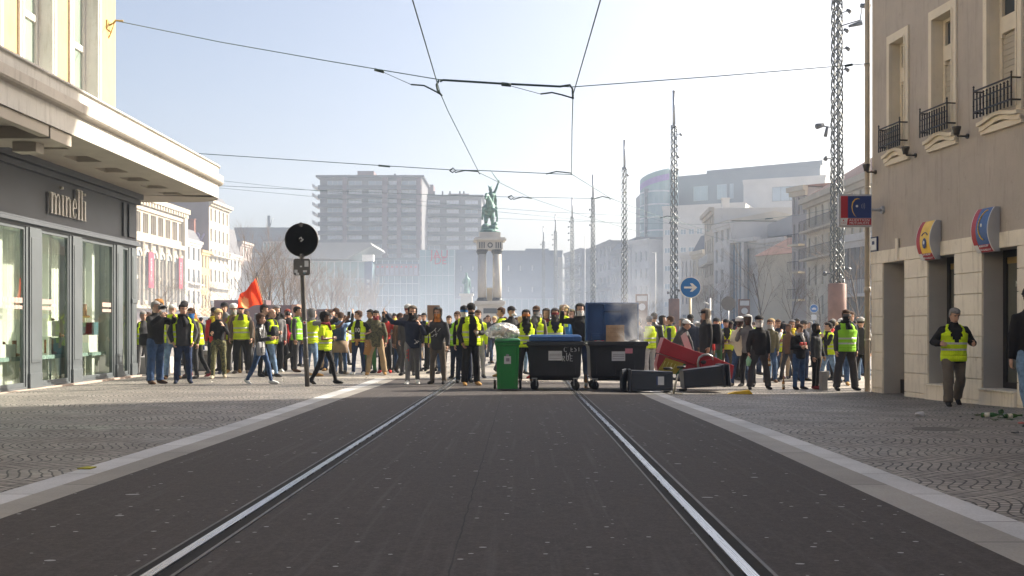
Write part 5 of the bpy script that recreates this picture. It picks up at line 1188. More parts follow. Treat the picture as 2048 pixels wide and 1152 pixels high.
def person(x, y, top, face, label, jac='black', tro='djeans', sho='black', skin='light', hair=('short', 'hairbrown'), vest=None, head=(), arms=('down', 'down'), legs='stand', lean=0, fit=1.0, bulk=1.0, turn=0, nod=0, Y=None, X=None, hgt=None, group=None, lod=2, hem=0, tee=None, vcol=None, sleeve='long', scarf=None, label_only=None):
    if Y is None: g = G(x, y)
    else: XX = (x - HX) / FPX * Y; g = V((XX, Y, gz(XX, Y)))
    H = hgt or (ZH(top, g.y) - g.z)
    if hgt is None: H = min(1.98, max(1.35, H))
    root = thing('person', label, 'person', g, R(face), group)
    s = H / 1.77; root.scale = (s, s, s)
    rd = random.Random(int(x * 7 + top))
    near = lod >= 2; NS = 10 if near else 7
    L = LEGS[legs]; lean = R(lean)
    # skeleton -------------------------------------------------------
    def legpts(sd, spec):
        a, k, sp = R(spec[0]), R(spec[1]), R(spec[2])
        hip = V((sd * .088, 0, 0)); d1 = V((sd * math.sin(sp), -math.sin(a), -math.cos(a))).normalized(); kn = hip + d1 * .44
        d2 = V((sd * math.sin(sp) * .5, -math.sin(a - k), -math.cos(a - k))).normalized(); an = kn + d2 * .425
        return [hip, kn, an], a - k
    legs_ = [legpts(-1, L[0]), legpts(1, L[1])]
    low = min(l[0][2].z for l in legs_); pz = .085 - low
    off = V((0, 0, pz)); legs_ = [([p + off for p in l[0]], l[1]) for l in legs_]
    ml = Matrix.Translation((0, 0, pz)) @ Matrix.Rotation(lean, 4, 'X')
    T = lambda p: ml @ V(p)
    SH = .505      # shoulder height above hip
    am = []
    for sd, nm in ((-1, arms[0]), (1, arms[1])):
        u, f = ARMS[nm]; u = unit((u[0] * sd, u[1], u[2])); f = unit((f[0] * sd, f[1], f[2]))
        j = rd.uniform(-.05, .05); u = unit(u + V((0, j, 0)))
        shp = V((sd * .168 * bulk ** .45, 0, SH - .04)); el = shp + u * .285; wr = el + f * .25; am.append((T(shp), T(el), T(wr), (ml.to_3x3() @ f).normalized()))
    mh = ml @ Matrix.Translation((0, -.012, SH + .105)) @ Matrix.Rotation(R(turn), 4, 'Z') @ Matrix.Rotation(R(nod) - lean * .5, 4, 'X')
    Hh = lambda p: mh @ V(p)
    sk = skin_mat(skin)
    # body: one mesh --------------------------------------------------
    b = MB(); hn = 14 if near else 10
    b.loft([[Hh(p) for p in hring(z, hw, yf, yb, hn)] for z, hw, yf, yb in HEADR], 0)
    b.tube([Hh((0, -.105, .10)), Hh((0, -.118, .062)), Hh((0, -.108, .048))], [.008, .014, .013], 6)
    for sd in (-1, 1): b.ell(Hh((sd * .077, .005, .10)), .012, .02, .032, 6, 5)
    if near:
        for sd in (-1, 1): b.ell(Hh((sd * .031, -.095, .113)), .012, .006, .006, 6, 4, 1); b.tube([Hh((sd * .012, -.101, .13)), Hh((sd * .05, -.094, .131))], .006, 4, 1)
        b.tube([Hh((-.024, -.098, .03)), Hh((.024, -.098, .03))], .006, 5, 2)
    def torso(rings, n=12, mt=0, mbx=None):
        rr = []
        for z, hw, hd, yc in rings:
            rr.append([T((hw * math.copysign(abs(math.cos(t)) ** .9, math.cos(t)), yc + hd * math.copysign(abs(math.sin(t)) ** .95, math.sin(t)), z)) for t in [2 * math.pi * j / n for j in range(n)]])
        return rr
    b.loft(torso([(-.08, .14, .09, 0), (.1, .125, .085, 0), (.3, .145, .09, 0), (SH - .02, .16, .08, 0), (SH + .04, .06, .055, 0), (SH + .09, .05, .052, -.008)]), 0)
    for a in am:
        b.tube([a[0], a[1], a[2]], [.045, .037, .027], 7); handm = []
        d = a[3]; inw = V((-1 if a[0].x > 0 else 1, 0, 0)); inw = (inw - d * inw.dot(d)).normalized(); sidev = d.cross(inw).normalized(); w = a[2]
        b.tube([w - d * .02, w + d * .03, w + d * .085], [(.017, .022), (.017, .038), (.013, .04)], 8, ref=inw)
        if near:
            for q in range(4):
                o = sidev * (-.028 + .0187 * q); ln = (.07, .08, .076, .06)[q]; k0 = w + d * .08 + o
                k1 = k0 + (d * .85 + inw * .35).normalized() * ln * .5; k2 = k1 + (d * .35 + inw * .9).normalized() * ln * .45
                b.tube([k0, k1, k2], [.0095, .009, .007], 5)
            sg = 1 if (sidev.y < 0) else -1
            t0 = w + d * .02 + sidev * .03 * sg; b.tube([t0, t0 + (d * .6 + sidev * .6 * sg + inw * .2).normalized() * .035, t0 + (d * .9 + sidev * .5 * sg + inw * .5).normalized() * .062], [.012, .011, .008], 5)
        else: b.tube([w + d * .08, w + d * .12 + inw * .02, w + d * .13 + inw * .045], [(.012, .035), (.011, .034), (.009, .028)], 6, ref=inw)
    for pts, _ in legs_: b.tube(pts, [.07, .05, .035], 7)
    b.build('body', [sk, m_eye, m_lip_], root)
    # trousers -------------------------------------------------------
    tr = MB(); g1, g2, g3, g4 = .098 * fit, .082 * fit, .062 * fit, .055 * fit
    if fit > 1.1: g3 *= 1.1; g4 *= 1.25
    rr = [[V((.155 * bulk ** .5 * math.cos(t), .11 * math.sin(t), z + pz)) for t in [2 * math.pi * j / 12 for j in range(12)]] for z in (.1, .0, -.07)]
    tr.loft(rr, 0)
    for pts, _ in legs_:
        h, k, a = pts; tr.tube([h + V((0, 0, .03)), h.lerp(k, .35), h.lerp(k, .8), k, k.lerp(a, .35), k.lerp(a, .8), a + (a - k) * .03], [g1, g1 * .97, g2 * .88, g3 * 1.08, g3 * 1.08, g4, g4 * 1.05], NS)
    o = tr.build('trousers', cm_(tro), root)
    if near: rmsh(o, .021, .022)
    # shoes ----------------------------------------------------------
    for (pts, sh), sd in zip(legs_, (-1, 1)):
        a = pts[2]; tw = R(sd * 10); pitch = min(0, sh) * .0 + (sh * .9 if a.z > .1 + .0 else 0); pitch = -sh if a.z > .1 else 0
        m_ = Matrix.Translation(a) @ Matrix.Rotation(tw, 4, 'Z') @ Matrix.Rotation(pitch, 4, 'X')
        s_ = MB(); s_.tube([m_ @ V(p) for p in ((0, .065, -.045), (0, .045, -.035), (0, -.02, -.03), (0, -.09, -.045), (0, -.155, -.055), (0, -.19, -.065))],
                           [(.02, .025), (.042, .038), (.055, .042), (.040, .044), (.029, .044), (.014, .028)], 8, ref=(0, 0, 1))
        s_.tube([m_ @ V((0, .02, -.03)), m_ @ V((0, .012, .05))], [.047, .046], 8)
        s_.build('shoe', cm_(sho), root)
    # jacket ---------------------------------------------------------
    j = MB(); bk = bulk; hm = -.10 + hem
    bw = 1 + (bk - 1) * .62; jr = [(hm, .158 * bw, .112 * bk, 0), (hm + .06, .166 * bw, .12 * bk, -.002), (.1, .157 * bw, .118 * bk, -.006), (.24, .166 * bw, .124 * bk, -.008), (.38, .180 * bw, .124 * bk, -.004), (SH - .05, .172 * bw, .112 * bk, .0), (SH - .005, .150, .098, .002), (SH + .035, .108, .084, .002), (SH + .065, .075, .072, 0), (SH + .10, .066, .068, -.006)]
    j.loft(torso(jr, 14), 0)
    for a in am:
        sh_, el, wr, d = a
        if sleeve == 'long': pts = [sh_.lerp(T((0, 0, SH - .01)), .38), sh_, sh_.lerp(el, .5), el, el.lerp(wr, .5), wr]; rad = [.058, .067 * bk ** .7, .062 * bk, .056 * bk, .05 * bk, .042 * bk]
        else: pts = [sh_.lerp(T((0, 0, SH - .03)), .35), sh_, sh_.lerp(el, .7)]; rad = [.07, .07, .06]
        j.tube(pts, rad, NS)
    o = j.build('jacket' if sleeve == 'long' else 'shirt', cm_(jac), root)
    if near: rmsh(o, .019, .024)
    # vest -----------------------------------------------------------
    if vest:
        vm = cm_(vcol or 'hv'); v = MB(); e = .022 if near else .014; n = 44
        zs = [hm + .03, .0, .06, .09, .125, .165, .20, .235, .26, .285, .31, .335, .36, .385, .41, .44, SH - .03, SH + .02, SH + .05]
        band_ = {(.09, .125): 1, (.20, .235): 1}
        def wd(z):
            for i in range(len(jr) - 1):
                if jr[i][0] <= z <= jr[i + 1][0]:
                    f = (z - jr[i][0]) / (jr[i + 1][0] - jr[i][0]); return [jr[i][k] * (1 - f) + jr[i + 1][k] * f for k in (1, 2, 3)]
            return list(jr[-1][1:])
        rr = []
        for z in zs:
            w_, d_, yc = wd(z); w_ += e; d_ += e
            if z > .40: w_ = min(w_, .158 * bk ** .5)
            if z > SH: w_, d_ = (.135, .098) if z < SH + .04 else (.105, .088)
            rr.append([T((w_ * math.copysign(abs(math.cos(t)) ** .9, math.cos(t)), yc + d_ * math.copysign(abs(math.sin(t)) ** .85, math.sin(t)) + .022 * noise.noise(V((t * 1.6 + x, z * 9, top))), z)) for t in [2 * math.pi * k / n + .0 for k in range(n)]])
        for i in range(len(zs) - 1):
            zc = (zs[i] + zs[i + 1]) / 2; mt = 1 if (zs[i], zs[i + 1]) in band_ else 0
            for k in range(n):
                t = 2 * math.pi * (k + .5) / n; fr = math.sin(t) < 0; cx = abs(math.cos(t))
                if fr:
                    if vest == 'open' and cx < .42: continue
                    if vest == 'v' and zc > .22 and cx < (zc - .20) * 2.4: continue
                    if vest == 'closed' and zc > .40 and cx < .35: continue
                    if vest == 'side' and cx < .80: continue
                k2 = (k + 1) % n; o0 = len(v.v); v.add([rr[i][k], rr[i][k2], rr[i + 1][k2], rr[i + 1][k]], [(0, 1, 2, 3)], mt, True)
        o = v.build('vest', [vm, m_silver], root, fixn=False)
        so_ = o.modifiers.new('thick', 'SOLIDIFY'); so_.thickness = .008; so_.offset = 1
    # head dressing ---------------------------------------------------
    def shell(nm, sc, keep, mat, puff=0, zs=None, zoff=0, n=20, noi=0, parent=None):
        m_ = MB(); prof = []
        zz = zs or [(-.12 + .354 * i / 15) for i in range(16)]
        for z in zz:
            zq = min(.2339, max(-.035, z)); 
            for i in range(len(HEADR) - 1):
                if HEADR[i][0] <= zq <= HEADR[i + 1][0]:
                    f = (zq - HEADR[i][0]) / (HEADR[i + 1][0] - HEADR[i][0]); q = [HEADR[i][k] * (1 - f) + HEADR[i + 1][k] * f for k in (1, 2, 3)]; break
            if z < 0: q = [max(q[0], .06) + (-z) * puff, min(q[1], -.055) - (-z) * puff, max(q[2], .08) + (-z) * puff]
            prof.append((z, [q[0] + sc, q[1] - sc, q[2] + sc]))
        zt = .234; rr = []
        for z, q in prof:
            zz_ = z if z < .12 else .12 + (z - .12) * (1 + sc / .11)
            ring = hring(zz_ + zoff, q[0], q[1], q[2], n)
            if noi: ring = [p + p.normalized() * noi * (noise.noise(p * 38 + V((x, y, 0))) * 1.4) for p in ring]
            rr.append(ring)
        for i in range(len(rr) - 1):
            zc = (prof[i][0] + prof[i + 1][0]) / 2
            for k in range(n):
                a = 2 * math.pi * (k + .5) / n; fx_ = math.sin(a); fy = -math.cos(a)
                if not keep(zc, fx_, fy): continue
                k2 = (k + 1) % n; m_.add([Hh(rr[i][k]), Hh(rr[i][k2]), Hh(rr[i + 1][k2]), Hh(rr[i + 1][k])], [(0, 1, 2, 3)], 0, True)
        if keep(.3, 0, 0): m_.add([Hh(p) for p in rr[-1]], [tuple(range(n))], 0, True)
        if not m_.v: return None
        o = m_.build(nm, mat, parent or root, fixn=False); 
        if near: q = o.modifiers.new('thick', 'SOLIDIFY'); q.thickness = .008; q.offset = 0
        return o
    hd = dict((h if isinstance(h, tuple) else (h, None)) for h in head)
    hs, hc = hair
    covered = 'hood' in hd or 'beanie' in hd or 'helmet' in hd
    if hs != 'bald' and not ('hood' in hd):
        mt = cloth(CO[hc]); top_ok = not ('beanie' in hd or 'cap' in hd or 'helmet' in hd)
        lo = {'short': .07, 'long': -.12, 'bun': .03, 'curly': .03, 'fringe': .06, 'ring': .07, 'bob': -.03}[hs]
        fz_ = .165 if hs != 'fringe' else .14
        def keep(z, fx_, fy):
            if z < lo: return False
            if hs == 'ring' and z > .15: return False
            if not top_ok and z > .15: return False
            if z > fz_: return True
            return fy > (-.25 if z > .12 else .05)
        shell('hair', {'short': .012, 'long': .02, 'bun': .012, 'curly': .038, 'fringe': .018, 'ring': .008, 'bob': .025}[hs], keep, mt, noi={'curly': .02, 'long': .01}.get(hs, .006))
        if hs == 'bun': m_ = MB(); m_.ell(Hh((0, .1, .2)), .045, .045, .045); m_.build('hair_bun', mt, root)
    for k, c in hd.items():
        mt = cm_(c) if c in CO else None
        if k == 'hood': shell('hood', .03, lambda z, fx_, fy: (fy > -.30 if z < .19 else True) and z > -.09, mt, puff=.5)
        elif k == 'hooddown': m_ = MB(); m_.ell(Hh((0, .10, -.06)), .12, .06, .06); m_.build('hood', mt, root)
        elif k == 'fur': shell('fur_hood', .05, lambda z, fx_, fy: (fy > -.35 if z < .19 else True) and z > -.09, mt, puff=.4, noi=.03)
        elif k == 'beanie': shell('beanie', .016, lambda z, fx_, fy: z > .135, mt)
        elif k == 'beret': shell('beret', .03, lambda z, fx_, fy: z > .17, mt)
        elif k == 'helmet': shell('helmet', .035, lambda z, fx_, fy: z > .13, mt)
        elif k == 'cap':
            shell('cap', .016, lambda z, fx_, fy: z > .148, mt); m_ = MB()
            m_.tube([Hh((0, -.09, .165)), Hh((0, -.14, .16)), Hh((0, -.185, .15))], [(.006, .07), (.006, .065), (.004, .035)], 8, ref=(mh.to_3x3() @ V((0, 0, 1)))); m_.build('visor', mt, root)
        elif k == 'mask': shell('face_mask', .014, lambda z, fx_, fy: -.02 < z < .085 and fy < .3, mt)
        elif k == 'balaclava': shell('face_scarf', .012, lambda z, fx_, fy: -.1 < z < .09, mt, puff=.3)
        elif k == 'respirator':
            m_ = MB(); m_.ell(Hh((0, -.12, .04)), .04, .035, .035)
            for sd in (-1, 1): m_.ell(Hh((sd * .055, -.11, .025)), .028, .022, .028)
            m_.build('respirator', mt, root)
        elif k == 'goggles': shell('goggles', .024, lambda z, fx_, fy: .095 < z < .15 and fy < -.2, mt)
        elif k == 'goggleup': shell('goggles', .03, lambda z, fx_, fy: .15 < z < .2 and fy < -.1, mt)
        elif k == 'glasses': shell('sunglasses', .010, lambda z, fx_, fy: .10 < z < .132 and fy < -.35, mt)
        elif k == 'beard': shell('beard', .008, lambda z, fx_, fy: -.01 < z < .05 and fy < .1, mt)
        elif k == 'phones': m_ = MB(); m_.ell(Hh((.09, 0, .1)), .02, .03, .04); m_.ell(Hh((-.09, 0, .1)), .02, .03, .04); m_.build('ear_defenders', mt, root)
    if scarf:
        m_ = MB(); n = 12; c = [T((.095 * math.cos(t), -.012 + .085 * math.sin(t), SH + .075 + .012 * math.sin(3 * t))) for t in [2 * math.pi * k / n for k in range(n + 1)]]
        m_.tube(c, .036, 7); m_.tube([T((.0, -.1, SH + .05)), T((.02, -.14, SH - .05)), T((.04, -.15, SH - .17))], [(.04, .05), (.02, .05), (.012, .045)], 7, ref=(0, -1, 0)); m_.build('scarf', cm_(scarf), root)
    M = Matrix.Translation(g) @ Matrix.Rotation(R(face), 4, 'Z') @ Matrix.Scale(s, 4)
    info = dict(root=root, M=M, T=lambda p: M @ T(p), wr=[M @ (a[2] + a[3] * .07) for a in am], H=lambda p: M @ Hh(p), g=g, s=s, am=am, pz=pz)
    return info
def rmsh(o, vox, disp):
    r = o.modifiers.new('remesh', 'REMESH'); r.mode = 'VOXEL'; r.voxel_size = vox; r.use_smooth_shade = True
    d = o.modifiers.new('folds', 'DISPLACE'); d.texture = TEXW; d.strength = disp; d.mid_level = .5; d.texture_coords = 'LOCAL'
    s = o.modifiers.new('smooth', 'SMOOTH'); s.iterations = 2; s.factor = .5
def decal(info, pts3, nm, mat, r=.012):
    """thin raised print on the chest: polyline strokes in torso coords"""
    m_ = MB()
    for st_ in pts3: m_.tube([info['root'].matrix_basis.inverted() @ info['T'](p) for p in st_], r, 4)
    return m_.build(nm, mat, info['root'])
P = person
# ---- near row, left to right -----------------------------------------------------------------
p_photo = P(311, 768, 605, 62, 'man in black jacket and blue jeans photographing beside the shop corner', 'black', 'jeans', 'brown', hair=('short', 'hairgrey'), arms=('cam', 'cam'), bulk=1.22, fit=1.2, nod=-2, legs='stand', hem=.02)
P(366, 767, 610, 22, 'dark-haired man in black jacket, lime vest showing at its sides, hands in pockets, navy jeans', 'dgrey', 'djeans', 'navy', hair=('short', 'hairblack'), arms=('pocket', 'pocket'), bulk=1.2, fit=1.1, vest='side', scarf='black', turn=15, legs='stand')
P(345, 758, 612, 20, 'white-haired person with lime scarf and beige coat between the photographer and the dark-jacketed man', 'beige', 'ljeans', 'brown', hair=('short', 'hairwhite'), scarf='hv', vest='side')
P(397, 753, 622, -75, 'person in lime vest and dark trousers with orange-brown hair bending towards the dark-jacketed man', 'lgrey', 'black', 'wine', hair=('long', 'hairorange'), vest='closed', arms=('chest', 'chest'), nod=25, legs='walk', lean=8)
P(383, 757, 618, -25, 'man with blue cloth over his mouth behind the dark-jacketed man', 'olive', 'dgrey', 'dgrey', head=(('mask', 'blue'),), vest='side')
P(286, 752, 625, 40, 'grey-haired man half hidden between shop corner and photographer', 'dgrey', 'grey', 'dgrey', hair=('short', 'hairgrey'), vest='side')
P(318, 745, 603, 10, 'person with curly orange-brown hair rising behind the photographer', 'taupe', 'dgrey', hair=('curly', 'hairorange'))
P(369, 744, 604, 5, 'person in dark knitted hat behind the dark-jacketed man', 'taupe', 'grey', head=(('beanie', 'dgrey'),))
P(437, 757, 620, 12, 'blonde woman in black top and camouflage trousers with hand to her mouth', 'black', 'camo2', 'beige', hair=('bob', 'blond'), arms=('fwd', 'mouth'), legs='step', fit=1.05, bulk=.86, hem=.10)
P(429, 748, 617, -5, 'man in red and white jacket and black cap behind the blonde woman', 'red', 'black', 'navy', 'brown', head=(('cap', 'black'),), scarf='yellow')
P(449, 742, 607, 0, 'man in grey sweatshirt and black cap standing far behind the blonde woman', 'grey', 'grey', head=(('cap', 'black'),))
P(483, 747, 609, 5, 'man in sunglasses and closed lime vest, arms at his sides, under the red flag', 'taupe', 'black', 'taupe', 'light', head=(('cap', 'dgrey'), ('glasses', 'black')), vest='closed', arms=('low', 'low'), bulk=1.15, fit=1.1)
P(467, 746, 611, 15, 'person with white helmet and tan jacket left behind the sunglasses man', 'khaki', 'olive', 'tan', head=(('helmet', 'white'), ('mask', 'lgrey')), vest='side')
p_wom = P(521, 768, 627, 82, 'woman in black leather jacket, jeans and white shoes walking right with a grey bag', 'leather', 'jeans', 'white', hair=('bob', 'hairbrown'), arms=('fwd', 'fwd'), legs='walk2', bulk=.95, fit=.95)
P(528, 753, 612, 60, 'long-haired man in navy coat behind the woman in the leather jacket', 'navy', 'black', 'black', hair=('long', 'hairblack'), legs='stand')
p_bald = P(543, 753, 617, 70, 'bald man in lime vest and pale jeans with dark jacket walking right', 'black', 'ljeans', 'dgrey', hair=('ring', 'hairgrey'), vest='closed', arms=('chest', 'chest'), legs='walk')
P(554, 746, 614, 20, 'person in light grey hood with dark face cover behind the bald man', 'grey', 'black', 'white', head=(('hood', 'grey'), ('balaclava', 'black')), legs='step')
p_ph2 = P(575, 741, 620, 15, 'red-haired woman in black holding a camera to her face, pink bag at her waist', 'black', 'black', 'black', hair=('bun', 'hairred'), arms=('cam', 'cam'), bulk=.9)
P(594, 744, 615, 78, 'dark-haired man in green vest with one leg bent, just left of the sign pole', 'dgrey', 'dgrey', 'brown', 'tan', hair=('short', 'hairblack'), vest='closed', vcol='hvg', arms=('down', 'down'), legs='kick')
P(624, 752, 619, 125, 'person in light grey hood, yellow vest and pale jeans filming behind the sign pole', 'grey', 'ljeans', 'tan', head=(('hood', 'grey'),), vest='closed', arms=('phoneup', 'phoneup'), legs='wide')
p_curl = P(650, 768, 625, 80, 'woman with dark curly hair, sleeveless vest and wine scarf raising a phone, black trousers', 'hv', 'black', 'black', 'brown', hair=('curly', 'hairblack'), vest='closed', sleeve='short', arms=('chest', 'phoneup'), legs='walk2', scarf='wine', bulk=1.05, fit=.95)
P(672, 748, 618, 160, 'person in black jacket and white gas mask raising both arms behind the curly-haired woman', 'black', 'taupe', 'dgrey', head=(('respirator', 'white'),), arms=('up', 'up'), legs='stand')
p_bp = P(681, 749, 626, 170, 'person seen from behind with navy backpack and beige jacket tied at the waist', 'ljeans', 'jeans', 'taupe', hair=('short', 'hairbrown'), arms=('phoneup', 'phoneup'))
P(661, 742, 622, -10, 'man in teal jacket standing behind the curly-haired woman', 'navy', 'jeans', 'tan', hair=('short', 'hairbrown'))
p_ten = P(717, 750, 623, -5, 'young man in open lime vest over black T-shirt with a white number 10', 'black', 'djeans', 'white', hair=('short', 'hairbrown'), vest='open', arms=('hip', 'hip'), turn=-70, bulk=1.0, sleeve='short', hem=.04)
P(752, 750, 622, 5, 'man in camouflage jacket, khaki trousers and tan boots with striped red and white face cover', 'camo', 'khaki', 'tan', hair=('short', 'hairblack'), head=(('mask', 'wine'),), arms=('low', 'low'), bulk=1.15, fit=1.15, legs='wide', hem=-.06)
P(741, 746, 621, -40, 'dark-haired man in green behind the camouflage jacket', 'olive', 'green', 'black', 'tan', hair=('short', 'hairblack'))
P(770, 746, 624, 0, 'man in red T-shirt with black cloth over his mouth, black trousers and red shoes', 'red', 'black', 'red', 'tan', hair=('short', 'hairblack'), head=(('balaclava', 'black'),), sleeve='short', arms=('hip', 'hip'))
P(788, 743, 628, 5, 'man with yellow scarf over his face and yellow vest, grey trousers', 'taupe', 'dgrey', 'white', hair=('short', 'hairblack'), head=(('balaclava', 'yellow'),), vest='closed', legs='wide')
P(800, 745, 630, -20, 'person in dark coat squeezed between the yellow-scarfed man and the fist-raising one', 'dgrey', 'jeans', 'grey')
p_fist = P(825, 768, 613, 8, 'brown-hooded person raising a clenched fist, grey tracksuit trousers with red writing', 'navy', 'grey', 'white', hair=('short', 'hairblack'), head=(('hood', 'taupe'), ('balaclava', 'black')), arms=('fist', 'mouth'), legs='walk', bulk=1.12, fit=1.02)
P(816, 751, 611, -5, 'man in grey flat cap and sunglasses behind the raised fist', 'dgrey', 'dgrey', hair=('ring', 'hairgrey'), head=(('beanie', 'lgrey'), ('glasses', 'wine')))
P(848, 735, 626, -10, 'person in navy jacket, yellow vest and white tracksuit trousers walking behind the fist raiser', 'navy', 'lgrey', 'white', vest='side', legs='walk', hair=('short', 'hairblack'))
P(861, 742, 628, 10, 'person in dark clothes with a yellow vest behind the orange-masked one', 'dgrey', 'black', hair=('short', 'hairbrown'), vest='closed')
p_or = P(876, 768, 618, -15, 'hooded man in dark printed T-shirt with orange mask, hand at his throat, dark trousers', 'dgrey', 'taupe', 'black', 'light', head=(('hood', 'dgrey'), ('balaclava', 'orange')), arms=('mouth', 'low'), legs='stand', bulk=1.15, fit=1.1, hem=-.04)
p_far1 = P(898, 742, 633, 5, 'woman in black holding an olive bag, between the orange-masked man and the bearded one', 'dgrey', 'black', 'grey', hair=('bun', 'hairbrown'), bulk=.9)
P(928, 765, 614, 12, 'man in black cap, mirrored goggles and white mask standing close behind the bearded man', 'black', 'navy', 'black', head=(('cap', 'black'), ('goggles', 'blue'), ('mask', 'white')), vest='side')
p_brd = P(942, 771, 609, 18, 'bearded man in sunglasses and black beanie, open lime vest, bottle in hand', 'black', 'black', 'tan', 'tan', head=(('beanie', 'black'), ('glasses', 'black'), ('beard', 'hairblack')), hair=('bald', 'black'), vest='open', arms=('pocket', 'chest'), legs='stand', bulk=1.12, fit=1.12)
P(956, 756, 622, 10, 'person in pale grey tracksuit trousers half hidden behind the bearded man', 'hv', 'lgrey', 'dgrey', hair=('short', 'hairbrown'))
P(915, 757, 625, -10, 'man in black and green vest partly hidden left of the bearded man', 'black', 'navy', 'black', hair=('short', 'hairbrown'), vest='closed', vcol='hvg')
# ---- behind the bins --------------------------------------------------------------------------
P(1003, 754, 617, -70, 'young brown-haired man in lime vest turned left behind the green bin', 'dgrey', 'navy', 'tan', 'light', hair=('short', 'hairbrown'), vest='closed', arms=('reach', 'chest'))
P(1022, 755, 615, 40, 'man in black cap with pale respirator behind the green bin', 'black', 'black', head=(('cap', 'black'), ('respirator', 'white')), legs='stand')
P(1052, 765, 623, 5, 'black-hooded person with yellow goggles and open-necked lime vest between green bin and black dumpster', 'black', 'black', 'brown', 'tan', head=(('hood', 'black'), ('balaclava', 'black'), ('goggles', 'orange')), vest='v', bulk=1.12)
P(1073, 757, 614, -20, 'man with glasses, grey scarf and lime vest over brown jacket behind the left dumpster', 'taupe', 'jeans', 'red', 'light', hair=('short', 'hairbrown'), head=(('glasses', 'black'), ('mask', 'grey')), vest='v', bulk=1.1, scarf='grey')
P(1093, 752, 620, -25, 'person in dark hood and red jacket behind the left dumpster', 'wine', 'black', head=(('hood', 'dgrey'),), bulk=1.0)
P(1110, 757, 620, 0, 'grey-hooded person with wine goggles and lime vest behind the left dumpster', 'navy', 'dgrey', 'black', 'tan', head=(('hood', 'dgrey'), ('goggles', 'wine'), ('balaclava', 'dgrey')), vest='v', bulk=1.1)
P(1128, 754, 616, 5, 'blond person with fur-trimmed hood and yellow neck cloth behind the left dumpster', 'blue', 'black', 'black', 'light', hair=('fringe', 'blond'), head=(('fur', 'beige'),), scarf='hv', bulk=1.05)
P(1160, 767, 611, 8, 'person in black jacket and white mask waving a black gloved hand between the two dumpsters', 'black', 'djeans', 'black', 'light', head=(('hood', 'black'), ('mask', 'white')), arms=('up', 'low'), bulk=1.15)
P(1143, 752, 622, -10, 'person in olive jacket hidden behind the waving gloved person', 'olive', 'jeans', head=(('hood', 'olive'),))
P(976, 724, 632, 10, 'small distant person in pale jeans seen left of the green bin', 'dgrey', 'jeans', 'brown', hair=('bun', 'hairbrown'), Y=36)
P(989, 728, 634, -20, 'small distant woman in dark dress and black shoes seen left of the green bin', 'navy', 'navy', 'black', hair=('short', 'blond'), Y=36)
# ---- right of the bins -----------------------------------------------------------------------
P(1299, 757, 633, 190, 'man in grey sweater, lime vest and blue cap turned away beside the open dumpster', 'grey', 'lgrey', 'grey', head=(('cap', 'navy'),), vest='closed', legs='step')
P(1308, 755, 628, 170, 'person in black beanie and black jacket right of the open dumpster', 'leather', 'dgrey', 'black', head=(('beanie', 'black'),), bulk=1.1)
P(1325, 748, 634, 60, 'person in black cap and hood with lime vest farther back, right of the open dumpster', 'black', 'black', head=(('hood', 'black'),), vest='side')
P(1350, 762, 631, 55, 'man in white cap and grey hooded top bending forward over the red overturned unit', 'dgrey', 'navy', 'black', 'tan', head=(('cap', 'white'),), arms=('reach', 'reach'), legs='step', lean=32, bulk=1.15, hgt=1.72, nod=-10)
P(1381, 758, 631, -15, 'dark-skinned man in navy coat and black beanie behind the man in the white cap', 'navy', 'navy', 'black', 'dark', head=(('beanie', 'black'), ('beard', 'hairblack')), hair=('bald', 'black'), bulk=1.15)
p_hood = P(1412, 768, 621, -80, 'tall figure in long black hooded parka and cap facing left behind the red unit', 'black', 'navy', 'black', 'tan', head=(('cap', 'black'), ('hood', 'taupe')), arms=('down', 'down'), bulk=1.25, hem=-.12)
P(1432, 757, 638, 10, 'person in black cap behind the backpack of the hooded figure', 'dgrey', 'green', head=(('cap', 'black'),))
P(1452, 757, 640, 0, 'person in black beanie and yellow-green vest left of the white-helmeted one', 'black', 'olive', head=(('beanie', 'black'),), vest='v')
P(1461, 757, 641, -10, 'dark-skinned man in lime vest and blue jeans looking down at his hands', 'olive', 'jeans', 'white', 'dark', hair=('short', 'hairblack'), vest='closed', arms=('fwd', 'chest'), nod=20, legs='walk')
P(1470, 755, 640, 160, 'person in blue jacket raising a black-gloved hand left of the white helmet', 'blue', 'black', 'black', head=(('hood', 'navy'),), arms=('down', 'up'))
P(1480, 772, 635, -35, 'person with white helmet and cream jacket, blue jeans and grey shoes', 'cream', 'jeans', 'beige', 'dark', head=(('helmet', 'white'),), arms=('fwd', 'low'), legs='walk', bulk=1.05, hem=-.04)
P(1496, 773, 633, -30, 'youth in pale grey hood holding his chin beside the white-helmeted person', 'grey', 'black', 'black', 'dark', head=(('hood', 'lgrey'),), arms=('mouth', 'low'), bulk=1.05)
p_clown = P(1518, 779, 634, 0, 'man in black zipped jacket, beret, goggles and white nose mask, grey trousers', 'black', 'dgrey', 'black', 'light', head=(('beret', 'black'), ('goggles', 'lgrey'), ('mask', 'white')), hair=('short', 'hairblack'), arms=('low', 'down'), legs='wide', bulk=1.18, fit=1.12)
P(1540, 765, 641, -5, 'man with pale neck cloth in khaki shirt behind the beret man', 'olive', 'jeans', 'brown', 'light', hair=('short', 'hairbrown'), head=(('mask', 'lgrey'),))
P(1556, 757, 641, 0, 'brown-haired man in dark jacket beside the turned lime vest', 'navy', 'khaki', 'wine', 'tan', hair=('short', 'hairbrown'), arms=('cross', 'cross'))
P(1565, 757, 648, 180, 'person in black hood and bright lime vest seen squarely from behind, blue jeans', 'navy', 'jeans', 'navy', head=(('hood', 'black'),), vest='closed', legs='wide', bulk=1.1)
P(1584, 757, 643, 0, 'smiling person in grey hood with yellow collar', 'grey', 'beige', 'grey', 'tan', head=(('hood', 'grey'),), scarf='yellow')
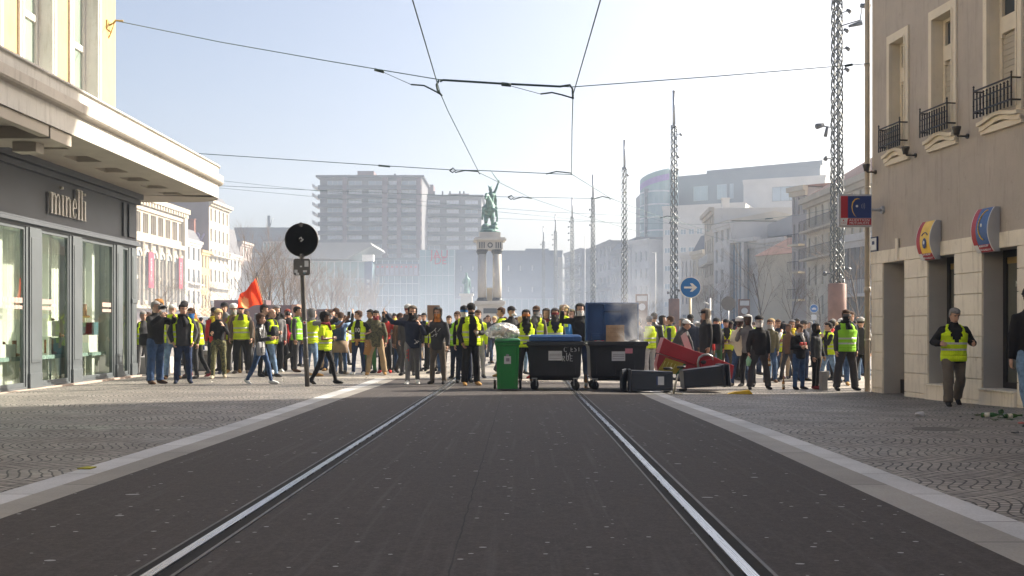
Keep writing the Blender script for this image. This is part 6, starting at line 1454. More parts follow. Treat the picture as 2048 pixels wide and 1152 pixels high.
p_red = P(1598, 779, 650, 25, 'short-haired man in black sweatshirt with red print and grey neck scarf, hands joined, blue jeans', 'black', 'jeans', 'black', 'light', hair=('short', 'hairbrown'), arms=('chest', 'chest'), scarf='lgrey', bulk=1.25, fit=1.1, legs='stand', nod=12)
P(1607, 762, 643, 30, 'person in black cap with dark goggles behind the red-print sweatshirt', 'navy', 'djeans', 'black', head=(('cap', 'black'), ('goggleup', 'dgrey')))
P(1632, 778, 650, 50, 'black-hooded and masked person in padded jacket and tracksuit trousers turned right', 'dgrey', 'black', 'wine', 'tan', head=(('hood', 'black'), ('balaclava', 'black')), arms=('down', 'low'), bulk=1.15)
p_blue = P(1658, 768, 645, -85, 'person in black with blue rucksack turned left, pale jeans', 'black', 'ljeans', 'dgrey', 'light', hair=('short', 'hairblack'), vest='side', arms=('mouth', 'mouth'), legs='walk')
P(1666, 757, 640, -20, 'grey-haired man farther back left of the tall green-vested man', 'dgrey', 'jeans', 'tan', hair=('short', 'hairgrey'))
p_tall = P(1692, 781, 621, 8, 'tall man with goggles, black neck scarf and green vest beside the downspout', 'dgrey', 'dgrey', 'black', 'light', head=(('goggles', 'grey'), ('balaclava', 'black')), hair=('short', 'hairbrown'), vest='closed', vcol='hvg', arms=('down', 'down'), legs='wide', bulk=1.22, fit=1.18, scarf='black')
P(1701, 770, 624, 0, 'person in navy shading the brow with one raised arm, hidden behind the tall green-vested man', 'navy', 'jeans', 'tan', hair=('short', 'hairbrown'), arms=('down', 'brow'), bulk=1.05, legs='step')
P(1722, 776, 637, -30, 'person in pale grey beanie with yellow cloth at the waist next to the downspout', 'dgrey', 'black', 'black', 'light', head=(('beanie', 'lgrey'), ('glasses', 'black')), arms=('down', 'down'))
p_man = P(1907, 811, 613, -6, 'grey-haired man in lime vest and taupe trousers walking forward past the shop doors', 'black', 'taupe', 'black', 'light', hair=('short', 'hairgrey'), vest='v', arms=('waist', 'waist'), legs='stride', bulk=1.25, fit=1.2, nod=15, turn=8, hem=-.03)
p_edge = P(2062, 852, 574, 175, 'person in black top and torn blue jeans walking away, cut by the right edge', 'black', 'ljeans', 'dgrey', 'light', head=(('cap', 'black'),), arms=('down', 'down'), legs='walk', bulk=1.1)
# ---- farther rows: smaller figures between and behind -----------------------------------------
kinds = [('black', 'djeans', None, (('beanie', 'black'),)), ('navy', 'black', 'closed', ()), ('grey', 'dgrey', None, (('hood', 'grey'),)), ('red', 'black', None, ()), ('olive', 'khaki', 'closed', ()), ('white', 'ljeans', None, ()), ('dgrey', 'jeans', 'closed', (('cap', 'white'),)), ('brown', 'dgrey', None, ())]
knames = ['distant person in black with a black beanie, far back in the crowd', 'distant person in lime vest over navy, far back in the crowd', 'distant person in grey hooded top, far back in the crowd', 'distant person in red jacket, far back in the crowd',
          'distant person in lime vest over olive, far back in the crowd', 'distant person in white top, far back in the crowd', 'distant person in lime vest and white cap, far back in the crowd', 'distant person in brown jacket, far back in the crowd']
protos = []
for i, (a, b, v, h) in enumerate(kinds):
    protos.append(P(1024, 700, 640, 20 * (i - 4), knames[i], a, b, 'dgrey', ('light', 'tan', 'light', 'brown')[i % 4], vest=v, head=h, hair=('short', ('hairblack', 'hairbrown', 'blond')[i % 3]), legs=('stand', 'walk', 'relax')[i % 3], arms=(('down', 'pocket'), ('down', 'down'), ('mouth', 'down'))[i % 3], Y=45, hgt=1.74, lod=1, group=knames[i].replace('person', 'people')))
rc = random.Random(9); used = set()
def dup(info, x, Y, face, s):
    i = protos.index(info); r = info['root']
    if i in used:
        n = r.copy(); C.objects.link(n)
        for ch in r.children: c = ch.copy(); C.objects.link(c); c.parent = n
        r = n
    used.add(i); X = (x - HX) / FPX * Y
    r.location = (X, Y, gz(X, Y)); r.rotation_euler = (0, 0, face); r.scale = (s, s, s)
spots = []
for i in range(185):
    Y = rc.choice([rc.uniform(27.5, 34), rc.uniform(28, 45), rc.uniform(40, 75)])
    for _ in range(20):
        x = rc.uniform(285, 1735)
        if 590 < x < 625 and Y < 30: continue
        if 690 < x < 740 or 895 < x < 1000:
            if Y < 38 or rc.random() < .5: continue
        X = (x - HX) / FPX * Y
        if all((X - a) ** 2 + (Y - b) ** 2 > .5 for a, b in spots): break
    spots.append((X, Y)); dup(protos[i % 8] if i < 8 else rc.choice(protos), x, Y, rc.uniform(-3, 3), rc.uniform(.9, 1.0))
# ================================================================ things people carry
m_black = pm('black_plastic', (.018, .018, .02), .45, 0, .1, 10, .1, 50, .003)
def at_(o, p): o.location = p; return o
# camera of the photographer and its strap
def camera_obj(p, d, label):
    q = V(d).to_track_quat('Y', 'Z').to_matrix().to_4x4(); root = thing('camera', label, 'camera', p); root.rotation_euler = q.to_euler()
    mb = MB(); mb.box(-.07, .07, -.03, .035, -.05, .05); mb.box(-.03, .03, -.02, .03, .05, .075); mb.build('camera_body', m_black, root, bev=.006)
    mb = MB(); mb.lathe([(.035, 0), (.035, .09), (.04, .12)], (0, 0, 0), 14); me = mb.mesh('lens', m_black); me.transform(Matrix.Translation((0, .03, 0)) @ Matrix.Rotation(R(-90), 4, 'X')); link('lens', me, root)
i_ = p_photo; c = i_['H']((0, -.17, .10)); camera_obj(c, i_['H']((0, -1, .10)) - i_['H']((0, 0, .10)), 'black camera with lens held up by the man beside the shop corner')
i_ = p_ph2; c = i_['H']((0, -.15, .10)); camera_obj(c, i_['H']((0, -1, .10)) - i_['H']((0, 0, .10)), 'small black camera at the face of the red-haired woman')
def bag(p, w, h, d, mat, label, face=0, cat='bag', name='shoulder_bag', strap=None):
    root = thing(name, label, cat, p, R(face)); mb = MB()
    mb.tube([(0, 0, -h / 2), (0, 0, -h * .45), (0, 0, 0), (0, 0, h * .42), (0, 0, h / 2)], [(d * .3, w * .35), (d * .5, w * .5), (d * .55, w * .52), (d * .45, w * .48), (d * .2, w * .4)], 14, ref=(0, 1, 0)); mb.build('bag_body', mat, root)
    mb = MB(); mb.tube([(-w * .35, -d * .48, h * .1), (w * .35, -d * .48, h * .1), (w * .35, -d * .5, -h * .3), (-w * .35, -d * .5, -h * .3), (-w * .35, -d * .48, h * .1)], .008, 5); mb.build('pocket_seam', m_black, root)
    if strap:
        m_ = MB(); m_.tube([root.matrix_basis.inverted() @ V(q) for q in strap], .012, 5); m_.build('strap', mat, root)
    return root
T_ = p_wom['T']; bag(T_((-.24, -.10, -.02)), .30, .30, .14, cloth((.30, .30, .31)), 'grey shoulder bag of the woman in the leather jacket', 82, strap=[T_((-.22, -.12, .1)), T_((-.19, -.16, .3)), T_((.0, -.1, .54)), T_((.12, .02, .56)), T_((.05, .15, .4)), T_((-.2, .06, .1))])
T_ = p_photo['T']; bag(T_((-.05, .27, .02)), .34, .26, .16, cloth((.012, .012, .014)), 'black bag hanging at the back of the photographer near the shop corner', 150)
T_ = p_ph2['T']; bag(T_((.02, -.20, .08)), .26, .16, .1, cloth(CO['pink']), 'pink waist bag of the red-haired woman', 10)
T_ = p_bp['T']; bag(T_((0, .22, .28)), .32, .46, .2, cloth((.03, .05, .11)), 'navy backpack on the person with the tied beige jacket', 350, name='backpack', cat='backpack')
mb = MB(); mb.tube([T_((0, .0, .02)), T_((0, .01, -.12)), T_((0, .02, -.32))], [(.15, .19), (.16, .2), (.15, .2)], 12, ref=(0, 1, 0)); tag(mb.build('jacket', cloth((.30, .22, .15))), 'beige jacket tied round the waist below the navy backpack', 'jacket')
T_ = p_hood['T']; bag(T_((0, .26, .26)), .36, .52, .26, cloth((.012, .012, .013)), 'big black backpack on the figure in the long hooded parka', -80 + 180, name='backpack', cat='backpack')
T_ = p_blue['T']; bag(T_((0, .22, .26)), .30, .42, .2, cloth((.02, .22, .42)), 'bright blue rucksack near the tall green-vested man', 95, name='backpack', cat='backpack')
T_ = p_bald['T']; bag(T_((-.16, -.20, .26)), .24, .26, .14, cloth((.02, .02, .022)), 'dark camera bag held by the bald man', 70)
T_ = p_ten['T']; mb = MB()
mb.tube([T_((.17 * math.cos(t), .13 * math.sin(t), .02)) for t in [2 * math.pi * k / 14 for k in range(15)]], .04, 7)
mb.tube([T_((.2, .02, .02)), T_((.25, .0, -.2)), T_((.22, -.04, -.38))], [(.06, .1), (.05, .12), (.02, .09)], 8, ref=(0, 1, 0)); mb.tube([T_((-.2, .04, .02)), T_((-.22, .05, -.15)), T_((-.2, .04, -.34))], [(.05, .07), (.04, .08), (.02, .05)], 8, ref=(0, 1, 0))
mb.tube([T_((0, -.14, .02)), T_((-.02, -.17, -.12))], .035, 6); tag(mb.build('coat', cloth((.36, .19, .07))), 'camel coat tied round the waist of the young man in the open vest', 'coat')
# prints on clothing
def on_chest(info, s, size, mat, x=0, z=.3, y=-.145, sx=1.0, nm='chest_print'):
    M_ = info['root'].matrix_basis.inverted() @ Matrix.Translation(info['T']((x, y, z))) @ Matrix.Rotation(info['root'].rotation_euler.z, 4, 'Z') @ UPR
    sc = info['s']; return text(nm, s, size, M_, mat, info['root'], sx=sx, depth=.01)
m_prw = pm('white_print', (.7, .7, .7), .7); m_prr = pm('red_print', (.55, .04, .03), .7)
on_chest(p_ten, '10', .16, m_prw, .0, .30, -.138, .9)
mb = MB(); I = p_red['root'].matrix_basis.inverted()
for a, b in ((-.11, -.02), (.02, .11)):
    mb.tube([I @ p_red['T']((a, -.165, .28)), I @ p_red['T']((b, -.168, .28)), I @ p_red['T']((b, -.168, .33)), I @ p_red['T']((a, -.165, .33)), I @ p_red['T']((a, -.165, .28))], .016, 5)
mb.build('red_print', m_prr, p_red['root'])
mb = MB(); I = p_or['root'].matrix_basis.inverted(); rr_ = random.Random(4)
for k in range(7):
    a = rr_.uniform(-.1, .1); z = rr_.uniform(.2, .36); mb.tube([I @ p_or['T']((a, -.155, z)), I @ p_or['T']((a + rr_.uniform(-.05, .05), -.157, z + rr_.uniform(-.05, .05))), I @ p_or['T']((a + rr_.uniform(-.06, .06), -.156, z - .04))], .007, 4)
mb.build('white_print', m_prw, p_or['root'])
mb = MB(); I = p_fist['root'].matrix_basis.inverted(); pz = p_fist['pz']
for k in range(4):
    z = -.16 - k * .08; mb.tube([I @ (p_fist['M'] @ V(q)) for q in ((-.14, -.17, pz + z), (-.09, -.185, pz + z + .04), (-.10, -.185, pz + z - .03))], .012, 4)
mb.build('red_writing', m_prr, p_fist['root'])
for a, b in ((.04, .14),):
    mb = MB(); mb.tube([I @ p_fist['T']((a, -.145, -.0)), I @ p_fist['T']((b, -.14, .06)), I @ p_fist['T']((a, -.146, .1)), I @ p_fist['T']((b - .03, -.145, .02))], .014, 5); mb.build('white_print', m_prw, p_fist['root'])
# phones, bottles
def phone(p, label):
    mb = MB(); mb.box(-.036, .036, -.005, .005, -.075, .075); o = mb.build('phone', m_black, loc=p, bev=.003); tag(o, label, 'phone')
phone(p_curl['wr'][1] + V((.02, 0, .06)), 'black phone held up by the curly-haired woman in the sleeveless vest')
m_bg = NT('green_bottle_glass'); m_bg = m_bg.out(Base_Color=(.03, .16, .03, 1), Roughness=.12, Transmission_Weight=.6, IOR=1.45)
m_bamber = NT('amber_bottle_glass'); m_bamber = m_bamber.out(Base_Color=(.35, .17, .03, 1), Roughness=.12, Transmission_Weight=.6, IOR=1.45)
m_lab = pm('paper_label', (.6, .58, .5), .7)
def bottle(p, label, mat, rot=(0, 0, 0), s=1.0, group=None):
    r_ = thing('bottle', label, 'bottle', p, 0, group); r_.rotation_euler = rot; r_.scale = (s, s, s)
    mb = MB(); mb.lathe([(.03, 0), (.034, .01), (.034, .15), (.028, .18), (.013, .22), (.013, .28), (.015, .285), (.013, .29)], (0, 0, 0), 12); mb.build('glass', mat, r_)
    mb = MB(); mb.lathe([(.0345, .05), (.0345, .12)], (0, 0, 0), 12); mb.build('paper_label', m_lab, r_); return r_
bottle(p_brd['wr'][1] + V((.0, -.02, -.1)), 'small clear-brown bottle in the hand of the bearded man', m_bamber, s=.9)
bottle(G(1172, 777), 'bottle with amber dregs standing between the two dumpsters', m_bamber, s=1.1)
bottle(G(1567, 779), 'amber bottle standing on the paving left of the red-print sweatshirt man', m_bamber, s=1.05)
bottle(G(1738, 781), 'dark bottle at the foot of the downspout', m_black, s=1.0); bottle(G(1746, 781), 'green bottle at the corner building foot beside the dark one', m_bg, s=1.0)
bottle(p_clown['wr'][1] + V((0, -.03, -.22)), 'green-and-amber bottle hanging from the hand of the beret man', m_bamber, s=.9)
mb = MB(); w = p_clown['wr'][0]; mb.tube([w, w - V((0, 0, .1)), w - V((.01, 0, .24))], [(.02, .02), (.07, .06), (.04, .04)], 9); tag(mb.build('plastic_bag', pm('mint_plastic', (.25, .55, .35), .4)), 'mint green plastic bag in the hand of the beret man', 'bag')
w = p_far1['wr'][1]; mb = MB(); mb.tube([w, w - V((0, 0, .12)), w - V((0, 0, .32))], [(.02, .02), (.10, .07), (.11, .08)], 9); tag(mb.build('shopping_bag', cloth((.10, .10, .03))), 'olive bag carried by the woman left of the bearded man', 'bag')
# placard and flag
pl = thing('placard', 'plain brown cardboard placard raised in the crowd right of the raised fist', 'placard', A(867, 640, 27)); k = FPX / 27
mb = MB(); mb.box(-.17, .17, -.01, .01, .0, .4); mb.build('board', pm('brown_cardboard', (.27, .17, .12), .85, 0, .1, 5), pl); mb = MB(); mb.box(-.015, .015, .012, .03, -.55, .35); mb.build('stick', pm('raw_wood', (.4, .28, .16), .8), pl)
fz0 = 25.5; fl = thing('flag', 'orange-red flag with a pale flame shape waving above the left crowd', 'flag', A(524, 640, fz0)); o0 = V(fl.location)
mb = MB(); mb.tube([V((0, 0, 0)), A(526, 600, fz0) - o0, A(513, 553, fz0) - o0], .012, 6); mb.build('pole', pm('raw_wood', (.4, .28, .16), .8), fl)
def flagpt(u, v):
    top = A(511, 556, fz0); bot = A(524, 611, fz0); ft = A(474, 600, fz0); fb = A(472, 618, fz0)
    a = top.lerp(ft, u); b = bot.lerp(fb, u); p = a.lerp(b, v); p.y += .12 * math.sin(u * 7 + v * 2) + .05 * math.sin(u * 15); p.z += .03 * math.sin(u * 9) ; return p - o0
tfl = NT('red_flag_cloth'); tc = tfl.n('UVMap') if False else None
mb = MB(); n, m = 16, 10
for i in range(n):
    for j in range(m):
        u, v = (i + .5) / n, (j + .5) / m; flame = ((u - .62) / .17) ** 2 + ((v - .72) / .42) ** 2 + .25 * math.sin(u * 40) < 1
        mb.add([flagpt(i / n, j / m), flagpt((i + 1) / n, j / m), flagpt((i + 1) / n, (j + 1) / m), flagpt(i / n, (j + 1) / m)], [(0, 1, 2, 3)], 1 if flame else 0, True)
def transl(name, col):
    t = NT(name); d = t.n('BsdfDiffuse', {'Color': col}); tr = t.n('BsdfTranslucent', {'Color': col}); mx = t.n('MixShader'); mx.inputs[0].default_value = .5
    t.t.links.new(d.outputs[0], mx.inputs[1]); t.t.links.new(tr.outputs[0], mx.inputs[2]); o = [q for q in t.t.nodes if q.type == 'OUTPUT_MATERIAL'][0]; t.t.links.new(mx.outputs[0], o.inputs[0]); return t.mat
mb.build('cloth', [transl('flag_red', (.85, .10, .04, 1)), transl('flag_flame', (.85, .45, .22, 1))], fl, fixn=False)

# ================================================================ bins
m_bin = pm('black_bin_plastic', (.022, .024, .030), .38, 0, .2, 3, .15, 40, .004); m_lidb = pm('blue_lid_plastic', (.022, .078, .22), .42, 0, .15, 2.5, .15, 30, .004); m_green = pm('green_bin_plastic', (.008, .20, .035), .36, 0, .12, 2, .12, 40, .004)
m_green2 = pm('dark_green_bin_lid', (.012, .13, .035), .36, 0, .12, 2, .12, 40, .004); m_slateb = pm('slate_blue_bin_plastic', (.028, .034, .048), .40, 0, .15, 3, .12, 40, .004); m_rub = pm('black_rubber', (.012, .012, .012), .7, 0, .1, 9); m_galv = pm('galvanised_metal', (.35, .35, .35), .4, .7, .2, 8)
m_stk = pm('white_sticker', (.55, .56, .58), .5, 0, .1, 8); m_stl = pm('sticker_text_grey', (.25, .22, .26), .6); m_pk = pm('pink_sticker', (.60, .22, .28), .55, 0, .1, 8); m_scr = pm('white_marker', (.55, .56, .58), .6, 0, .2, 30)
def rbox(mb, x0, x1, y0, y1, z0, z1, tx0=0, tx1=0, ty0=0, ty1=0, m=0):
    """box whose bottom is inset"""
    mb.add([(x0 + tx0, y0 + ty0, z0), (x1 - tx1, y0 + ty0, z0), (x1 - tx1, y1 - ty1, z0), (x0 + tx0, y1 - ty1, z0), (x0, y0, z1), (x1, y0, z1), (x1, y1, z1), (x0, y1, z1)],
           [(3, 2, 1, 0), (4, 5, 6, 7), (0, 1, 5, 4), (1, 2, 6, 5), (2, 3, 7, 6), (3, 0, 4, 7)], m)
def castor(root, x, y):
    w = MB(); w.lathe([(.02, -.025), (.085, -.025), (.10, -.012), (.10, .012), (.085, .025), (.02, .025)], (0, 0, 0), 18); me = w.mesh('wheel', m_rub); me.transform(Matrix.Translation((x, y, .10)) @ Matrix.Rotation(R(50 if x > 0 else -58), 4, 'Z') @ Matrix.Rotation(R(90), 4, 'Y')); 
    o = link('wheel', me, root)
    f = MB(); f.box(x - .045, x - .03, y - .04, y + .04, .09, .24); f.box(x + .03, x + .045, y - .04, y + .04, .09, .24); f.box(x - .06, x + .06, y - .06, y + .06, .235, .26); f.build('castor_fork', m_galv, root)
def dumpster(x0, x1, ybase, yrim, label, lid, open_=False):
    xc = (x0 + x1) / 2; g = G(xc, ybase); k = FPX / g.y; W = (x1 - x0) / k; D = .95; H = (ybase - yrim) / k
    root = thing('dumpster', label, 'dumpster', g, R(-1.5 if not open_ else 1.0))
    mb = MB(); hw = W / 2; zb = .25; y0 = -.0
    for a in (0,):
        # outer tapered shell with open top and inner faces
        def ring(w, d0, d1, z): return [(-w, d0, z), (w, d0, z), (w, d1, z), (-w, d1, z)]
        R_ = [ring(hw - .16, .22, D - .14, zb - .05), ring(hw - .07, .12, D - .1, zb + .06), ring(hw - .05, .06, D - .05, H - .18), ring(hw - .03, .04, D - .02, H - .10), ring(hw, .0, D, H - .09), ring(hw, .0, D, H), ring(hw - .05, .05, D - .05, H), ring(hw - .08, .10, D - .08, zb + .4)]
        mb.loft(R_, 0, False, cap=True)
    mb.build('container', m_bin, root, bev=.02)
    rbm = MB()
    for i in range(3): rbm.box(-hw + .2 + i * .42, -hw + .215 + i * .42, .085, .12, zb + .1, H - .2)
    rbm.build('ribs', m_bin, root)
    for sx_ in (-1, 1):
        for yy in (.16, D - .18): castor(root, sx_ * (hw - .17), yy)
        h = MB(); h.tube([(sx_ * (hw + .0), D * .35, H - .05), (sx_ * (hw + .07), D * .4, H - .05), (sx_ * (hw + .07), D * .6, H - .05), (sx_ * hw, D * .65, H - .05)], .018, 6); h.build('side_handle', m_bin, root)
    if not open_:
        l = MB(); R_ = [ring(hw - .06, -.0, D, H + .005), ring(hw - .05, .0, D, H + .10), ring(hw - .09, .06, D - .05, H + .14)]; l.loft(R_, 0, False)
        for a in (-hw + .24, hw - .42): l.box(a, a + .2, -.02, .0, H + .01, H + .10)
        l.build('lid', lid, root, bev=.012)
    else:
        l = MB(); zb2 = H + .01; LH = (683 - 607) / k; y1, y2 = D - .06, D + .04
        l.box(-hw + .02, hw - .10, y1, y2, zb2, zb2 + LH)                      # back skin
        for q in ((-hw + .02, -hw + .07, zb2, zb2 + LH), (hw - .15, hw - .10, zb2, zb2 + LH)): l.box(q[0], q[1], y1 - .12, y1 - .001, q[2], q[3])
        l.box(-hw + .02, hw - .10, y1 - .13, y1 - .002, zb2 + LH + .002, zb2 + LH + .03); l.box(-.22, .16, y1 - .10, y1 - .003, zb2 + LH - .16, zb2 + LH - .002); l.box(-.22, .16, y1 - .06, y1 - .004, zb2 + .1, zb2 + LH - .20)
        l.box(-hw + .16, -hw + .36, y1 - .09, y1 - .005, zb2 + .02, zb2 + .16); l.box(-hw + .18, -hw + .34, y1 - .10, y1 - .09, zb2 + .06, zb2 + .12)
        l.build('lid', lid, root, bev=.012)
        r2 = MB(); rnd = random.Random(6)
        for i in range(26):
            c = (rnd.uniform(-hw + .12, hw - .12), rnd.uniform(.15, D - .15), H - rnd.uniform(.02, .14)); r2.ell(c, rnd.uniform(.06, .14), rnd.uniform(.06, .12), rnd.uniform(.04, .10), 7, 5, rnd.choice([0, 0, 0, 1]))
        r2.build('rubbish', [m_black, pm('grey_rubbish', (.12, .11, .11), .7)], root)
    return root, k, W, H
yl = .055
d1, k, W, H = dumpster(1053, 1168, 781, 683, 'black four-wheeled dumpster with closed blue lid and white graffiti beside the green bin', m_lidb)
def sticker(root, k, xc, base, x0, x1, yt, yb, y, mat=None, lines=True):
    mb = MB(); a, b = (x0 - xc) / k, (x1 - xc) / k; za, zb = (base - yb) / k, (base - yt) / k
    mb.box(a, b, y - .004, y, za, zb); s_ = mb.build('sticker', mat or m_stk, root)
    if lines:
        m2 = MB()
        for f in (.2, .45, .62): m2.box(a + .02, b - .02, y - .006, y - .0041, za + (zb - za) * f, za + (zb - za) * (f + .06))
        m2.build('sticker_lines', m_stl, s_)
sticker(d1, k, 1110.5, 781, 1097, 1124, 702, 721, .055)
# graffiti C'EST LA RUE as marker strokes
def strokes(root, txt, x, z, h, mat, y=.052):
    G_ = {'C': [[(.9, .85), (.4, 1), (.05, .6), (.1, .15), (.5, 0), (.9, .1)]], "'": [[(.3, 1.1), (.2, .8)]], 'E': [[(.8, 1), (.1, 1), (.1, 0), (.85, .02)], [(.1, .5), (.7, .5)]], 'S': [[(.8, .9), (.3, 1), (.1, .7), (.7, .4), (.75, .1), (.1, 0)]], 'T': [[(0, 1), (1.1, 1.02)], [(.5, 1), (.5, 0)]],
          'L': [[(.1, 1), (.1, 0), (.6, .02)]], 'A': [[(0, 0), (.4, 1), (.8, 0)], [(.15, .4), (.65, .4)]], 'R': [[(.05, 0), (.1, 1), (.6, .95), (.65, .6), (.1, .5), (.8, 0)]], 'U': [[(.1, 1), (.1, .2), (.4, 0), (.7, .2), (.7, 1)]]}
    mb = MB(); w = h * .62; rnd = random.Random(3)
    for i, ch in enumerate(txt):
        dz = rnd.uniform(-.12, .12) * h
        for st_ in G_.get(ch, []): mb.tube([(x + i * w * 1.15 + u * w, y, z + dz + v * h) for u, v in st_], .0085, 4)
    mb.build('graffiti', mat, root)
strokes(d1, "C'EST", (1128 - 1110.5) / k, (781 - 703) / k, .10, m_scr); strokes(d1, 'LA', (1133 - 1110.5) / k, (781 - 712) / k, .07, m_scr); strokes(d1, 'RUE', (1125 - 1110.5) / k, (781 - 722) / k, .11, m_scr)
d2, k, W, H = dumpster(1176, 1297, 781, 683, 'black four-wheeled dumpster with its blue lid standing open and smoke rising from inside', m_lidb, True)
sticker(d2, k, 1236.5, 781, 1224, 1251, 703, 722, .055); sticker(d2, k, 1236.5, 781, 1251, 1266, 697, 707, .055, m_pk, False)
g = G(1236, 781); cb = thing('cardboard_sign', 'torn brown cardboard with faint writing stuck in the smoking dumpster', 'cardboard', (g.x, g.y + .55, g.z + H + .0)); mb = MB()
mb.box(-.21, .20, 0, .012, -.02, .36); mb.build('board', pm('brown_cardboard2', (.42, .28, .17), .9, 0, .2, 6), cb, bev=.004)
mb = MB(); rnd = random.Random(8)
for r_ in range(3):
    for i in range(7): a = -.17 + i * .05; mb.tube([(a, -.004, .28 - r_ * .09), (a + .02, -.004, .30 - r_ * .09 + rnd.uniform(-.02, .02)), (a + .03, -.004, .27 - r_ * .09)], .003, 3)
mb.build('faint_writing', pm('faded_ink', (.12, .075, .045), .9), cb)
# wheelie bin
def wheelie(name, label, w, d, h, mat, lidm, loc, M=None, lid_angle=0, front='label', wheels=True):
    root = thing(name, label, 'bin', loc); 
    if M is not None: root.rotation_euler = M
    mb = MB(); ti = w * .10
    R_ = [[(-w / 2 + ti, ti * .6, .03), (w / 2 - ti, ti * .6, .03), (w / 2 - ti, d * .72, .03), (-w / 2 + ti, d * .72, .03)], [(-w / 2 + .025, .02, h - .09), (w / 2 - .025, .02, h - .09), (w / 2 - .025, d - .03, h - .09), (-w / 2 + .025, d - .03, h - .09)],
          [(-w / 2, -.01, h - .085), (w / 2, -.01, h - .085), (w / 2, d, h - .085), (-w / 2, d, h - .085)], [(-w / 2, -.01, h - .03), (w / 2, -.01, h - .03), (w / 2, d, h - .03), (-w / 2, d, h - .03)],
          [(-w / 2 + .03, .03, h - .03), (w / 2 - .03, .03, h - .03), (w / 2 - .03, d - .04, h - .03), (-w / 2 + .03, d - .04, h - .03)], [(-w / 2 + .07, .07, h - .5), (w / 2 - .07, .07, h - .5), (w / 2 - .07, d - .12, h - .5), (-w / 2 + .07, d - .12, h - .5)]]
    mb.loft(R_, 0, False)
    for a in (-1, 1):                      # raised vertical ribs on the front
        x_ = a * w * .30; mb.add([(x_ - .012 - 0, ti * .55 - .012, .06), (x_ + .012, ti * .55 - .012, .06), (x_ + .012 + a * .018, .008, h - .1), (x_ - .012 + a * .018, .008, h - .1), (x_ - .012, ti * .8, .06), (x_ + .012, ti * .8, .06), (x_ + .012 + a * .018, .05, h - .1), (x_ - .012 + a * .018, .05, h - .1)],
               [(0, 1, 2, 3), (0, 3, 7, 4), (1, 5, 6, 2), (3, 2, 6, 7), (0, 4, 5, 1), (4, 7, 6, 5)])
    mb.build('bin_body', mat, root, bev=.008)
    hinge = Matrix.Translation((0, d + .02, h - .02)) @ Matrix.Rotation(R(lid_angle), 4, 'X') @ Matrix.Translation((0, -d - .02, -h + .02))
    l = MB(); rg = [[V(p) for p in q] for q in ([(-w / 2 - .005, -.03, h - .028), (w / 2 + .005, -.03, h - .028), (w / 2 + .005, d + .01, h - .028), (-w / 2 - .005, d + .01, h - .028)], [(-w / 2, -.025, h + .01), (w / 2, -.025, h + .01), (w / 2, d, h + .02), (-w / 2, d, h + .02)], [(-w / 2 + .05, .03, h + .04), (w / 2 - .05, .03, h + .04), (w / 2 - .05, d - .06, h + .05), (-w / 2 + .05, d - .06, h + .05)])]
    l.loft([[hinge @ p for p in q] for q in rg], 0, False); l.build('lid', lidm, root, bev=.008)
    hd_ = MB(); hd_.tube([(-w / 2 + .04, d, h - .06), (-w / 2 + .05, d + .08, h - .05), (w / 2 - .05, d + .08, h - .05), (w / 2 - .04, d, h - .06)], .016, 6); hd_.build('handle', mat, root)
    for a in (-1, 1):
        m_ = MB(); m_.lathe([(.03, -.025), (.085, -.025), (.1, -.012), (.1, .012), (.085, .025), (.03, .025)], (0, 0, 0), 18); me = m_.mesh('wheel', m_rub); me.transform(Matrix.Translation((a * (w / 2 + .005), d * .82, .10)) @ Matrix.Rotation(R(90), 4, 'Y')); link('wheel', me, root)
    return root
gg = G(1015, 781); kg = FPX / gg.y
gb = wheelie('wheelie_bin', 'upright green wheelie bin carrying a bulging clear rubbish bag', .53, .60, 1.03, m_green, m_green2, gg)
mb = MB(); mb.box(-.07, .07, .012, .02, .55, .71); s_ = mb.build('sticker', m_stk, gb); mb = MB(); mb.box(-.03, .04, .009, .0115, .60, .67); mb.box(-.03, .03, .008, .02, .71, .75); mb.build('sticker_picture', m_stl, s_)
f = fallen = wheelie('wheelie_bin', 'fallen dark blue wheelie bin with a white label lying in front of the open dumpster', .50, .50, 1.0, m_slateb, m_slateb, (0, 0, 0), lid_angle=-14)
sg_ = MB(); sg_.box(-.08, .10, .024, .034, .22, .38); o = sg_.build('sticker', m_stk, fallen); sg_ = MB(); sg_.box(-.08, .10, .0195, .0235, .35, .38); sg_.build('sticker_stripe', m_bl, o)
a = G(1262, 787); b = G(1350, 787)
def place_fallen(root, p, yaw, roll, pitch=0, flip=False):
    # local z (height) laid along +X, local x pointing up
    M_ = Matrix.Translation(p) @ Matrix.Rotation(yaw, 4, 'Z') @ Matrix.Rotation(pitch, 4, 'Y') @ Matrix(((0, 0, 1, 0), (0, 1, 0, 0), (-1, 0, 0, 0), (0, 0, 0, 1)))
    if flip: M_ = Matrix.Translation(p) @ Matrix.Rotation(yaw, 4, 'Z') @ Matrix(((0, 0, -1, 0), (0, 1, 0, 0), (1, 0, 0, 0), (0, 0, 0, 1)))
    root.matrix_basis = M_
place_fallen(fallen, G(1349, 787) + V((0, 0, .26)), R(-3), 0, 0, True)
f2 = wheelie('wheelie_bin', 'fallen dark blue wheelie bin farther right, wheels to the left and lid end raised', .50, .52, 1.0, m_slateb, m_slateb, (0, 0, 0), lid_angle=-6)
place_fallen(f2, G(1366, 784) + V((0, 0, .27)), R(6), 0, R(-5))
mb = MB(); p0 = G(1352, 788); mb.box(-.05, .12, -.1, .1, 0, .02); mb.tube([(-.05, 0, .02), (-.02, -.03, .2), (.05, .02, .42)], [(.08, .02), (.09, .015), (.07, .01)], 8, ref=(0, 1, 0)); o = mb.build('torn_flap', pm('dirty_cream_plastic', (.40, .37, .30), .6), loc=p0); tag(o, 'torn cream and grey lid flap standing between the two fallen bins', 'bin lid')
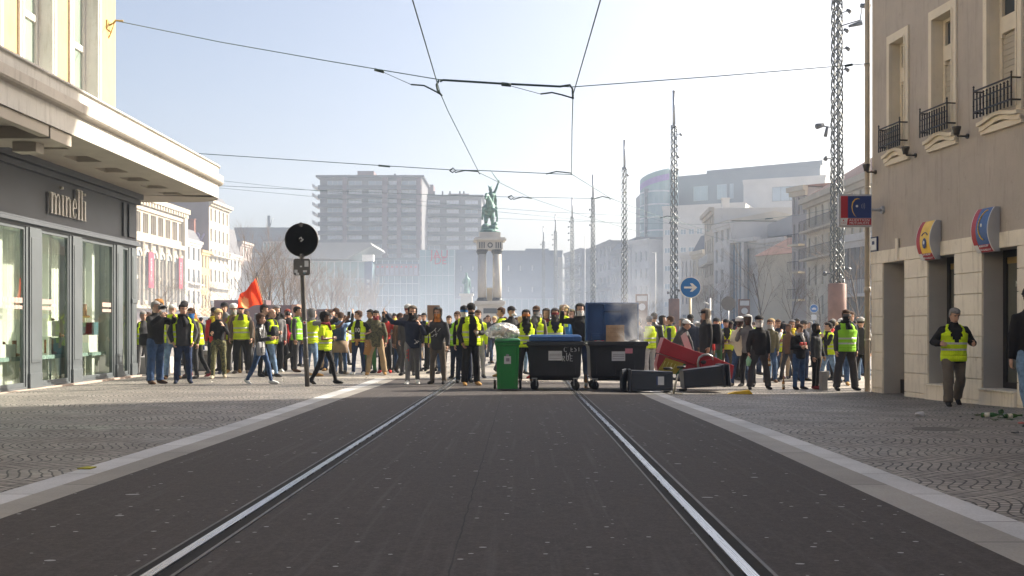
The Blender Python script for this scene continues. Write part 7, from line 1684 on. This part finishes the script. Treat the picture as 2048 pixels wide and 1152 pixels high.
# bag on the green bin
tb = NT('clear_rubbish_bag'); f = tb.noise(tb.obj(), 7, 4, .6)
gl_ = tb.n('BsdfGlossy', {'Color': (.9, .9, .9, 1), 'Roughness': .18}); tr_ = tb.n('BsdfTransparent', {'Color': (.85, .86, .86, 1)}); df = tb.n('BsdfDiffuse', {'Color': (.75, .74, .72, 1)})
bp = tb.n('Bump', {'Height': tb.noise(tb.obj(), 18, 6, .7, .8), 'Strength': 1.0, 'Distance': .05}); tb.t.links.new(bp.outputs[0], gl_.inputs['Normal']); tb.t.links.new(bp.outputs[0], df.inputs['Normal'])
m1 = tb.n('MixShader'); tb.t.links.new(tb.ramp(f, [(.4, .15), (.65, .55)]), m1.inputs[0]); tb.t.links.new(tr_.outputs[0], m1.inputs[1]); tb.t.links.new(df.outputs[0], m1.inputs[2])
m2_ = tb.n('MixShader'); m2_.inputs[0].default_value = .28; tb.t.links.new(m1.outputs[0], m2_.inputs[1]); tb.t.links.new(gl_.outputs[0], m2_.inputs[2]); tb.t.links.new(m2_.outputs[0], [n for n in tb.t.nodes if n.type == 'OUTPUT_MATERIAL'][0].inputs[0])
bgp = gg + V((-.12, .3, 1.09)); rbg = thing('rubbish_bag', 'bulging clear plastic rubbish bag lying on the green bin', 'rubbish bag', bgp)
mb = MB(); mb.tube([(-.36, -.02, .10), (-.26, 0, .1), (-.12, 0, .13), (.05, 0, .15), (.2, 0, .13), (.33, 0, .09), (.37, 0, .06)], [(.05, .05), (.12, .16), (.17, .24), (.175, .26), (.16, .24), (.09, .16), (.02, .04)], 18, ref=(0, 0, 1))
for v_ in range(len(mb.v)):
    p = V(mb.v[v_]); q = p + V((1, 1, 1)) * .025 * noise.noise(p * 9); mb.v[v_] = (q.x, q.y, max(q.z, -.015))
bo = mb.build('bag_film', tb.mat, rbg); sb_ = bo.modifiers.new('s', 'SUBSURF'); sb_.levels = 1; sb_.render_levels = 1
m_ct = MB(); rnd = random.Random(12)
for i in range(16): m_ct.ell((rnd.uniform(-.2, .25), rnd.uniform(-.12, .1), rnd.uniform(.05, .2)), rnd.uniform(.04, .10), rnd.uniform(.04, .08), rnd.uniform(.03, .06), 8, 6, rnd.choice([0, 0, 1, 2]), M=Matrix.Rotation(rnd.uniform(0, 3), 4, 'Z'))
m_ct.build('contents', [pm('crumpled_paper', (.55, .50, .44), .8, 0, .2, 12), pm('peach_packaging', (.55, .33, .22), .7), pm('teal_can', (.05, .25, .22), .4)], rbg)
# red overturned unit
m_rd2 = pm('red_painted_metal', (.36, .014, .022), .35, 0, .12, 3, .08, 30, .003); m_yp = pm('mustard_panel', (.38, .27, .012), .45, 0, .1, 4); m_gp = pm('green_panel', (.01, .12, .03), .45)
k = 2000 / 23.0; ro = A(1320, 712, 23.0); red = thing('tipped_kiosk', 'tipped red metal unit with mustard panel and bent steel hoop behind the fallen bins', 'kiosk', ro)
L2 = lambda x, y, dy=0: V(((x - 1320) / k, dy, (712 - y) / k))
mb = MB(); D_ = .55
poly = [(1328, 675), (1345, 685), (1390, 702), (1424, 712), (1468, 731), (1464, 758), (1420, 741), (1380, 727), (1318, 706)]
mb.prism(poly, lambda u, v: L2(u, v, 0), lambda u, v: L2(u, v, D_)); mb.build('upper_box', m_rd2, red, bev=.01)
mb = MB(); poly = [(1319, 708), (1400, 734), (1440, 748), (1462, 760), (1456, 770), (1436, 760), (1316, 742), (1314, 730)]; mb.prism(poly, lambda u, v: L2(u, v, .06), lambda u, v: L2(u, v, D_ - .05)); mb.build('lower_box', m_rd2, red)
mb = MB(); mb.prism([(1332, 716), (1368, 727), (1351, 749), (1315, 743)], lambda u, v: L2(u, v, .04), lambda u, v: L2(u, v, .058)); yp = mb.build('mustard_panel', m_yp, red)
mb = MB(); mb.prism([(1368.5, 727.2), (1373, 728.6), (1357, 750.3), (1351.5, 749.2)], lambda u, v: L2(u, v, .04), lambda u, v: L2(u, v, .058)); mb.build('green_panel', m_gp, red)
mb = MB()
for i in range(4): mb.tube([L2(1331 + i * 7, 722 + i * 2, .036), L2(1324 + i * 7, 736 + i * 2, .036)], .009, 4)
mb.build('panel_marks', pm('faded_yellow_marks', (.55, .48, .12), .6), yp)
mb = MB(); mb.tube([L2(1397, 745, -.08), L2(1394, 725, -.08), L2(1397, 715, -.08), L2(1405, 710, -.06), L2(1416, 709, -.03), L2(1424, 713, 0), L2(1426, 720, .02)], .026, 8); mb.build('steel_hoop', m_galv, red)
mb = MB(); mb.prism([(1401, 722), (1424, 718), (1428, 735), (1404, 741)], lambda u, v: L2(u, v, -.06), lambda u, v: L2(u, v, -.002)); mb.ell(L2(1406, 724, -.07), .07, .02, .045, 10, 6, 1); mb.build('coin_box', [m_rd2, m_black], red, bev=.006)
mb = MB(); mb.prism([(1366, 672), (1376, 664), (1392, 706), (1376, 700)], lambda u, v: L2(u, v, .3), lambda u, v: L2(u, v, .33)); mb.build('pale_board', pm('pale_board', (.5, .48, .46), .7), red)
# yellow flattened object, kerb sticker
mb = MB(); p0 = G(1479, 788); mb.prism([(-.28, 0), (.28, 0), (.24, .05), (.2, .09), (-.1, .05)], lambda u, v: (u, -.08, v), lambda u, v: (u, .1, v)); tag(mb.build('yellow_crate_lid', pm('yellow_plastic', (.62, .40, .015), .4, 0, .1, 5), loc=p0, bev=.01), 'flat yellow plastic lid lying on the cobbles right of the fallen bins', 'lid')
p0 = G(175, 937); mb = MB(); mb.prism([(-.065, -.05), (.05, -.065), (.06, .04), (-.03, .06)], lambda u, v: (u, v, .004), lambda u, v: (u, v, .012)); tag(mb.build('yellow_wrapper', pm('dirty_yellow_paper', (.38, .34, .02), .7, 0, .3, 20), loc=p0), 'crumpled yellow wrapper on the left kerb', 'litter')
p0 = G(1840, 833); mb = MB(); mb.ell((0, 0, .03), .08, .05, .045, 9, 6)
for v_ in range(len(mb.v)): p = V(mb.v[v_]); mb.v[v_] = tuple(p + V((1, 1, .6)) * .03 * noise.noise(p * 25))
tag(mb.build('plastic_scrap', pm('white_thin_plastic', (.5, .5, .52), .4, 0, .1, 20), loc=p0), 'crumpled white plastic scrap on the right cobbles', 'litter')
# broken bottles on the right
def shard(rnd, s): 
    m_ = MB(); n = 6; pts = [V((s * math.cos(t) * rnd.uniform(.6, 1.2), s * math.sin(t) * rnd.uniform(.6, 1.2), 0)) for t in [2 * math.pi * k / n for k in range(n)]]
    m_.add([p + V((0, 0, .012 + .4 * abs(p.x))) for p in pts] + [p + V((0, 0, .004 + .4 * abs(p.x))) for p in pts], [tuple(range(n)), tuple(range(n, 2 * n))[::-1]] + [(i, i + n, (i + 1) % n + n, (i + 1) % n) for i in range(n)]); return m_
rnd = random.Random(21)
for i, (x, y, s, lab) in enumerate(((1958, 833, .075, 'green broken bottle glass, leftmost of the pile on the right cobbles'), (2003, 838, .06, 'long green bottle shard in the middle of the glass pile'), (1990, 842, .05, 'green bottle shard with white label at the front of the glass pile'), (2020, 841, .04, 'small dark green shard at the right end of the glass pile'),
        (1945, 839, .025, 'tiny dark shard left of the glass pile'), (2018, 829, .02, 'tiny green splinter behind the glass pile'), (1920, 835, .02, 'tiny dark splinter farthest left of the glass pile'), (2030, 868, .05, 'dark twig-like shard near the right edge'))):
    o = shard(rnd, s).build('glass_shard', m_bg if i < 4 or i == 5 else m_black, loc=G(x, y), rotz=rnd.uniform(0, 3)); tag(o, lab, 'broken glass')
bottle(G(1962, 836) + V((0, 0, .04)), 'green bottle lying broken on the right cobbles', m_bg, (R(85), 0, R(60)), 1.0)
bottle(G(2008, 838) + V((0, 0, .04)), 'green bottle lying on its side at the right of the glass pile', m_bg, (R(88), 0, R(100)), 1.0)
mb = MB(); mb.lathe([(.036, 0), (.036, .05), (.03, .055), (.03, .01)], (0, 0, 0), 14); o = mb.build('broken_bottle', m_bg, loc=G(2000, 829) + V((0, 0, .04))); o.rotation_euler = (R(75), 0, R(10)); tag(o, 'dark round bottle base standing on edge behind the glass pile', 'broken glass')
mb = MB(); mb.tube([(-.05, 0, .03), (.05, 0, .03)], .028, 9); tag(mb.build('orange_can', pm('orange_can', (.5, .2, .05), .35), loc=G(1976, 835)), 'orange can end among the green glass', 'can')
mb = MB(); mb.tube([(.035 * math.cos(t), .035 * math.sin(t), .015) for t in [2 * math.pi * k / 12 for k in range(13)]], .012, 6); tag(mb.build('pink_ring', pm('pink_plastic', (.5, .16, .15), .5), loc=G(2043, 848)), 'small pink plastic ring at the right edge', 'litter')
p0 = G(1872, 859); mb = MB(); n = 20; mb.prism([(.27 * math.cos(2 * math.pi * i / n), .27 * math.sin(2 * math.pi * i / n)) for i in range(n)], lambda u, v: (u, v, -.02), lambda u, v: (u, v, .006)); tag(mb.build('manhole_cover', pm('rusty_cast_iron', (.10, .09, .08), .6, .3, .3, 10, .6, 60, .01), loc=p0), 'dark cast iron manhole cover in the right cobbles', 'manhole cover')
# small litter on road and plaza
m_lit = pm('litter_paper', (.55, .54, .5), .7)
for i in range(46):
    x, y = rnd.uniform(250, 1500), rnd.uniform(745, 768)
    p0 = G(x, y); s = rnd.uniform(.02, .05); mb = MB(); mb.add([(-s, -s * .4, .01), (s, -s * .5, .02), (s * .8, s * .6, .006), (-s * .7, s * .5, .03)], [(0, 1, 2, 3)]); mb.add([(-s, -s * .4, .004), (s, -s * .5, .006), (s * .8, s * .6, .002), (-s * .7, s * .5, .004)], [(0, 3, 2, 1)])
    tag(mb.build('paper_litter', m_lit, loc=p0, rotz=rnd.uniform(0, 3)), 'small scrap of paper litter on the sunlit paving around the crowd', 'litter', 'paper scraps on the paving')

# ================================================================ street furniture
m_pole = pm('grey_brown_painted_pole', (.085, .08, .075), .5, .3, .15, 8); m_back = pm('dark_grey_sign_back', (.105, .10, .097), .5, .3, .08, 3)
Yp = G(615, 773); sp = thing('road_sign', 'round road sign seen from behind on a leaning grey pole with a square plate', 'sign', Yp); kp = FPX / Yp.y
L3 = lambda x, y, dy=0: V(((x - 615) / kp, dy, (773 - y) / kp))
mb = MB(); mb.tube([L3(615, 776), L3(611, 690), L3(607, 600), L3(604, 515), L3(603, 450)], .052, 12); mb.build('pole', m_pole, sp)
for y in (718, 676, 640): mb = MB(); mb.tube([L3(615 - (776 - y) * .046, y + 1), L3(615 - (776 - y) * .046, y - 1)], .056, 12); mb.build('pole_clamp', m_galv if y == 676 else m_pole, sp)
c_ = L3(604, 480, -.06); mb = MB(); mb.disc(c_, .345, .03, 'y', 48); mb.build('disc_back', m_back, sp)
mb = MB(); mb.lathe([(.345, 0), (.36, .01), (.36, .03), (.345, .04)], (0, 0, 0), 48); me = mb.mesh('disc_rim', m_back); me.transform(Matrix.Translation(c_ + V((0, .04, 0))) @ Matrix.Rotation(R(90), 4, 'X')); link('disc_rim', me, sp)
mb = MB(); mb.disc(L3(603, 450, -.07), .05, .06, 'y', 14); mb.disc(L3(606, 513, -.07), .045, .06, 'y', 14); mb.tube([L3(604, 508, -.07), L3(606, 522, -.07)], .04, 8); mb.build('sign_clips', m_back, sp)
mb = MB(); a_, b_ = L3(589, 551), L3(622, 518); mb.prism([(a_.x + .03, a_.z), (b_.x - .03, a_.z), (b_.x, a_.z + .03), (b_.x, b_.z - .03), (b_.x - .03, b_.z), (a_.x + .03, b_.z), (a_.x, b_.z - .03), (a_.x, a_.z + .03)], lambda u, v: (u, -.10, v), lambda u, v: (u, -.06, v)); mb.build('square_plate', m_back, sp)
for (x0, x1, y0, y1, mt) in ((611, 619, 522, 534, m_stk), (591, 597, 540, 546, m_stk), (594, 600, 546, 550, m_stk), (608, 616, 541, 545, m_stk), (609, 613, 545, 548, m_teal), (602, 606, 532, 535, m_scr)):
    mb = MB(); p, q = L3(x0, y1), L3(x1, y0); mb.box(p.x, q.x, -.104, -.1005, p.z, q.z); mb.build('sticker', mt, sp)
mb = MB(); p = L3(604, 480); mb.tube([p + V((-.04, -.095, .02)), p + V((.0, -.095, .05)), p + V((.03, -.095, -.02)), p + V((-.01, -.095, -.04)), p + V((.05, -.095, .01))], .013, 5); mb.ell(p + V((-.03, -.09, 0)), .03, .01, .025, 8, 5, 1); mb.build('torn_sticker', [m_scr, m_black], sp)
mb = MB(); p = L3(610, 645, -.06); mb.disc(p, .04, .006, 'y', 16, 0); mb.disc(p + V((0, -.008, 0)), .022, .006, 'y', 12, 1); mb.build('round_sticker', [m_sw, m_prr], sp)
# blue arrow sign
ya = 31.0; ap = A(1381, 575, ya); gX = ap.x; asn = thing('road_sign', 'round blue sign with white arrow pointing right on a cream pole', 'sign', (gX, ya, gz(gX, ya))); zc = ap.z - gz(gX, ya)
m_rbl = pm('road_sign_blue', (.012, .14, .42), .35, 0, .04, 3); m_crp = pm('cream_pole', (.55, .50, .36), .5, .1, .08, 5)
mb = MB(); mb.tube([(0, .06, -.1), (0, .06, zc + .2)], .038, 10); mb.build('pole', m_crp, asn)
mb = MB(); mb.disc((0, 0, zc), .335, .02, 'y', 40); mb.build('rim', m_sw, asn); mb = MB(); mb.disc((0, -.006, zc), .305, .005, 'y', 40); mb.build('blue_disc', m_rbl, asn)
mb = MB(); pts = [(-.20, -.028), (.05, -.028), (-.01, -.10), (.04, -.13), (.20, 0), (.04, .13), (-.01, .10), (.05, .028), (-.20, .028)]
mb.prism([pts[i] for i in (0, 1, 7, 8)], lambda u, v: (u, -.011, zc + v), lambda u, v: (u, -.0065, zc + v)); mb.prism([(.05, -.028), (-.02, -.13), (.06, -.13), (.205, 0), (.12, 0)], lambda u, v: (u, -.011, zc + v), lambda u, v: (u, -.0065, zc + v)); mb.prism([(.05, .028), (.12, 0), (.205, 0), (.06, .13), (-.02, .13)], lambda u, v: (u, -.011, zc + v), lambda u, v: (u, -.0065, zc + v))
mb.box(.049, .121, -.011, -.0065, zc - .028, zc + .028); mb.disc((0, -.014, zc), .035, .004, 'y', 16); mb.build('arrow', m_sw, asn)
def small_sign(x, y, Y, r, label, face, extra=None, back=False, pole=True):
    p = A(x, y, Y); g0 = gz(p.x, Y); root = thing('road_sign', label, 'sign', (p.x, Y, g0)); z = p.z - g0
    mb = MB(); mb.tube([(0, .05, -.1), (0, .05, z + .1)], .04, 8); mb.build('pole', m_galv, root)
    mb = MB(); mb.disc((0, 0, z), r, .02, 'y', 28); mb.build('rim', m_sw if not back else m_back, root)
    if not back:
        mb = MB(); mb.disc((0, -.005, z), r * .88, .004, 'y', 28); mb.build('face', face, root); mb = MB(); mb.box(-r * .5, r * .5, -.012, -.006, z - r * .25, z + r * .05); mb.box(-r * .3, r * .3, -.012, -.006, z + r * .08, z + r * .2); mb.build('symbol', m_sw, root)
    if extra: mb = MB(); mb.box(-r * .6, r * .6, 0, .02, z - r * 2.6, z - r * 1.4); mb.build('lower_plate', m_sw, root)
small_sign(1628, 617, 62, .27, 'small round blue sign with white plate beneath it, left of the nearest mast', m_rbl, True)
small_sign(1457, 607, 58, .42, 'round sign seen from behind on a white pole right of the arrow sign', None, back=True)
small_sign(1490, 612, 96, .28, 'small hazy blue sign between the backed sign and the gabled house', m_rbl)
for x, yt, Y, lab in ((1420, 596, 48, 'slim white post right of the blue arrow sign'), (1311, 505, 95, 'tall thin white lamp post left of the second mast'), (1170, 470, 150, 'hazy thin lamp post between the fourth and fifth masts')):
    p = A(x, yt, Y); mb = MB(); mb.tube([(0, 0, -.2), (0, 0, p.z - gz(p.x, Y))], .05, 8); mb.tube([(0, 0, p.z - .1), (-.3, 0, p.z)], .03, 6); tag(mb.build('lamp_post' if yt < 590 else 'post', mwhite, loc=(p.x, Y, gz(p.x, Y))), lab, 'post')
# terracotta booths with white panels in the haze
for x, yt, Y, lab in ((1284, 588, 85, 'terracotta totem with white panels right of the open dumpster lid'), (1489, 598, 92, 'terracotta totem left of the gabled house')):
    p = A(x, yt, Y); r_ = thing('totem', lab, 'totem', (p.x, Y, gz(p.x, Y))); h = p.z - gz(p.x, Y); mb = MB(); mb.box(-.5, .5, 0, .5, 0, h); mb.build('body', m_cor, r_, bev=.02)
    mb = MB(); mb.box(-.42, .42, -.02, -.002, h - .6, h - .15); mb.disc((0, -.02, h - 1.1), .3, .015, 'y', 20); mb.build('panels', m_sw, r_)
# bollards and stone block in the crowd on the right, concrete bench on the left
m_gran = pm('grey_granite_block', (.26, .25, .24), .7, 0, .12, 6, .2, 60, .004)
for x, y, w, h, lab in ((1650, 781, 11, 38, 'grey stone bollard block right of the masked tracksuit person'), (1606, 762, 7, 30, 'grey stone bollard between the red-print man and the masked person'), (1656, 760, 6, 18, 'low grey stone bollard behind the taller block')):
    p = G(x, y); k = FPX / p.y; mb = MB(); mb.box(-w / 2 / k, w / 2 / k, 0, .25, -.05, h / k); tag(mb.build('bollard', m_gran, loc=p, bev=.01), lab, 'bollard')
p = G(408, 742); k = FPX / p.y; r_ = thing('bench', 'low concrete bench block behind the lime-vested person on the left', 'bench', p); mb = MB(); mb.box(-22 / k, 22 / k, 0, .6, 0, 33 / k); mb.build('base', m_gran, r_, bev=.01); mb = MB(); mb.box(-24 / k, 24 / k, -.04, .64, 33 / k + .002, 41 / k); mb.build('seat', conc, r_, bev=.01)
p = G(296, 748); mb = MB(); mb.box(-.6, .5, 0, .6, 0, .45); tag(mb.build('bench', conc, loc=p, bev=.02), 'pale concrete bench half hidden by the shop corner', 'bench')
# parked vehicles glimpsed through the crowd
def van(x, Y, label, col, face=0, s=1.0):
    X = (x - HX) / FPX * Y; r_ = thing('van', label, 'van', (X, Y, 0), R(face)); r_.scale = (s, s, s)
    mb = MB(); mb.prism([(-2.4, .35), (2.3, .35), (2.4, .9), (2.1, 1.15), (1.4, 1.95), (-2.35, 2.05), (-2.4, 1.8)], lambda u, v: (u, -.9, v), lambda u, v: (u, .9, v)); mb.build('body', col, r_, bev=.08)
    mb = MB(); mb.prism([(1.95, 1.2), (1.38, 1.85), (.6, 1.85), (.6, 1.2)], lambda u, v: (u, -.92, v), lambda u, v: (u, -.905, v)); mb.build('side_window', m_glass, r_)
    for u in (-1.6, 1.5):
        for v in (-.92, .74): m_ = MB(); m_.disc((u, v, .33), .33, .18, 'y', 18); m_.build('wheel', m_rub, r_)
van(405, 68, 'white van parked beyond the left crowd under the yellow townhouse', mwhite, 5); van(655, 130, 'distant white van at the foot of the tree row', mwhite, 0)
# ================================================================ smoke from the dumpster
ts = NT('smoke'); ts.t.nodes.remove(ts.b); v = ts.n('VolumePrincipled'); tc = ts.obj(); nz = ts.noise(tc, 2.2, 5, .65, .6); xyz = ts.n('SeparateXYZ', {0: tc})
cx = ts.math('SUBTRACT', xyz.outputs[0], ts.math('MULTIPLY', xyz.outputs[2], .22)); rr2 = ts.math('ADD', ts.math('MULTIPLY', cx, cx), ts.math('MULTIPLY', xyz.outputs[1], xyz.outputs[1]))
wd = ts.math('ADD', .16, ts.math('MULTIPLY', xyz.outputs[2], .40)); fall = ts.math('SUBTRACT', 1.0, ts.math('DIVIDE', rr2, ts.math('MULTIPLY', wd, 1.0))); fall = ts.math('MAXIMUM', fall, 0.0)
den = ts.math('MULTIPLY', ts.math('MULTIPLY', ts.math('MAXIMUM', ts.math('SUBTRACT', nz, .42), 0.0), 20.0), fall); den = ts.math('MULTIPLY', den, ts.math('DIVIDE', 1.0, ts.math('ADD', 1.0, ts.math('MULTIPLY', xyz.outputs[2], 3.0))))
top_ = ts.math('MAXIMUM', ts.math('SUBTRACT', 1.0, ts.math('DIVIDE', xyz.outputs[2], 1.7)), 0.0); den = ts.math('MULTIPLY', den, top_)
ts.t.links.new(den, v.inputs['Density']); v.inputs['Color'].default_value = (.88, .9, .94, 1); v.inputs['Anisotropy'].default_value = .3
ts.t.links.new(v.outputs[0], [n for n in ts.t.nodes if n.type == 'OUTPUT_MATERIAL'][0].inputs['Volume'])
g = G(1262, 781); mb = MB(); mb.box(-.9, 1.3, -.5, .6, 0, 1.7); so = mb.build('smoke', ts.mat, loc=(g.x, g.y + .5, g.z + 1.05)); tag(so, None, kind='stuff'); scene.cycles.volume_step_rate = 1.0
# ================================================================ haze
t = NT('haze_air'); t.t.nodes.remove(t.b); vp = t.n('VolumePrincipled')
vp.inputs['Color'].default_value = (.74, .84, 1.0, 1); vp.inputs['Density'].default_value = .0011; vp.inputs['Anisotropy'].default_value = .35
o_ = [n for n in t.t.nodes if n.type == 'OUTPUT_MATERIAL'][0]; t.t.links.new(vp.outputs[0], o_.inputs['Volume'])
mb = MB(); mb.box(-320, 320, -70, 420, -1.3, 58); tag(mb.build('haze', t.mat), None, kind='stuff')

# drifting smoke low over the far half of the square
t = NT('drifting_smoke'); t.t.nodes.remove(t.b); v = t.n('VolumePrincipled'); z = t.n('SeparateXYZ', {0: t.pos()}).outputs[2]
f = t.math('MAXIMUM', t.math('SUBTRACT', 1.0, t.math('DIVIDE', z, 17.0)), 0.0); f = t.math('MULTIPLY', f, f)
t.t.links.new(t.math('MULTIPLY', f, .0065), v.inputs['Density']); v.inputs['Color'].default_value = (.72, .83, 1.0, 1); v.inputs['Anisotropy'].default_value = .35
t.t.links.new(v.outputs[0], [n for n in t.t.nodes if n.type == 'OUTPUT_MATERIAL'][0].inputs['Volume'])
mb = MB(); mb.box(-70, 60, 98, 205, -.5, 17); tag(mb.build('smoke', t.mat), None, kind='stuff')
